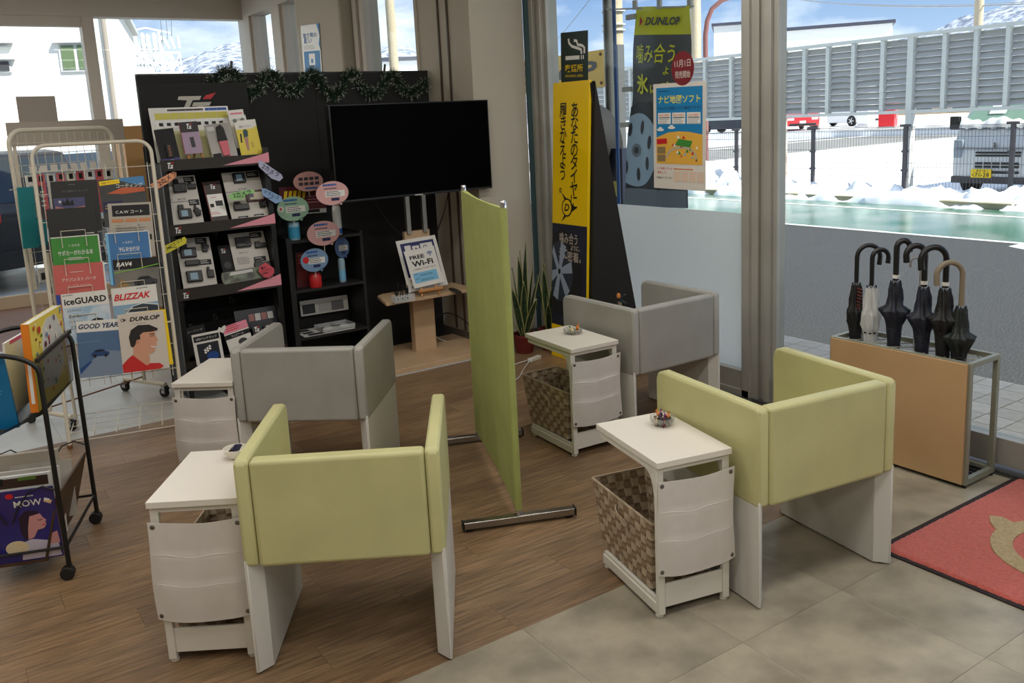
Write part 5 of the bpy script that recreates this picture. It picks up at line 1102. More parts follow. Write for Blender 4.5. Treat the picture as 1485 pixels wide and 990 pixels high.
t, w, h = bro('brochure', 'grey brochure with black banner and three orange boxes in the right column', (152.7, 295.5), (216, 292.7), (163, 375), cg_, .018)
rect(t, 'black_banner', w * .52, h * .86, w * .86, h * .20, BLACK); txt(t, 'C.A.W コート', w * .48, h * .84, w * .62, h * .06, WHITE, .0014, .006)
for k in range(3): rect(t, 'orange_box', w * (.20 + .31 * k), h * .68, w * .27, h * .06, mat('box_copper', (196, 130, 84), .5), .001)
lines(t, w * .15, h * .58, w * .75, 3, .014, DGREY, .003); rect(t, 'black_banner', w * .52, h * .36, w * .86, h * .10, BLACK)
t, w, h = bro('brochure', 'blue guide brochure with white lettering in the right column', (152.7, 338), (216.5, 333.4), (161, 415), mat('bro_blue', (62, 116, 172), .5), .024)
rect(t, 'white_edge', w * .5, h * .99, w, h * .02, lam); rect(t, 'white_edge', w * .985, h * .5, w * .03, h, lam); txt(t, 'トヨタの', w * .48, h * .80, w * .22, h * .05, WHITE); txt(t, '予防安全技術', w * .5, h * .67, w * .48, h * .085, WHITE, .0012, .008); txt(t, 'GUIDE BOOK', w * .5, h * .56, w * .42, h * .04, LBLUE); rect(t, 'page_edge', w * .03, h * .5, w * .06, h * .96, LBLUE, .0008)
t, w, h = bro('brochure', 'dark brochure with a grey car and a tent in the right column', (163.6, 377), (229, 372), (171, 450), mat('bro_scene', (96, 94, 88), .45, noise=(6, (132, 128, 120), .3, .7)), .030)
rect(t, 'dark_band', w * .5, h * .90, w, h * .20, BLACK); txt(t, 'RAV4', w * .24, h * .90, w * .34, h * .085, WHITE, .0012, .03, shear=.2); stroke(t, 'green_line', [(0, h * .74), (w * .5, h * .79), (w, h * .86)], .0022, mat('line_green', (120, 190, 50), .5)); poly(t, 'tent_print', [(w * .0, h * .42), (w * .16, h * .62), (w * .34, h * .44)], mat('tent_print', (150, 122, 74), .5), .001); carprint(t, w * .42, h * .46, w * .52, DGREY, BLACK); rect(t, 'yellow_banner', w * .25, h * .33, w * .42, h * .07, YEL, .001); 
t, w, h = bro('brochure', 'white winter tyre brochure with red slanted title and a white car', (163.6, 418.5), (229, 411), (171, 495), lam, .036)
txt(t, 'BLIZZAK', w * .45, h * .82, w * .82, h * .12, mat('title_red', (206, 26, 34), .5), .0012, .03, shear=.3); rect(t, 'sky_band', w * .5, h * .35, w, h * .64, mat('bro_sky2', (130, 164, 190), .5), .0006)
poly(t, 'car_print', [(w * .02, h * .20), (w * .02, h * .42), (w * .25, h * .50), (w * .40, h * .62), (w * .65, h * .68), (w, h * .62), (w, h * .20)], mat('car_print_silver', (206, 210, 212), .4), .001); poly(t, 'window_print', [(w * .30, h * .52), (w * .44, h * .62), (w * .65, h * .655), (w * .98, h * .60), (w * .98, h * .50)], mat('window_print', (46, 56, 66), .4), .0014); oval(t, 'wheel_print', w * .17, h * .30, w * .12, h * .13, BLACK, .0014); oval(t, 'wheel_print', w * .15, h * .30, w * .06, h * .08, GREY, .0018); lines(t, w * .55, h * .95, w * .35, 1, .01, DGREY, .003)
t, w, h = bro('brochure', 'yellow brochure showing at the right edge behind the tyre brochure with a man in red', (172, 457), (240, 448), (184, 538), YEL, .040)
t, w, h = bro('brochure', 'cream tyre brochure with a smiling man in a red shirt, bottom of the right column', (167, 457), (234.5, 450), (179, 541), mat('bro_cream', (206, 196, 184), .5), .046)
txt(t, 'DUNLOP', w * .58, h * .90, w * .66, h * .075, BLACK, .0012, .035, shear=.28)
oval(t, 'mark_ring', w * .11, h * .90, w * .045, h * .028, BLACK); oval(t, 'mark_ring', w * .11, h * .90, w * .032, h * .018, MATS['bro_cream'], .0012); poly(t, 'mark_arrow', [(w * .12, h * .925), (w * .19, h * .90), (w * .12, h * .875)], BLACK, .0014); lines(t, w * .3, h * .82, w * .4, 1, .01, GREY, .002)
sk = mat('portrait_skin', (206, 150, 122), .5); hr_ = mat('portrait_hair', (30, 22, 20), .5); rs = mat('portrait_shirt', (196, 36, 34), .5)
poly(t, 'shirt_print', [(w * .0, h * .0), (w * .0, h * .14), (w * .14, h * .24), (w * .26, h * .30), (w * .55, h * .12), (w * .80, h * .10), (w * .88, h * .04), (w * .80, h * .0)], rs, .001)
poly(t, 'neck_print', [(w * .25, h * .28), (w * .28, h * .48), (w * .52, h * .36), (w * .60, h * .22), (w * .56, h * .09), (w * .50, h * .09)], sk, .0014)
poly(t, 'face_print', [(w * .28, h * .44), (w * .26, h * .60), (w * .36, h * .72), (w * .60, h * .74), (w * .76, h * .68), (w * .77, h * .58), (w * .82, h * .50), (w * .77, h * .47), (w * .78, h * .41), (w * .74, h * .38), (w * .73, h * .32), (w * .66, h * .285), (w * .56, h * .27), (w * .42, h * .32), (w * .34, h * .38)], sk, .0018)
poly(t, 'hair_print', [(w * .22, h * .44), (w * .20, h * .60), (w * .26, h * .72), (w * .42, h * .79), (w * .66, h * .78), (w * .84, h * .70), (w * .82, h * .665), (w * .66, h * .655), (w * .52, h * .66), (w * .44, h * .62), (w * .44, h * .545), (w * .36, h * .54), (w * .32, h * .46), (w * .27, h * .42)], hr_, .0022)
oval(t, 'ear_print', w * .375, h * .505, w * .035, h * .035, mat('portrait_ear', (190, 130, 104), .5), .0026); stroke(t, 'eye_print', [(w * .66, h * .575), (w * .70, h * .585), (w * .74, h * .575)], .0015, hr_, .0026); stroke(t, 'brow_print', [(w * .64, h * .61), (w * .70, h * .622), (w * .76, h * .605)], .0022, hr_, .0026); stroke(t, 'mouth_print', [(w * .65, h * .41), (w * .70, h * .385), (w * .76, h * .40)], .003, lam, .0026)
# ================================================================ second wire rack on castors with hanging cards
p2 = Vector((.49, 5.72, 0)); q2 = Vector((1.085, 6.03, 0)); a2 = math.atan2(q2.y - p2.y, q2.x - p2.x) ; W2 = (q2 - p2).length
t = thing('accessory_rack', 'cream mesh rack on castors with hanging accessory cards behind the brochure rack', 'rack', p2, a2)
H2 = 1.73
pts = [(0, 0, .10), (0, 0, H2 - .08)] + [(.08 - .08 * math.cos(k * math.pi / 12), 0, H2 - .08 + .08 * math.sin(k * math.pi / 12)) for k in range(1, 7)] + [(W2 - .08 + .08 * math.sin(k * math.pi / 12), 0, H2 - .08 + .08 * math.cos(k * math.pi / 12)) for k in range(0, 7)] + [(W2, 0, .10)]
MB().tube(pts, .013, 10).build('frame_tube', white_wire, t, smooth=70)
for x in (0, W2):
    MB().tube([(x, -.20, .085), (x, .20, .085)], .014, 10).build('foot_tube', white_wire, t)
    for y in (-.19, .19):
        c = MB().cyl((x - .012, y + .01, .032), (x + .012, y + .01, .032), .032, 18).build('castor_wheel', rubber, t)
        MB().box(x - .018, x + .018, y - .012, y + .02, .045, .075).box(x - .018, x - .013, y - .012, y + .02, .028, .06).box(x + .013, x + .018, y - .012, y + .02, .028, .06).build('castor_fork', chrome, c); MB().cyl((x, y, .07), (x, y, .09), .008, 8).cyl((x, y - .035, .062), (x, y - .0, .062), .008, 8).build('castor_stem', rubber, c)
MB().tube([(0, 0, .12), (W2, 0, .12)], .005, 8).build('cross_rod', BROWN, t); MB().tube([(0, .0, .45), (W2, 0, .45)], .004, 8).build('cross_rod', BROWN, t)
b = MB()
for k in range(1, 13): b.tube([(W2 * k / 13, 0, .46), (W2 * k / 13, 0, H2 - .02)], .0017, 5)
for k in range(20): b.tube([(0, .002, .48 + .062 * k), (W2, .002, .48 + .062 * k)], .0017, 5)
b.build('mesh_wire', white_wire, t, kind='stuff')
for x in (-.02,): MB().tube([(x - .02, -.02, .55), (x - .02, -.02, .50), (x + .12, -.14, .50), (x + .12, -.14, .56)], .002, 5).build('side_hook', white_wire, t)
inv2 = t.matrix_world
def r2(x, y, z): return Matrix.Translation(p2) @ Matrix.Rotation(a2, 4, 'Z') @ Vector((x, y, z))
cardc = [(236, 232, 224), (214, 104, 104), (232, 226, 220), (214, 110, 112), (222, 214, 190), (206, 96, 100), (230, 226, 220), (212, 108, 112), (228, 222, 214)]
ORD = ['leftmost', 'second from the left', 'third from the left', 'fourth from the left', 'middle', 'fourth from the right', 'third from the right', 'second from the right', 'rightmost']
for k in range(9):
    x = .06 + .064 * k; pr = MB().tube([r2(x, 0, 1.50), r2(x, -.09, 1.49)], .002, 5); 
    hk = pr.build('hook', white_wire, None); tag(hk, ORD[k] + ' white display hook holding packs on the mesh rack', 'hook', 'display hooks on the mesh rack')
    t, w, h = card('price_tag', ORD[k] + ' of the small cream price tags on the mesh rack hooks', 'tag', r2(x - .022, -.092, 1.53), r2(x + .022, -.092, 1.53), r2(x - .022, -.092, 1.49), mat('cream_tag', (222, 214, 200), .6), .002, 'price tags on the mesh rack')
    t, w, h = card('accessory_pack', ORD[k] + ' hanging accessory pack in the upper row of the mesh rack', 'package', r2(x - .026, -.05, 1.48), r2(x + .026, -.05, 1.48), r2(x - .026, -.05, 1.24 - .02 * (k % 3)), mat('pack_c%d' % k, cardc[k], .5), .006, 'accessory packs hanging in the upper row')
    rect(t, 'dark_header', w * .5, h * .90, w * .5, h * .12, BLACK); lines(t, w * .2, h * .6, w * .6, 4, h * .1, WHITE if k % 2 else GREY, h * .03)
tealp = mat('teal_folder', (30, 136, 142), .5)
for i in range(2):
    t, w, h = card('teal_folder', ('teal cardboard pack hanging at the left side of the mesh rack', 'second teal cardboard pack just behind the left upright')[i], 'package', r2(-.09 + .11 * i, -.10 + .05 * i, 1.42), r2(.0 + .10 * i, -.10 + .05 * i, 1.415), r2(-.07 + .10 * i, -.10 + .05 * i, 1.08), tealp, .01)
MB().tube([r2(-.1, -.1, 1.41), r2(.1, -.05, 1.41)], .003, 5).build('hook', white_wire); tag(sc.objects['hook.009'] if 'hook.009' in sc.objects else sc.objects[-1], 'long wire hook carrying the teal packs', 'hook')
rn = random.Random(3)
for k in range(5):
    t, w, h = card('accessory_pack', ('topmost', 'second', 'third', 'fourth', 'lowest')[k] + ' small clear pack stepping down the left of the mesh rack', 'package', r2(.02 + .05 * k, -.06, .95 - .09 * k), r2(.07 + .05 * k, -.06, .95 - .09 * k), r2(.02 + .05 * k, -.06, .87 - .09 * k), (lam, cardm) [k % 2] if False else lam, .006, 'small packs low on the mesh rack')
    rect(t, 'dark_item', w * .5, h * .4, w * .5, h * .5, DGREY)
board_c = mat('greige_board', (176, 168, 156), .7)
t, w, h = card('header_board', 'wide greige board standing behind the top of the mesh rack', 'board', ony(8, 178, 6.3), ony(178, 172, 6.3), ony(13, 213, 6.3), board_c, .01)
MB().box(.02, .04, -.9, 0, -.02, -.01).build('stick', white_wire, t); MB().box(w - .04, w - .02, -.9, 0, -.02, -.01).build('stick', white_wire, t)
tan = thing('cabinet', 'tan wooden cabinet end beside the black partition, behind the wire racks', 'cabinet', (0, 0, 0))
q = ony(177, 183, 7.3); q3 = ony(206, 183, 7.3); MB().box(q.x, q3.x + .35, 7.3, 7.7, .02, q.z).build('body', mat('tan_cabinet', (206, 160, 104), .55), tan, bevel=.003); MB().box(q.x + .18, q.x + .184, 7.297, 7.3, .1, q.z - .03).box(q.x, q3.x + .35, 7.297, 7.3, q.z * .5, q.z * .5 + .004).build('joint_line', BROWN, tan, smooth=0)
MB().box(q.x + .02, q3.x + .33, 7.32, 7.68, 0, .02).build('plinth', black_pm, tan)
# paper sheets taped to the far window
t, w, h = card('paper_sheet', 'plain grey paper sheet taped on the far window, seen from behind', 'paper', ony(22, 140, 10.36), ony(79, 139, 10.36), ony(28, 178, 10.36), mat('paper_back', (168, 160, 150), .7), .002)
# sheet with blue print on the column by the far windows
t, w, h = card('poster', 'white and blue notice poster on the far wall column, partly cut by the window jamb', 'poster', onx(440, 38, 3.292), onx(467, 34, 3.292), onx(441, 112, 3.292), lam, .003)
bp = mat('notice_blue', (40, 130, 196), .5); rect(t, 'blue_field', w * .52, h * .26, w * .86, h * .48, bp); poly(t, 'blue_wedge', [(w * .86, h), (w, h), (w, h * .5), (w * .92, h * .62), (w * 1.0, h * .78)], bp, .001); rect(t, 'white_card', w * .52, h * .34, w * .32, h * .22, lam, .001); rect(t, 'card_print', w * .52, h * .31, w * .12, h * .08, bp, .0014)
txt(t, '取り等の', w * .48, h * .80, w * .74, h * .10, BLUE, .0012, .02); txt(t, '願い', w * .36, h * .70, w * .42, h * .10, BLUE, .0012, .02); lines(t, w * .1, h * .60, w * .7, 3, h * .03, GREY, h * .008)
# ================================================================ magazine rack (front left)
A0 = Vector((.293, 3.605, 0)); A1 = Vector((.47, 4.08, 0)); ml = (A1 - A0).length; am = math.atan2(A1.y - A0.y, A1.x - A0.x)
# local x along the rack (towards the far side frame), local y to the left (away from the right legs)
t = thing('magazine_rack', 'black wheeled magazine rack with smoked tray above and brown wooden tray below', 'magazine rack', A0, am)
MW = .36
for k, x in enumerate((0, ml)):
    pts = [(x, 0, .05), (x, 0, .82)] + [(x, MW / 2 - MW / 2 * math.cos(a), .82 + .085 * math.sin(a)) for a in [math.pi * i / 14 for i in range(1, 14)]] + [(x, MW, .82), (x, MW, .05)]
    MB().tube(pts, .0095, 10).build('side_frame', black_pm, t, smooth=70)
    MB().tube([(x, 0, .13), (x, MW, .13)], .006, 8).build('side_bar', black_pm, t)
    for s in (0, MW):
        MB().box(x - .012, x + .012, s - .008, s + .008, .03, .06).build('castor_stem', black_pm, t); c = MB().cyl((x - .018, s + .008, .026), (x + .018, s + .008, .026), .026, 18).build('castor', rubber, t, bevel=.004)
    MB().tube([(x, .0, .36), (x, .05, .385), (x, .10, .37), (x, .15, .30), (x, .17, .25)], .003, 6).tube([(x, MW, .36), (x, MW - .06, .38), (x, MW - .13, .33), (x, MW - .17, .25)], .003, 6).build('scroll_wire', black_pm, t)
MB().tube([(0, 0, .055), (ml, 0, .055)], .0, 4) if False else None
MB().tube([(0, 0, .13), (ml, 0, .13)], .006, 8).build('long_bar', black_pm, t)
smoke = mat('smoked_plastic', (48, 48, 46), .2, alpha=.62)
MB().bar((0, .003, .868), (ml, .003, .868), .014, .016).build('tray_top_rail', black_pm, t, bevel=.002)
MB().bar((0, MW, .82), (ml, MW, .82), .012, .014).build('tray_top_rail', black_pm, t, bevel=.002)
MB().add([(0.01, .004, .865), (ml - .01, .004, .865), (ml - .01, .012, .660), (.01, .012, .660)], [(0, 1, 2, 3)]).build('smoked_side', smoke, t, smooth=0)
MB().add([(.01, .012, .660), (ml - .01, .012, .660), (ml - .01, .20, .585), (.01, .20, .585)], [(0, 1, 2, 3)]).add([(.01, .20, .585), (ml - .01, .20, .585), (ml - .01, MW - .02, .70), (.01, MW - .02, .70)], [(0, 1, 2, 3)]).add([(.01, MW - .02, .70), (ml - .01, MW - .02, .70), (ml - .01, MW - .005, .82), (.01, MW - .005, .82)], [(0, 1, 2, 3)]).build('sling', black_pm, t, smooth=0)
wd = mat('dark_walnut', (82, 58, 38), .45, noise=(10, (62, 42, 28), .35, .65, (1, 1, .15)))
o = MB().prism([(.004, .335), (.014, .335), (.085, .085), (.075, .085)], .012, ml - .012, lambda u, v, z: (z, u, v)).build('wooden_side', wd, t, bevel=.002)
MB().prism([(MW - .004, .335), (MW - .014, .335), (MW - .085, .085), (MW - .075, .085)], .012, ml - .012, lambda u, v, z: (z, u, v)).build('wooden_side', wd, t, bevel=.002)
MB().box(.012, ml - .012, .075, MW - .075, .078, .088).build('wooden_floor', wd, t)
def mloc(x, y, z): return Matrix.Translation(A0) @ Matrix.Rotation(am, 4, 'Z') @ Vector((x, y, z))
yel_b = mat('cookbook_yellow', (232, 208, 90), .45)
# cookbook: cover faces the right side of the rack, spine faces the camera
c_TL, c_TR, c_BL = mloc(.03, .022, 1.0), mloc(.495, .022, .985), mloc(.03, .030, .665)
t, w, h = card('cookbook', 'thick yellow cookbook with vegetable pictures and orange spine in the upper tray', 'book', c_TL, c_TR, c_BL, yel_b, .002, part='cover')
MB().box(.004, w - .002, .002, h - .002, -.026, -.002).build('pages', lam, t); MB().box(-.002, .002, 0, h, -.028, .0).build('spine', mat('cookbook_orange', (226, 128, 30), .45), t); MB().box(0, w, 0, h, -.028, -.026).build('back_cover', yel_b, t)
MB().box(-.003, -.0018, h * .1, h * .6, -.02, -.008).build('spine_title', WHITE, t)
rn = random.Random(11); fc = [mat('veg_red', (200, 60, 44), .5), mat('veg_green', (96, 130, 50), .5), mat('veg_cream', (236, 228, 208), .5), mat('veg_maroon', (110, 40, 50), .5), mat('veg_blue', (110, 140, 170), .5)]
poly(t, 'white_patch', [(w * .22, h * .2), (w * .34, h * .86), (w * .5, h * .95), (w * .8, h * .93), (w * .95, h * .7), (w * .9, h * .3), (w * .6, h * .12)], lam, .0006)
for k in range(46): oval(t, 'food_print', w * rn.uniform(.06, .95), h * rn.uniform(.06, .96), rn.uniform(.005, .013), rn.uniform(.005, .013), fc[k % 5], .0010 + .0001 * k, n=9)
oval(t, 'tomato_print', w * .22, h * .88, .016, .014, fc[0], .0062); 
t, w, h = card('magazine', 'blue glossy magazine leaning open at the left of the upper tray', 'magazine', mloc(.03, .35, .90), mloc(.03, .12, .90), mloc(.08, .35, .60), mat('magazine_blue', (24, 122, 180), .3), .01, part='cover'); MB().box(.002, w - .002, .002, h + .004, -.012, -.006).build('pages', lam, t); lines(t, w * .6, h * .55, w * .3, 3, .012, LBLUE, .004)
t, w, h = card('magazine', 'pale magazine with a pink edge tucked behind the cookbook', 'magazine', mloc(.10, .13, .925), mloc(.40, .10, .925), mloc(.10, .15, .64), lam, .008, part='cover'); rect(t, 'pink_tab', w * .4, h * .97, w * .5, h * .05, mat('magenta_tab', (206, 80, 130), .5))
t, w, h = card('magazine', 'white magazine standing behind the yellow cookbook in the upper tray', 'magazine', mloc(.22, .055, .965), mloc(.46, .05, .97), mloc(.22, .10, .66), lam, .012, part='cover')
# lower tray magazines face the camera
def lowmag(label, x, zt, zb, y0, y1, lean, m, thick=.006): return card('magazine', label, 'magazine', mloc(x + lean, y1, zt), mloc(x + lean, y0, zt), mloc(x, y1, zb), m, thick, part='cover')
night_p = mat('magazine_night', (38, 40, 120), .3, noise=(3, (58, 38, 84), .35, .7))
t, w, h = lowmag('dark blue magazine with a woman in profile, in front of the lower tray', .02, .378, .088, .018, .285, -.012, night_p)
txt(t, 'MOW', w * .65, h * .81, w * .36, h * .09, lam, .0012, .01); lines(t, w * .5, h * .90, w * .32, 1, .01, LGREY, .004); rect(t, 'cup_print', w * .91, h * .805, w * .10, h * .05, mat('cup_gold', (214, 180, 130), .5), .001, rot=-.5); rect(t, 'cup_print', w * .90, h * .83, w * .07, h * .03, lam, .0014, rot=-.4)
oval(t, 'tag_print', w * .43, h * .93, .014, .01, RED, .001)
pf = mat('profile_skin', (196, 140, 140), .4); ph_ = mat('profile_hair', (40, 22, 46), .4)
poly(t, 'hair_print', [(w * .50, h * .40), (w * .50, h * .62), (w * .60, h * .70), (w * .74, h * .69), (w * .80, h * .60), (w * .70, h * .50), (w * .66, h * .32), (w * .54, h * .30)], ph_, .001)
poly(t, 'face_print', [(w * .64, h * .62), (w * .78, h * .645), (w * .815, h * .58), (w * .855, h * .54), (w * .83, h * .52), (w * .845, h * .49), (w * .83, h * .46), (w * .80, h * .43), (w * .72, h * .42), (w * .66, h * .32), (w * .58, h * .30), (w * .60, h * .46)], pf, .0014)
poly(t, 'dress_print', [(w * .46, h * .02), (w * .50, h * .26), (w * .62, h * .30), (w * .72, h * .28), (w * .96, h * .22), (w * .98, h * .02)], mat('dress_print', (190, 182, 200), .5), .0012); poly(t, 'hand_print', [(w * .86, h * .20), (w * .87, h * .34), (w * .97, h * .37), (w * .985, h * .2)], pf, .0016)
oval(t, 'cup_disc_print', w * .42, h * .20, w * .15, h * .10, mat('cream_disc', (214, 196, 160), .5), .0016); stroke(t, 'eye_print', [(w * .74, h * .56), (w * .77, h * .55), (w * .80, h * .565)], .0016, ph_, .0018); stroke(t, 'mouth_print', [(w * .79, h * .48), (w * .825, h * .485)], .002, RED, .0018)
t, w, h = lowmag('pale magazine with a dark photo strip behind the blue one in the lower tray', .16, .375, .10, .07, .33, .02, lam, .02); rect(t, 'photo_strip', w * .52, h * .90, w * .9, h * .14, mat('strip_photo', (70, 50, 40), .4)); rect(t, 'photo_strip', w * .2, h * .93, w * .3, h * .10, BLACK, .001); rect(t, 'green_print', w * .68, h * .95, w * .25, h * .05, fc[1], .001)
t, w, h = lowmag('white catalogue with a small black square at its edge in the lower tray', .22, .375, .10, .05, .30, .02, mat('cat_white', (206, 200, 194), .5), .014); rect(t, 'mark_print', w * .93, h * .48, w * .07, h * .08, BLACK); rect(t, 'mark_print', w * .93, h * .48, w * .04, h * .05, lam, .001)
t, w, h = lowmag('clear sheet protector at the back of the lower tray', .33, .36, .12, .03, .26, .02, mat('sheet_protector', (214, 210, 200), .15, alpha=.6), .004)
t, w, h = lowmag('stack of old leaflets at the back left of the lower tray', .40, .385, .12, .10, .33, .02, mat('old_paper', (196, 186, 172), .6), .03)
# ================================================================ outside: ground
GZ = -.10
asph = mat('asphalt', (74, 74, 76), .8, noise=(70, (40, 41, 43), .4, .6), bump=(160, .8)); wetg = mat('green_paving', (40, 96, 72), .22, noise=(.9, (104, 122, 112), .42, .58), bump=(8, .08)); snow = mat('snow', (240, 243, 247), .8, bump=(5, .5)); road_m = mat('road_asphalt', (120, 120, 118), .6, noise=(2, (140, 138, 134), .3, .7)); white_line = mat('road_paint', (214, 214, 210), .6)
struct(MB().box(5.22, 10.9, -14, 40, GZ - .2, GZ).build('ground', asph))
struct(MB().box(3.96, 5.22, -6, 7.5, GZ - .2, -.032).build('porch_slab', mat('mortar', (160, 140, 128), .9)))
porch = struct(MB().box(3.96, 5.215, -6, 7.5, -.034, -.030).build('porch_floor', MATS['mortar']))
PT = [mat('porch_tile_%d' % i, c, .6, noise=(20, tuple(int(v * .93) for v in c), .4, .7)) for i, c in enumerate([(214, 202, 188), (206, 195, 182), (219, 208, 196)])]
for i in range(8):
    for j in range(20):
        y0 = 1.71 + .163 * j; x0 = 5.215 - .156 * (i + 1)
        if x0 > 3.93: tile(x0, y0, .156, .163, PT, 'porch_tile', porch, .012, .003, -.020)
MB().box(3.97, 5.215, 4.97, 7.5, -.032, -.021).box(3.97, 5.215, -6, 1.71, -.032, -.021).build('porch_covering', PT[0], porch)
struct(MB().box(10.9, 14.15, -14, 40, GZ - .2, GZ + .002).build('green_pavement', wetg))
for (x0, x1, y0, y1) in ((10.85, 10.95, -14, 40), (13.2, 13.3, -14, 40)): struct(MB().box(x0, x1, y0, y1, GZ, GZ + .006).build('road_marking', white_line))
for p in ((10.95, 4.2, 1.1), (9.4, 8.4, .5)): struct(MB().prism([(p[0] - .9, p[1]), (p[0] - .7, p[1]), (p[0] - .1, p[1] + p[2]), (p[0] - .35, p[1] + p[2])], GZ, GZ + .004).build('road_marking', white_line))
for k in range(12):
    y = -3 + 2.0 * k; o = MB().box(14.02, 14.22, y, y + 1.96, GZ, GZ + .10).build('curb_block', mat('curb_stone', (150, 144, 120), .8), None, bevel=.01); struct(o)
struct(MB().box(14.2, 110, -40, 140, GZ - .6, GZ - .02).build('snow_field', snow))
# snow heaped along the curb, one mass
rn = random.Random(8)
from mathutils import noise as mno
def snowf(x0, x1, y0, y1, hh, nu, nv, zb=GZ, f=2.4):
    def g(u, v):
        x = x0 + (x1 - x0) * u; y = y0 + (y1 - y0) * v; e_ = math.sin(math.pi * min(1, max(0, u))) ** .5 * (1 + 1.1 * math.exp(-((y - 14.6) / 1.5) ** 2))
        n_ = mno.fractal(Vector((x * f, y * f, 2)), .8, 2.2, 4); return (x + .12 * mno.noise(Vector((y * 2, x, 5))), y, zb - .02 + e_ * hh * (.62 + .75 * n_ ) if 0 < u < 1 else zb - .03)
    return g
o = MB().sheet(snowf(13.9, 15.4, 3, 30, .33, 24, 260), 26, 320).build('snow_bank', snow, smooth=80); tag(o, 'lumpy snow bank ploughed against the curb outside', 'snow', None, 'stuff')
# road behind, running obliquely
p = [onz(1138, 222, GZ), onz(1303, 206, GZ), onz(1304, 191, GZ), onz(1138, 205, GZ)]
dn = (p[1] - p[0]).normalized(); df = (p[2] - p[3]).normalized()
q = [p[0] - dn * 40, p[0] + dn * 90, p[3] + dn * 90, p[3] - dn * 55]
o = MB(); o.add([(v.x, v.y, GZ + .01) for v in q] + [(v.x, v.y, GZ - .1) for v in q], [(0, 1, 2, 3), (7, 6, 5, 4), (0, 4, 5, 1), (1, 5, 6, 2), (2, 6, 7, 3), (3, 7, 4, 0)]); struct(o.build('road', road_m, smooth=0))
m_ = MB(); a = p[0].lerp(p[3], .72); m_.add([(a.x - dn.x * 30, a.y - dn.y * 30, GZ + .02), (a.x + dn.x * 60, a.y + dn.y * 60, GZ + .02), (a.x + dn.x * 60 - .3, a.y + dn.y * 60 + .5, GZ + .02), (a.x - dn.x * 30 - .3, a.y - dn.y * 30 + .5, GZ + .02)], [(0, 1, 2, 3)]); struct(m_.build('road_marking', white_line, smooth=0))
# ================================================================ noise barrier
wallg = mat('barrier_slat', (188, 186, 184), .6); railg = mat('barrier_rail', (224, 224, 220), .45, .1); rust = mat('rusty_post', (176, 134, 110), .7, noise=(3, (200, 196, 190), .4, .55))
nb = thing('noise_barrier', 'grey slatted barrier wall on posts above the mesh fence outside', 'barrier', (15.74, 0, GZ))
ZB, ZT_ = 1.47 - GZ, 2.80 - GZ
posts = [7.0, 7.50, 8.05, 8.60, 9.17, 9.82, 10.40, 11.04, 11.63, 12.20, 12.78, 13.45, 14.2, 15.0, 15.8, 16.7, 17.6, 18.6, 19.6]
posts = [4.2, 4.9, 5.6, 6.3] + posts
for i in range(len(posts) - 1):
    y0, y1 = posts[i] + .035, posts[i + 1] - .035; n = 11; dz = (ZT_ - ZB - .04) / n
    for k in range(n):
        z = ZB + .02 + dz * k; b = MB().add([(-.0, y0, z), (.0, y1, z), (.065, y1, z + dz * .96), (.065, y0, z + dz * .96), (.085, y0, z), (.085, y1, z)], [(0, 1, 2, 3), (0, 4, 5, 1), (4, 3, 2, 5), (0, 3, 4), (1, 5, 2)]); b.build('slat', wallg, nb, smooth=0)
for y in posts:
    big = y in (9.82, 12.78, 15.8, 7.0)
    if big: MB().box(-.06, .10, y - .06, y + .06, 0, ZT_ + .04).build('post', rust if y > 12 else railg, nb, bevel=.005)
    else: MB().box(-.05, .06, y - .04, y + .04, ZB, ZT_).build('mullion', railg, nb, bevel=.004)
MB().box(-.08, .10, 4.2, 19.6, ZT_, ZT_ + .06).build('top_rail', railg, nb); MB().box(-.07, .10, 4.2, 19.6, ZB - .06, ZB + .0).build('bottom_rail', railg, nb)
mf = thing('mesh_fence', 'dark green wire mesh fence on slim posts below the barrier outside', 'fence', (15.45, 0, GZ)); dkw = mat('fence_wire', (84, 78, 82), .5)
b = MB(); y = 3.0
while y < 20: b.bar((0, y, .0), (0, y, 1.24), .0045, .0045); y += .062
for z in (.12, .35, .60, .85, 1.08, 1.20): b.bar((0, 3, z), (0, 20, z), .006, .006)
b.build('wire_mesh', dkw, mf, smooth=0, kind='stuff')
b = MB(); 
for z in (1.225, 1.25, 1.275): b.bar((.02 * (z > 1.24), 3, z), (.02 * (z > 1.24), 20, z), .012)
b.build('folded_top', dkw, mf, smooth=0)
for y in (5.8, 7.75, 9.70, 11.75, 13.8, 16.2): o = MB().box(-.035, .025, y - .035, y + .035, 0, 1.32).build('fence_post', dkw, mf, bevel=.004); MB().box(-.05, .0, y - .10, y + .10, 1.28, 1.32).box(-.045, 0, y - .06, y + .06, .45, .49).box(-.045, 0, y - .06, y + .06, .80, .84).build('bracket', dkw, o)
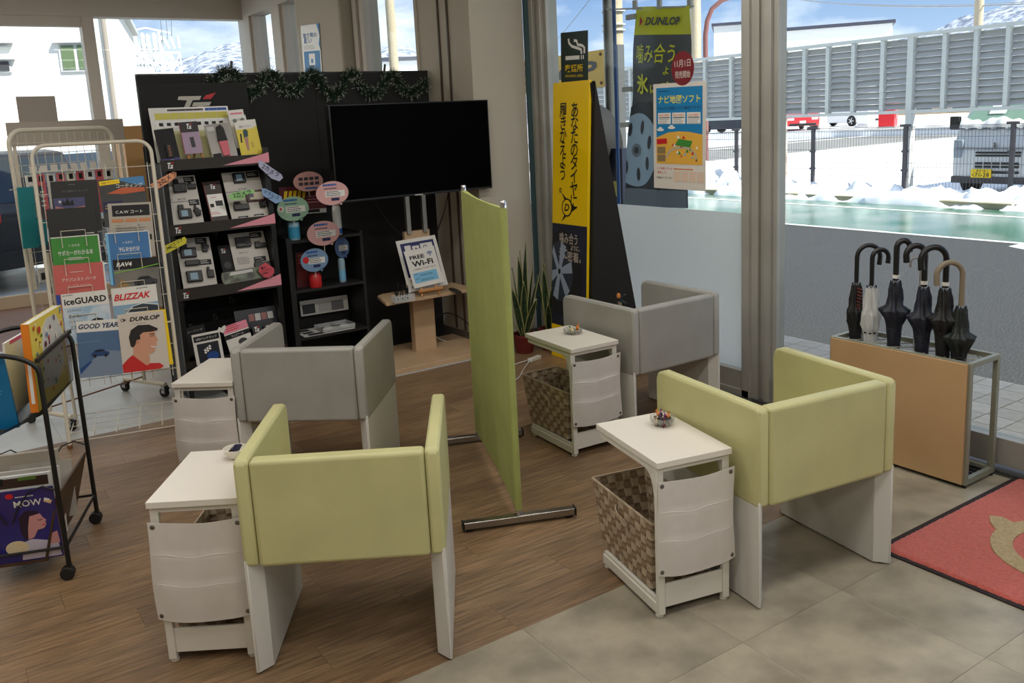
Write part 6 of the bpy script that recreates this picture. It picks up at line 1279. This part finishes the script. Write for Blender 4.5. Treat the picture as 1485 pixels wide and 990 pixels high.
# ================================================================ vehicles
tyre = mat('tyre_rubber', (22, 22, 24), .8); alloy = mat('alloy_wheel', (190, 192, 196), .3, .8); cglass = mat('car_glass', (44, 50, 52), .08, spec=.8)
def car(name, label, loc, rz, paint, L_=4.3, Wd=1.75, Hh=1.5, kind='hatch', lamp=None):
    """x forward; nose at +x"""
    t = thing(name, label, 'car', loc, rz); hl = L_ / 2
    if kind == 'suv': side = [(-hl, .45), (-hl + .02, .95), (-hl + .12, 1.02), (-hl + .42, Hh - .04), (-hl + .7, Hh), (hl - 1.9, Hh), (hl - 1.05, 1.05), (hl - .2, .92), (hl, .70), (hl, .38), (hl - .1, .26), (-hl + .1, .28)]
    else: side = [(-hl, .40), (-hl + .03, .85), (-hl + .35, .98), (-hl + .95, Hh - .03), (-hl + 1.3, Hh), (hl - 2.1, Hh - .02), (hl - 1.2, .98), (hl - .25, .80), (hl, .58), (hl, .34), (hl - .1, .22), (-hl + .1, .24)]
    MB().prism(side, -Wd / 2, Wd / 2, lambda u, v, z: (u, z * (1 - .10 * max(0, v - .95) / .5), v)).build('body', paint, t, bevel=.05, seg=3)
    wi = [(x_, z_) for x_, z_ in side if z_ > .9]
    x_a, x_b = (-hl + .30, hl - 1.22) if kind == 'suv' else (-hl + .55, hl - 1.38)
    for s in (-1, 1):
        MB().prism([(x_a, 1.03), (x_a + .32, Hh - .10), (x_b - .55, Hh - .10), (x_b, 1.03)], 0, .015, lambda u, v, z, s=s: (u, s * (Wd / 2 * (1 - .10 * max(0, v - .95) / .5) - .005 + z), v)).build('side_window', cglass, t, smooth=0)
    a, b_ = side[2], side[3]
    def scr(x0, z0, x1, z1, off): return [(x0 + off, -Wd / 2 * .86, z0), (x0 + off, Wd / 2 * .86, z0), (x1 + off, Wd / 2 * .78, z1), (x1 + off, -Wd / 2 * .78, z1)]
    MB().add(scr(a[0] + .04, a[1] + .05, b_[0] - .02, b_[1] - .06, -.02), [(0, 1, 2, 3)]).build('rear_window', cglass, t, smooth=0)
    k = 5; MB().add(scr(side[k + 1][0] - .05, side[k + 1][1] + .03, side[k][0] + .05, side[k][1] - .04, .03), [(0, 1, 2, 3)]).build('windscreen', cglass, t, smooth=0)
    for x in (-hl + .75, hl - .8):
        for s in (-1, 1):
            wl = MB().lathe([(.20, -.10), (.31, -.10), (.33, -.07), (.33, .07), (.31, .10), (.20, .10)], (0, 0, 0), 28).build('wheel', tyre, t); wl.matrix_local = Matrix.Translation((x, s * (Wd / 2 - .06), .33)) @ Matrix.Rotation(R_(90) * s * -1, 4, 'X')
            MB().lathe([(.02, .085), (.21, .10), (.21, .085)], (0, 0, 0), 20).build('rim', mat('rim_dark', (60, 60, 64), .5), wl)
            b2 = MB()
            for q in range(5): b2.box(.02, .20, -.025, .025, .10, .112, Matrix.Rotation(q * 1.2566, 4, 'Z'))
            b2.lathe([(.05, .10), (.05, .115)], (0, 0, 0), 12); b2.build('spokes', alloy, wl, smooth=0)
    for s in (-1, 1):
        MB().box(hl - .10, hl + .01, s * Wd * .36 - .18, s * Wd * .36 + .18, .60, .72).build('headlamp', mat('lamp_clear', (220, 224, 228), .15), t, bevel=.02)
        MB().box(-hl - .015, -hl + .16, s * Wd * .37 - .20, s * Wd * .37 + .20, .84, .98).build('tail_lamp', mat('lamp_red', (176, 24, 30), .2), t, bevel=.02)
        MB().box(hl - 1.35, hl - 1.2, s * (Wd / 2 + .06) - .09, s * (Wd / 2 + .06) + .09, .98, 1.12).build('mirror', paint, t, bevel=.02)
    MB().box(-hl - .02, -hl + .03, -.17, .17, .55, .70).build('number_plate', WHITE, t); MB().box(hl - .03, hl + .02, -.17, .17, .42, .56).build('number_plate', WHITE, t)
    MB().box(-hl - .012, -hl + .05, -Wd * .47, Wd * .47, .28, .50).box(hl - .05, hl + .008, -Wd * .40, Wd * .40, .28, .42).build('bumper_trim', black_pm, t, bevel=.01)
    return t
# van behind the fence
vp = mat('van_silver', (206, 208, 212), .35, .35); van = thing('van', 'silver boxy van with yellow number plate and snow on its windscreen, behind the mesh fence', 'van', (15.95, 8.27, GZ))
VW = 1.60 / 2
side = [(0, .25), (-.02, .62), (.03, .98), (.16, 1.22), (.72, 1.80), (1.0, 1.90), (3.5, 1.90), (3.62, 1.7), (3.66, .30), (3.5, .22), (.2, .20)]
MB().prism(side, -VW, VW, lambda u, v, z: (u, z * (1 - .09 * max(0, v - 1.2) / .7), v)).build('body', vp, van, bevel=.05, seg=3)
MB().add([(.175, -VW * .90, 1.26), (.175, VW * .90, 1.26), (.66, VW * .82, 1.76), (.66, -VW * .82, 1.76)], [(3, 2, 1, 0)]).build('windscreen', mat('van_glass', (120, 150, 136), .08), van, smooth=0)
def vbox(name, y0, y1, z0, z1, m, d=.02, x=-.02, bevel=.004): return MB().box(x - d, x + .05, y0, y1, z0, z1).build(name, m, van, bevel=bevel)
for z in (.70, .755): vbox('grille_slot', -.42, .36, z, z + .032, black_pm)
g = vbox('lower_grille', -.40, .36, .50, .60, black_pm); 
for k in range(1, 5): MB().box(-.048, -.03, -.40 + .152 * k - .006, -.40 + .152 * k + .006, .50, .60).build('grille_bar', vp, g)
MB().box(-.048, -.03, -.40, .36, .545, .555).build('grille_bar', vp, g); vbox('lower_slot', -.40, .05, .40, .445, black_pm)
vbox('bonnet_gap', -.74, .74, .845, .852, DGREY, .004); vbox('bumper', -VW, VW, .22, .34, DGREY, .012)
np_ = vbox('number_plate', .06, .42, .325, .475, YEL, .03, bevel=.001)
Mx = frame((-.0515, .42, .325), (0, -1, 0), (0, 0, 1)); b = MB()
for body, cx_, cy_, w_, h_ in (('71-28', .20, .052, .26, .075), ('宮城 480', .19, .122, .18, .030), ('め', .035, .05, .03, .04)):
    vs, fs = text_geo(body, .01, 0, 1, False); x0 = min(v.x for v in vs); x1 = max(v.x for v in vs); y0 = min(v.y for v in vs); y1 = max(v.y for v in vs)
    b.add([Mx @ Vector(((v.x - x0) / (x1 - x0) * w_ + cx_ - w_ / 2, (v.y - y0) / (y1 - y0) * h_ + cy_ - h_ / 2, .001)) for v in vs], fs)
b.build('plate_lettering', BLACK, np_, smooth=0)
for s in (-1, 1):
    MB().box(-.015, .10, s * .70 - .09, s * .70 + .09, .66, 1.0).build('headlamp', mat('van_lamp', (150, 160, 170), .12), van, bevel=.02); MB().box(.14, .24, s * .90 - .11, s * .90 + .07, 1.18, 1.42).build('mirror', black_pm, van, bevel=.02)
    MB().bar((.17, s * .1, 1.24), (.22, s * .1 + .42, 1.29), .015).build('wiper', black_pm, van)
    for x in (.55, 3.0): MB().cyl((x, s * (VW - .16), .28), (x, s * VW, .28), .28, 24).build('wheel', tyre, van)
MB().prism([(-.035, .03), (.0, .05), (.035, .03), (-.02, -.01), (.035, -.02), (.0, -.05), (-.035, -.03), (.02, .0)], -.03, -.02, lambda u, v, z: (z - .0, u + .03, v + .905)).build('badge', chrome, van, smooth=0)
rn = random.Random(6); o = MB().sheet(lambda u, v: (.10 + .20 * v, -VW * .95 + VW * 1.9 * u, 1.20 + .14 * v + .07 * math.sin(math.pi * v) * (1 + .5 * math.sin(u * 14)) + .015 * math.sin(u * 40)), 50, 8).build('windscreen_snow', snow, van, smooth=80)
o = MB().sheet(lambda u, v: (.33 + .16 * v, .05 + .30 * u, 1.44 + .17 * v + .04 * math.sin(math.pi * v) * math.sin(math.pi * u)), 16, 8).build('windscreen_snow', snow, van, smooth=80)
def at_ground(px, py, dist, z=GZ): d = ray(px, py); k = dist / math.hypot(d.x, d.y); v = CAM + d * k; return Vector((v.x, v.y, z)), v.z
LZ = .25
lot = [at_ground(px, 190, d_)[0] for px, d_ in ((1000, 56), (1500, 48), (1500, 110), (1000, 120))]
o = MB(); o.add([(v.x, v.y, LZ) for v in lot] + [(v.x, v.y, -.7) for v in lot], [(3, 2, 1, 0), (0, 1, 5, 4), (1, 2, 6, 5), (2, 3, 7, 6), (3, 0, 4, 7)]); struct(o.build('parking_snow', snow, smooth=0))
rp = mat('car_red', (176, 22, 30), .25, coat=.5); wp = mat('car_white', (214, 216, 218), .25, coat=.5); kp = mat('car_black', (26, 30, 38), .2, coat=.5)
for nm, px, lab, pt, rz, k_ in (('car', 1150, 'red car parked across the road, far right behind the fence', rp, R_(-128), 'suv'), ('car', 1222, 'white car parked across the road beside the red one', wp, R_(-95), 'hatch'), ('car', 1066, 'black car parked across the road, seen between poster and door frame', kp, R_(-80), 'hatch')):
    v, _ = at_ground(px, 186, 56 if px != 1222 else 61); v.z = LZ; car(nm, lab, v, rz, pt, 4.5, 1.85, 1.6, k_)
# ================================================================ buildings
white_b = mat('white_cladding', (220, 220, 218), .7); dark_e = mat('dark_eaves', (60, 62, 76), .6)
def bld(name, label, px0, px1, py_top, py_bot, dist, m, depth=12, extra=None):
    a, za = at_ground(px0, py_bot, dist); b_, zb = at_ground(px1, py_bot, dist); _, zt = at_ground((px0 + px1) / 2, py_top, dist)
    d = (b_ - a); ln = d.length; t = thing(name, label, 'building', (a.x, a.y, GZ), math.atan2(d.y, d.x)); z1 = zt - GZ
    MB().box(0, ln, 0, depth, 0, z1).build('wall', m, t); MB().box(-.2, ln + .2, -.2, depth, z1, z1 + .25).build('roof_edge', dark_e, t)
    if extra: extra(t, ln, z1)
    return t
def win_row(t, ln, z1):
    for k in range(3): f_ = MB().box(ln * (.15 + .3 * k), ln * (.15 + .3 * k) + 1.6, -.06, .02, z1 * .35, z1 * .35 + 1.3).build('window', LGREY, t); MB().box(ln * (.15 + .3 * k) + .08, ln * (.15 + .3 * k) + 1.52, -.08, -.05, z1 * .35 + .08, z1 * .35 + 1.22).build('pane', cglass, f_)
bld('building', 'long white building with dark roof edge across the road, behind the barrier', 1128, 1291, 40, 150, 75, white_b, 20, win_row)
bld('building', 'white two-storey building left of the door frame, behind the barrier', 1036, 1100, 36, 180, 85, white_b, 14, win_row)
bld('building', 'low white warehouse beyond the column window', 528, 660, 88, 240, 60, white_b, 15, win_row)
bld('building', 'small white building seen under the yellow billboard', 770, 905, 130, 240, 55, white_b, 10, win_row)
bld('building', 'low building with brown balconies under the barrier at the right', 1300, 1480, 140, 176, 95, mat('brown_cladding', (150, 130, 106), .7), 15, win_row)
t = thing('vending_machine', 'bright red box-shaped machine across the road under the barrier', 'machine', at_ground(1288, 170, 52, LZ)[0], .4); MB().box(-.5, .5, -.4, .4, .02, 1.5).build('cabinet', mat('machine_red', (200, 24, 34), .4), t, bevel=.02); MB().box(-.3, .3, -.43, -.4, .5, 1.2).build('panel', MATS['dim_red'], t); MB().box(-.55, .55, -.45, .45, 0, .1).build('plinth', LGREY, t)
for px in (1187, 1256): 
    v = at_ground(px, 170, 55, LZ)[0]; t = thing('shop_pillar', 'white forecourt pillar across the road, %s' % ('between the red and white cars' if px == 1185 else 'right of the white car'), 'pillar', v); MB().box(-.35, .35, -.35, .35, 0, 2.6).build('shaft', white_b, t, bevel=.02); MB().box(-.45, .45, -.45, .45, 0, .15).build('foot', LGREY, t)
# white office building beyond the far windows
HB = ony(168, 8, 18.5).z
Pa, Pb = onz(168, 8, HB), onz(193, 52, HB); sd_ = (Pb - Pa); dep = sd_.length; sd_.normalize(); fd = Vector((sd_.y, -sd_.x, 0))   # fd: along the front, towards the right
if fd.dot(Vector((1, 0, 0))) < 0: fd = -fd
ob = thing('office_building', 'large sunlit white building outside the far left window', 'building', (Pa.x, Pa.y, GZ), math.atan2(fd.y, fd.x)); OI = (Matrix.Translation((Pa.x, Pa.y, GZ)) @ Matrix.Rotation(math.atan2(fd.y, fd.x), 4, 'Z')).inverted()
wr = mat('white_render', (232, 232, 226), .8)
MB().box(-16, 0, 0, dep, 0, HB - GZ).build('wall', wr, ob); MB().box(-16, .12, -.12, dep + .1, HB - GZ, HB - GZ + .1).build('roof_edge', LGREY, ob); MB().cyl((-.25, -.06, 0), (-.25, -.06, HB - GZ), .045, 10).build('downpipe', mat('pipe_grey', (150, 140, 130), .6), ob)
pale = mat('curtained_pane', (92, 110, 80), .4)
def owin(px0, py0, px1, py1, split=True, m=None):
    a = OI @ onp(px0, py0, Pa, sd_); b_ = OI @ onp(px1, py1, Pa, sd_); x0, x1, z1, z0 = a.x, b_.x, a.z, b_.z
    f_ = MB().box(x0, x1, -.05, .02, z0, z1).box(x0 - .08, x1 + .08, -.14, .02, z1, z1 + .05).build('window', LGREY, ob)
    if split:
        xm = (x0 + x1) / 2; 
        for u, w_ in ((x0 + .04, xm - .03), (xm + .03, x1 - .04)): MB().box(u, w_, -.07, -.05, z0 + .04, z1 - .04).build('pane', m or pale, f_)
    else: MB().box(x0 + .03, x1 - .03, -.07, -.05, z0 + .03, z1 - .03).build('pane', m or pale, f_)
owin(84, 63, 138, 103); owin(-40, 64, 13, 68, False, DGREY); owin(-40, 88, 18, 105, False, DGREY); owin(-150, 63, -96, 103)
for k in range(3): MB().box(0, .06, dep * (.25 + .22 * k), dep * (.25 + .22 * k) + .5, 1.2 + .2 * k, 2.3 + .2 * k).build('side_window', LGREY, ob)
MB().box(0, .35, dep * .75, dep * .75 + .5, HB * .72, HB * .72 + .35).build('air_unit', LGREY, ob, bevel=.03)
# power pole platform with insulators
pp = ony(226, 94, 24); t = thing('transformer_platform', 'white steel platform with insulators on a pole, left of the mountain', 'power line', (pp.x, 24, 0)); zc = pp.z
steelw = mat('galvanised_white', (214, 218, 222), .5); b = MB()
x0, x1, z0, z1 = -.56, .62, zc - .20, zc + .30
for z in (z0, z1, (z0 + z1) / 2): b.bar((x0, 0, z), (x1, 0, z), .045); b.bar((x0, .8, z), (x1, .8, z), .045)
n = 5
for k in range(n + 1):
    x = x0 + (x1 - x0) * k / n; b.bar((x, 0, z0), (x, 0, z1), .035); b.bar((x, .8, z0), (x, .8, z1), .035); b.bar((x, 0, z0), (x, .8, z0), .03)
    if k < n: b.bar((x, 0, z0), (x + (x1 - x0) / n, 0, z1), .03); b.bar((x, 0, z1), (x + (x1 - x0) / n, 0, z0), .03)
b.build('lattice', steelw, t, smooth=0)
for k, x in enumerate((-.5, -.36, -.2, -.06, .08, .25)): MB().lathe([(.05, 0), (.07, .08), (.05, .12), (.07, .2), (.05, .3), (.06, .42), (.03, .5)], (x, .2 + .1 * (k % 2), z1), 10).build('insulator', steelw, t)
MB().bar((-.55, .2, z1 + .52), (-.1, .2, z1 + .62), .04).bar((-.1, .2, z1 + .62), (.5, .2, z1 + .5), .04).bar((.2, .2, z1), (.2, .2, z1 + .55), .05).build('cross_arm', steelw, t)
for k, x in enumerate((.42, .55, .68)): MB().bar((x - .12 + .05 * k, .2, z1 + .38 + .03 * k), (x, .2, z1 + .12), .06).build('strain_insulator', steelw, t)
MB().cyl((-.58, .4, -zc * 0 + GZ), (-.58, .4, z1 + .7), .15, 14).build('pole', mat('concrete_pole', (176, 168, 152), .8), t)
def wire(label, a, b_, r=.012, sag=.3):
    a, b_ = Vector(a), Vector(b_); o = MB().tube([a.lerp(b_, k / 12) - Vector((0, 0, 4 * sag * (k / 12) * (1 - k / 12))) for k in range(13)], r, 5).build('overhead_wire', mat('wire_grey', (150, 154, 160), .5), smooth=80); tag(o, label, 'wire'); return o
for k, (x_, xx) in enumerate(((236, 225), (243, 236), (249, 246))): wire(('white service wire left of its two neighbours above the platform', 'middle white service wire above the platform', 'right white service wire above the platform')[k], ony(x_, 60 - 3 * k, 24), ony(xx, -40, 22), .008, .02)
# utility poles and lamp arm
conc = mat('pole_concrete', (178, 166, 146), .8, noise=(20, (172, 158, 128), .4, .7))
def pole(label, px, py, dist, r, top=11): v, _ = at_ground(px, py, dist); t = thing('utility_pole', label, 'pole', (v.x, v.y, GZ)); MB().cyl((0, 0, 0), (0, 0, top), r, 18, r * .75).build('shaft', conc, t); return t
t = pole('concrete utility pole behind the banner flag, with metal bands', 893, 150, 13.5, .145)
for z in (2.35, 2.43, 2.62, 2.85, 3.05): MB().cyl((0, 0, z + .6), (0, 0, z + .62), .172, 18).build('band', LGREY, t)
MB().bar((-.5, -.2, 4.1), (.1, 0, 4.0), .03).bar((-.5, -.2, 4.1), (0, 0, 3.5), .02).build('cable_arm', DGREY, t)
pole('pale concrete pole seen through the window left of the column', 569, 60, 22, .12)
t = pole('pale concrete pole above the barrier at the right', 1419, 30, 26, .12)
t = pole('white pole just right of the banner flag', 1009, 60, 27, .17); sl = thing('street_lamp', 'brown curved street lamp arm left of the door frame', 'street lamp', at_ground(1024, 190, 27)[0]); v0, zz = at_ground(1028, 30, 27)
MB().tube([(0, 0, 0), (0, 0, zz - GZ - .4), (.05, -.03, zz - GZ), (.16, -.11, zz - GZ + .32), (.40, -.28, zz - GZ + .55), (.8, -.56, zz - GZ + .68), (1.6, -1.1, zz - GZ + .76)], .07, 10).build('arm', mat('lamp_brown', (120, 78, 74), .5), sl, smooth=70)
wire('thin wire crossing the sky above the smoking sign', onx(792, 75, 12), onx(858, -4, 9), .006, .02); wire('long power line above the barrier at the right', onx(1125, -6, 30), onx(1485, 6, 22), .02, .2); wire('second power line above the barrier at the right', onx(1200, 4, 34), onx(1485, 3, 30), .015, .1)
# ================================================================ banner flag, billboard, tyre board
yf = mat('flag_yellow', (232, 234, 60), .6); gf = mat('flag_grey', (92, 96, 102), .6)
fl = thing('banner_flag', 'tall yellow and grey banner flag on a blue pole outside the window', 'flag', (5.0, 5.62, GZ)); FX = 5.0
ftl, ftr, fbl, fbr = onx(921, 10, FX), onx(1003, 8, FX), onx(905, 297, FX), onx(996, 302, FX); fy = onx(917, 38, FX); hY = (ftl.z + ftr.z) / 2 - .02; hB = (fbl.z + fbr.z) / 2; org = Vector((5.0, 5.62, GZ))
def fp(u, v, off=0):
    a = ftl.lerp(ftr, u); b_ = fbl.lerp(fbr, u); p = b_.lerp(a, v); p.x = FX + .02 * math.sin(u * 7 + v * 3) + .010 * math.sin(v * 14 + u * 3) - off; return p - org
MB().sheet(lambda u, v: fp(u, .865 + .135 * v), 16, 6).build('yellow_top', yf, fl, smooth=80); MB().sheet(lambda u, v: fp(u, .865 * v), 16, 30).build('grey_field', gf, fl, smooth=80)
def ftxt(body, u, v, wu, hv, m, bold=.02, shear=0):
    vs, fs = text_geo(body, bold, shear, 1, False); x0 = min(q.x for q in vs); x1 = max(q.x for q in vs); y0 = min(q.y for q in vs); y1 = max(q.y for q in vs)
    MB().add([fp(u + ((q.x - x0) / (x1 - x0) - .5) * wu, v + ((q.y - y0) / (y1 - y0) - .5) * hv, .012) for q in vs], fs).build('lettering', m, fl, smooth=0)
ftxt('DUNLOP', .52, .93, .56, .040, gf, .035, .25); MB().add([fp(.13, .955, .012), fp(.13, .905, .012), fp(.19, .93, .012)], [(0, 1, 2)]).build('mark', RED, fl, smooth=0)
fyl = mat('flag_lettering', (240, 240, 60), .6)
ftxt('噛み合う', .42, .775, .62, .095, fyl, .006); ftxt('ように', .74, .69, .30, .04, fyl, .01); ftxt('氷', .24, .625, .26, .10, fyl, .03); ftxt('に', .46, .60, .12, .045, fyl); ftxt('密着', .76, .60, .38, .075, fyl)
bw_ = mat('flag_wheel', (176, 204, 232), .5); dt_ = mat('flag_tyre', (66, 70, 78), .6); sn_ = mat('flag_ice', (130, 142, 158), .6)
def fdisc(u, v, ru, rv, m, off, nm, a0=0, a1=2 * math.pi, n=40, inner=0):
    MB().sheet(lambda p, q: fp(min(1, max(0, u + ru * q * math.cos(2 * math.pi * p))), min(1, max(0, v + rv * q * math.sin(2 * math.pi * p))), off), n, 7 if ru > .1 else 2).build(nm, m, fl, smooth=0)
fdisc(.22, .285, .60, .25, dt_, .011, 'tyre_print'); MB().sheet(lambda u, v: fp(u, .09 * v, .0125), 14, 3).build('ice_print', sn_, fl, smooth=0)
fdisc(.18, .29, .40, .19, bw_, .0135, 'wheel_print')
for k in range(7): a = R_(51.4 * k + 20); fdisc(.18 + .26 * math.cos(a), .29 + .125 * math.sin(a), .035, .036, dt_, .015, 'wheel_gap', n=12)
fdisc(.18, .29, .09, .035, sn_, .0165, 'wheel_hub', n=20); fdisc(.18, .29, .045, .018, dt_, .018, 'wheel_hub', n=16)
pb = onx(909, 297, FX); pt_ = onx(916, 0, FX); MB().cyl((0, pb.y - org.y + .10, 0), (0, pb.y - org.y + .10, 2.75), .016, 10).build('pole', mat('flag_pole_blue', (50, 90, 150), .4), fl)
MB().bar(onx(880, 14, FX) - org, onx(1006, 9, FX) - org, .012).build('cross_bar', LGREY, fl)
for v in (.955, .60, .42): q = fp(0, v); MB().box(-.015, .015, q.y - .01, q.y + .09, q.z - .02, q.z + .02).build('pole_loop', LGREY, fl)
for u in (.0, .45, .97): q = fp(u, 1.0); MB().box(-.01, .01, q.y - .02, q.y + .02, q.z - .02, q.z + .05).build('top_loop', LGREY, fl)
MB().box(-.22, .22, pb.y - org.y - .12, pb.y - org.y + .32, 0, .14).build('weight_base', DGREY, fl, bevel=.02)
BX = 7.0; byl = mat('billboard_yellow', (226, 184, 84), .5)
bb = thing('billboard', 'yellow billboard with large dark slanted letters outside, behind the A-board', 'billboard', (BX, 8.2, GZ)); bt = onx(885, 70, BX); b0 = onx(886, 125, BX); yl_ = 10.9
Mx = frame((BX, yl_, b0.z), (0, -1, 0), (0, 0, 1)); bW = yl_ - bt.y; bH = bt.z - b0.z; bo = Vector((BX, 8.2, GZ))
MB().box(0, .08, bt.y - 8.2 - .09, yl_ - 8.2, b0.z - GZ, bt.z - GZ).build('panel', byl, bb); MB().box(-.01, .09, bt.y - 8.2 - .14, bt.y - 8.2 - .05, GZ * 0, bt.z - GZ + .03).build('edge_post', mat('billboard_post', (90, 92, 92), .5), bb)
vs, fs = text_geo('DUNLOP', .03, .25, 1, False); x0 = min(q.x for q in vs); x1 = max(q.x for q in vs); y0 = min(q.y for q in vs); y1 = max(q.y for q in vs)
MB().add([(-.004, (yl_ - .15 - (q.x - x0) / (x1 - x0) * (bW - .40)) - 8.2, b0.z - GZ + bH * .24 + (q.y - y0) / (y1 - y0) * bH * .50) for q in vs], fs).build('lettering', mat('billboard_lettering', (78, 78, 80), .5), bb, smooth=0)
for y in (8.35, 9.9): 
    for z in (b0.z + .05, bt.z - .05): MB().cyl((-.01, y - 8.2, z - GZ), (.0, y - 8.2, z - GZ), .02, 8).build('bolt', BROWN, bb)
for y in (10.7,): MB().box(.02, .08, y - 8.2, y - 8.12, 0, b0.z - GZ).build('leg_post', MATS['billboard_post'], bb)
ty = thing('tyre_display', 'large black round-topped tyre display standing outside behind the A-board', 'display', (5.9, 6.9, GZ)); c_ = onx(850, 215, 5.9); r_t = .46
MB().lathe([(r_t * .55, -.11), (r_t * .97, -.12), (r_t, -.08), (r_t, .08), (r_t * .97, .12), (r_t * .55, .11)], (0, 0, 0), 48).build('tyre', tyre, ty); ty.children[-1].matrix_local = Matrix.Translation((0, c_.y - 6.9, c_.z - GZ)) @ Matrix.Rotation(R_(90), 4, 'Y')
MB().box(-.05, .05, c_.y - 6.9 - .62, c_.y - 6.9 + .42, 0, c_.z - GZ).build('stand_board', night, ty); MB().box(-.06, -.05, c_.y - 6.9 - .55, c_.y - 6.9 - .1, .95, 1.10).build('yellow_label', oy, ty); MB().cyl((-.10, c_.y - 6.9, c_.z - GZ), (.10, c_.y - 6.9, c_.z - GZ), r_t * .55, 32).build('rim', mat('tyre_rim_dark', (40, 42, 48), .4), ty)
# ================================================================ cars beyond the far-left window
car('car', 'dark blue-black car with red tail lamp outside the far left window', (.22, 14.3, GZ), R_(118), mat('car_navy', (26, 27, 31), .45, coat=.08), 4.4, 1.8, 1.68, 'suv')
car('car', 'silver car behind the wire racks, outside the far window', (2.3, 15.6, GZ), R_(-60), mat('car_silver', (190, 196, 204), .25, .3, coat=.4), 4.4, 1.75, 1.62, 'suv')
struct(MB().box(-25, 5.2, 10.62, 60, GZ - .2, GZ).build('yard_ground', mat('wet_yard', (150, 152, 156), .35, noise=(1.2, (206, 210, 214), .4, .6))))
struct(MB().box(5.2, 14.2, 38, 60, GZ - .2, GZ).build('yard_ground', MATS['wet_yard']))
# ================================================================ mountains all round the valley
mm = bpy.data.materials.new('snowy_forest'); mm.use_nodes = True; t_ = mm.node_tree; bs = t_.nodes['Principled BSDF']; bs.inputs['Roughness'].default_value = .9
tcn = t_.nodes.new('ShaderNodeTexCoord'); n1_ = t_.nodes.new('ShaderNodeTexNoise'); n1_.inputs['Scale'].default_value = .16; n1_.inputs['Detail'].default_value = 8; n1_.inputs['Roughness'].default_value = .7; t_.links.new(tcn.outputs['Object'], n1_.inputs[0])
rr = t_.nodes.new('ShaderNodeValToRGB'); rr.color_ramp.elements[0].position = .42; rr.color_ramp.elements[0].color = (*lin((96, 106, 126)), 1); rr.color_ramp.elements[1].position = .58; rr.color_ramp.elements[1].color = (*lin((186, 192, 206)), 1); t_.links.new(n1_.outputs[0], rr.inputs[0]); t_.links.new(rr.outputs[0], bs.inputs['Base Color'])
def azel(px, py): d = ray(px, py); return math.atan2(d.x, d.y), d.z / math.hypot(d.x, d.y)
prof = sorted([azel(*p) for p in ((-60, 120), (60, 110), (200, 104), (265, 92), (290, 76), (320, 63), (345, 60), (370, 63), (400, 68), (440, 78), (500, 84), (560, 70), (600, 76), (660, 90), (760, 100), (900, 130), (1000, 110), (1120, 70), (1250, 62), (1300, 58), (1335, 46), (1375, 38), (1410, 27), (1440, 14), (1470, 6), (1500, -4), (1600, -30))])
def elev(az):
    if az <= prof[0][0]: return prof[0][1]
    if az >= prof[-1][0]: return prof[-1][1]
    for (a, e1), (b_, e2) in zip(prof, prof[1:]):
        if a <= az <= b_: return e1 + (e2 - e1) * (az - a) / (b_ - a)
def mtn(u, v):
    az = -math.pi + 2 * math.pi * u; r = 480 + 260 * v; e_ = elev(az) if -1.2 < az < 1.9 else .12
    hgt = (1.65 + e_ * 740) * (v ** .8) + 5 * mno.fractal(Vector((az * 22, v * 3, 1)), .9, 2.1, 5) * (v > .02) * (.3 + v); return (r * math.sin(az), r * math.cos(az), -3 if v == 0 else hgt)
struct(MB().sheet(mtn, 900, 22).build('mountains', mm, smooth=80))
struct(MB().lathe([(0.01, GZ - .8), (760, GZ - .8)], (0, 0, 0), 48, close=False).build('valley_floor', snow))
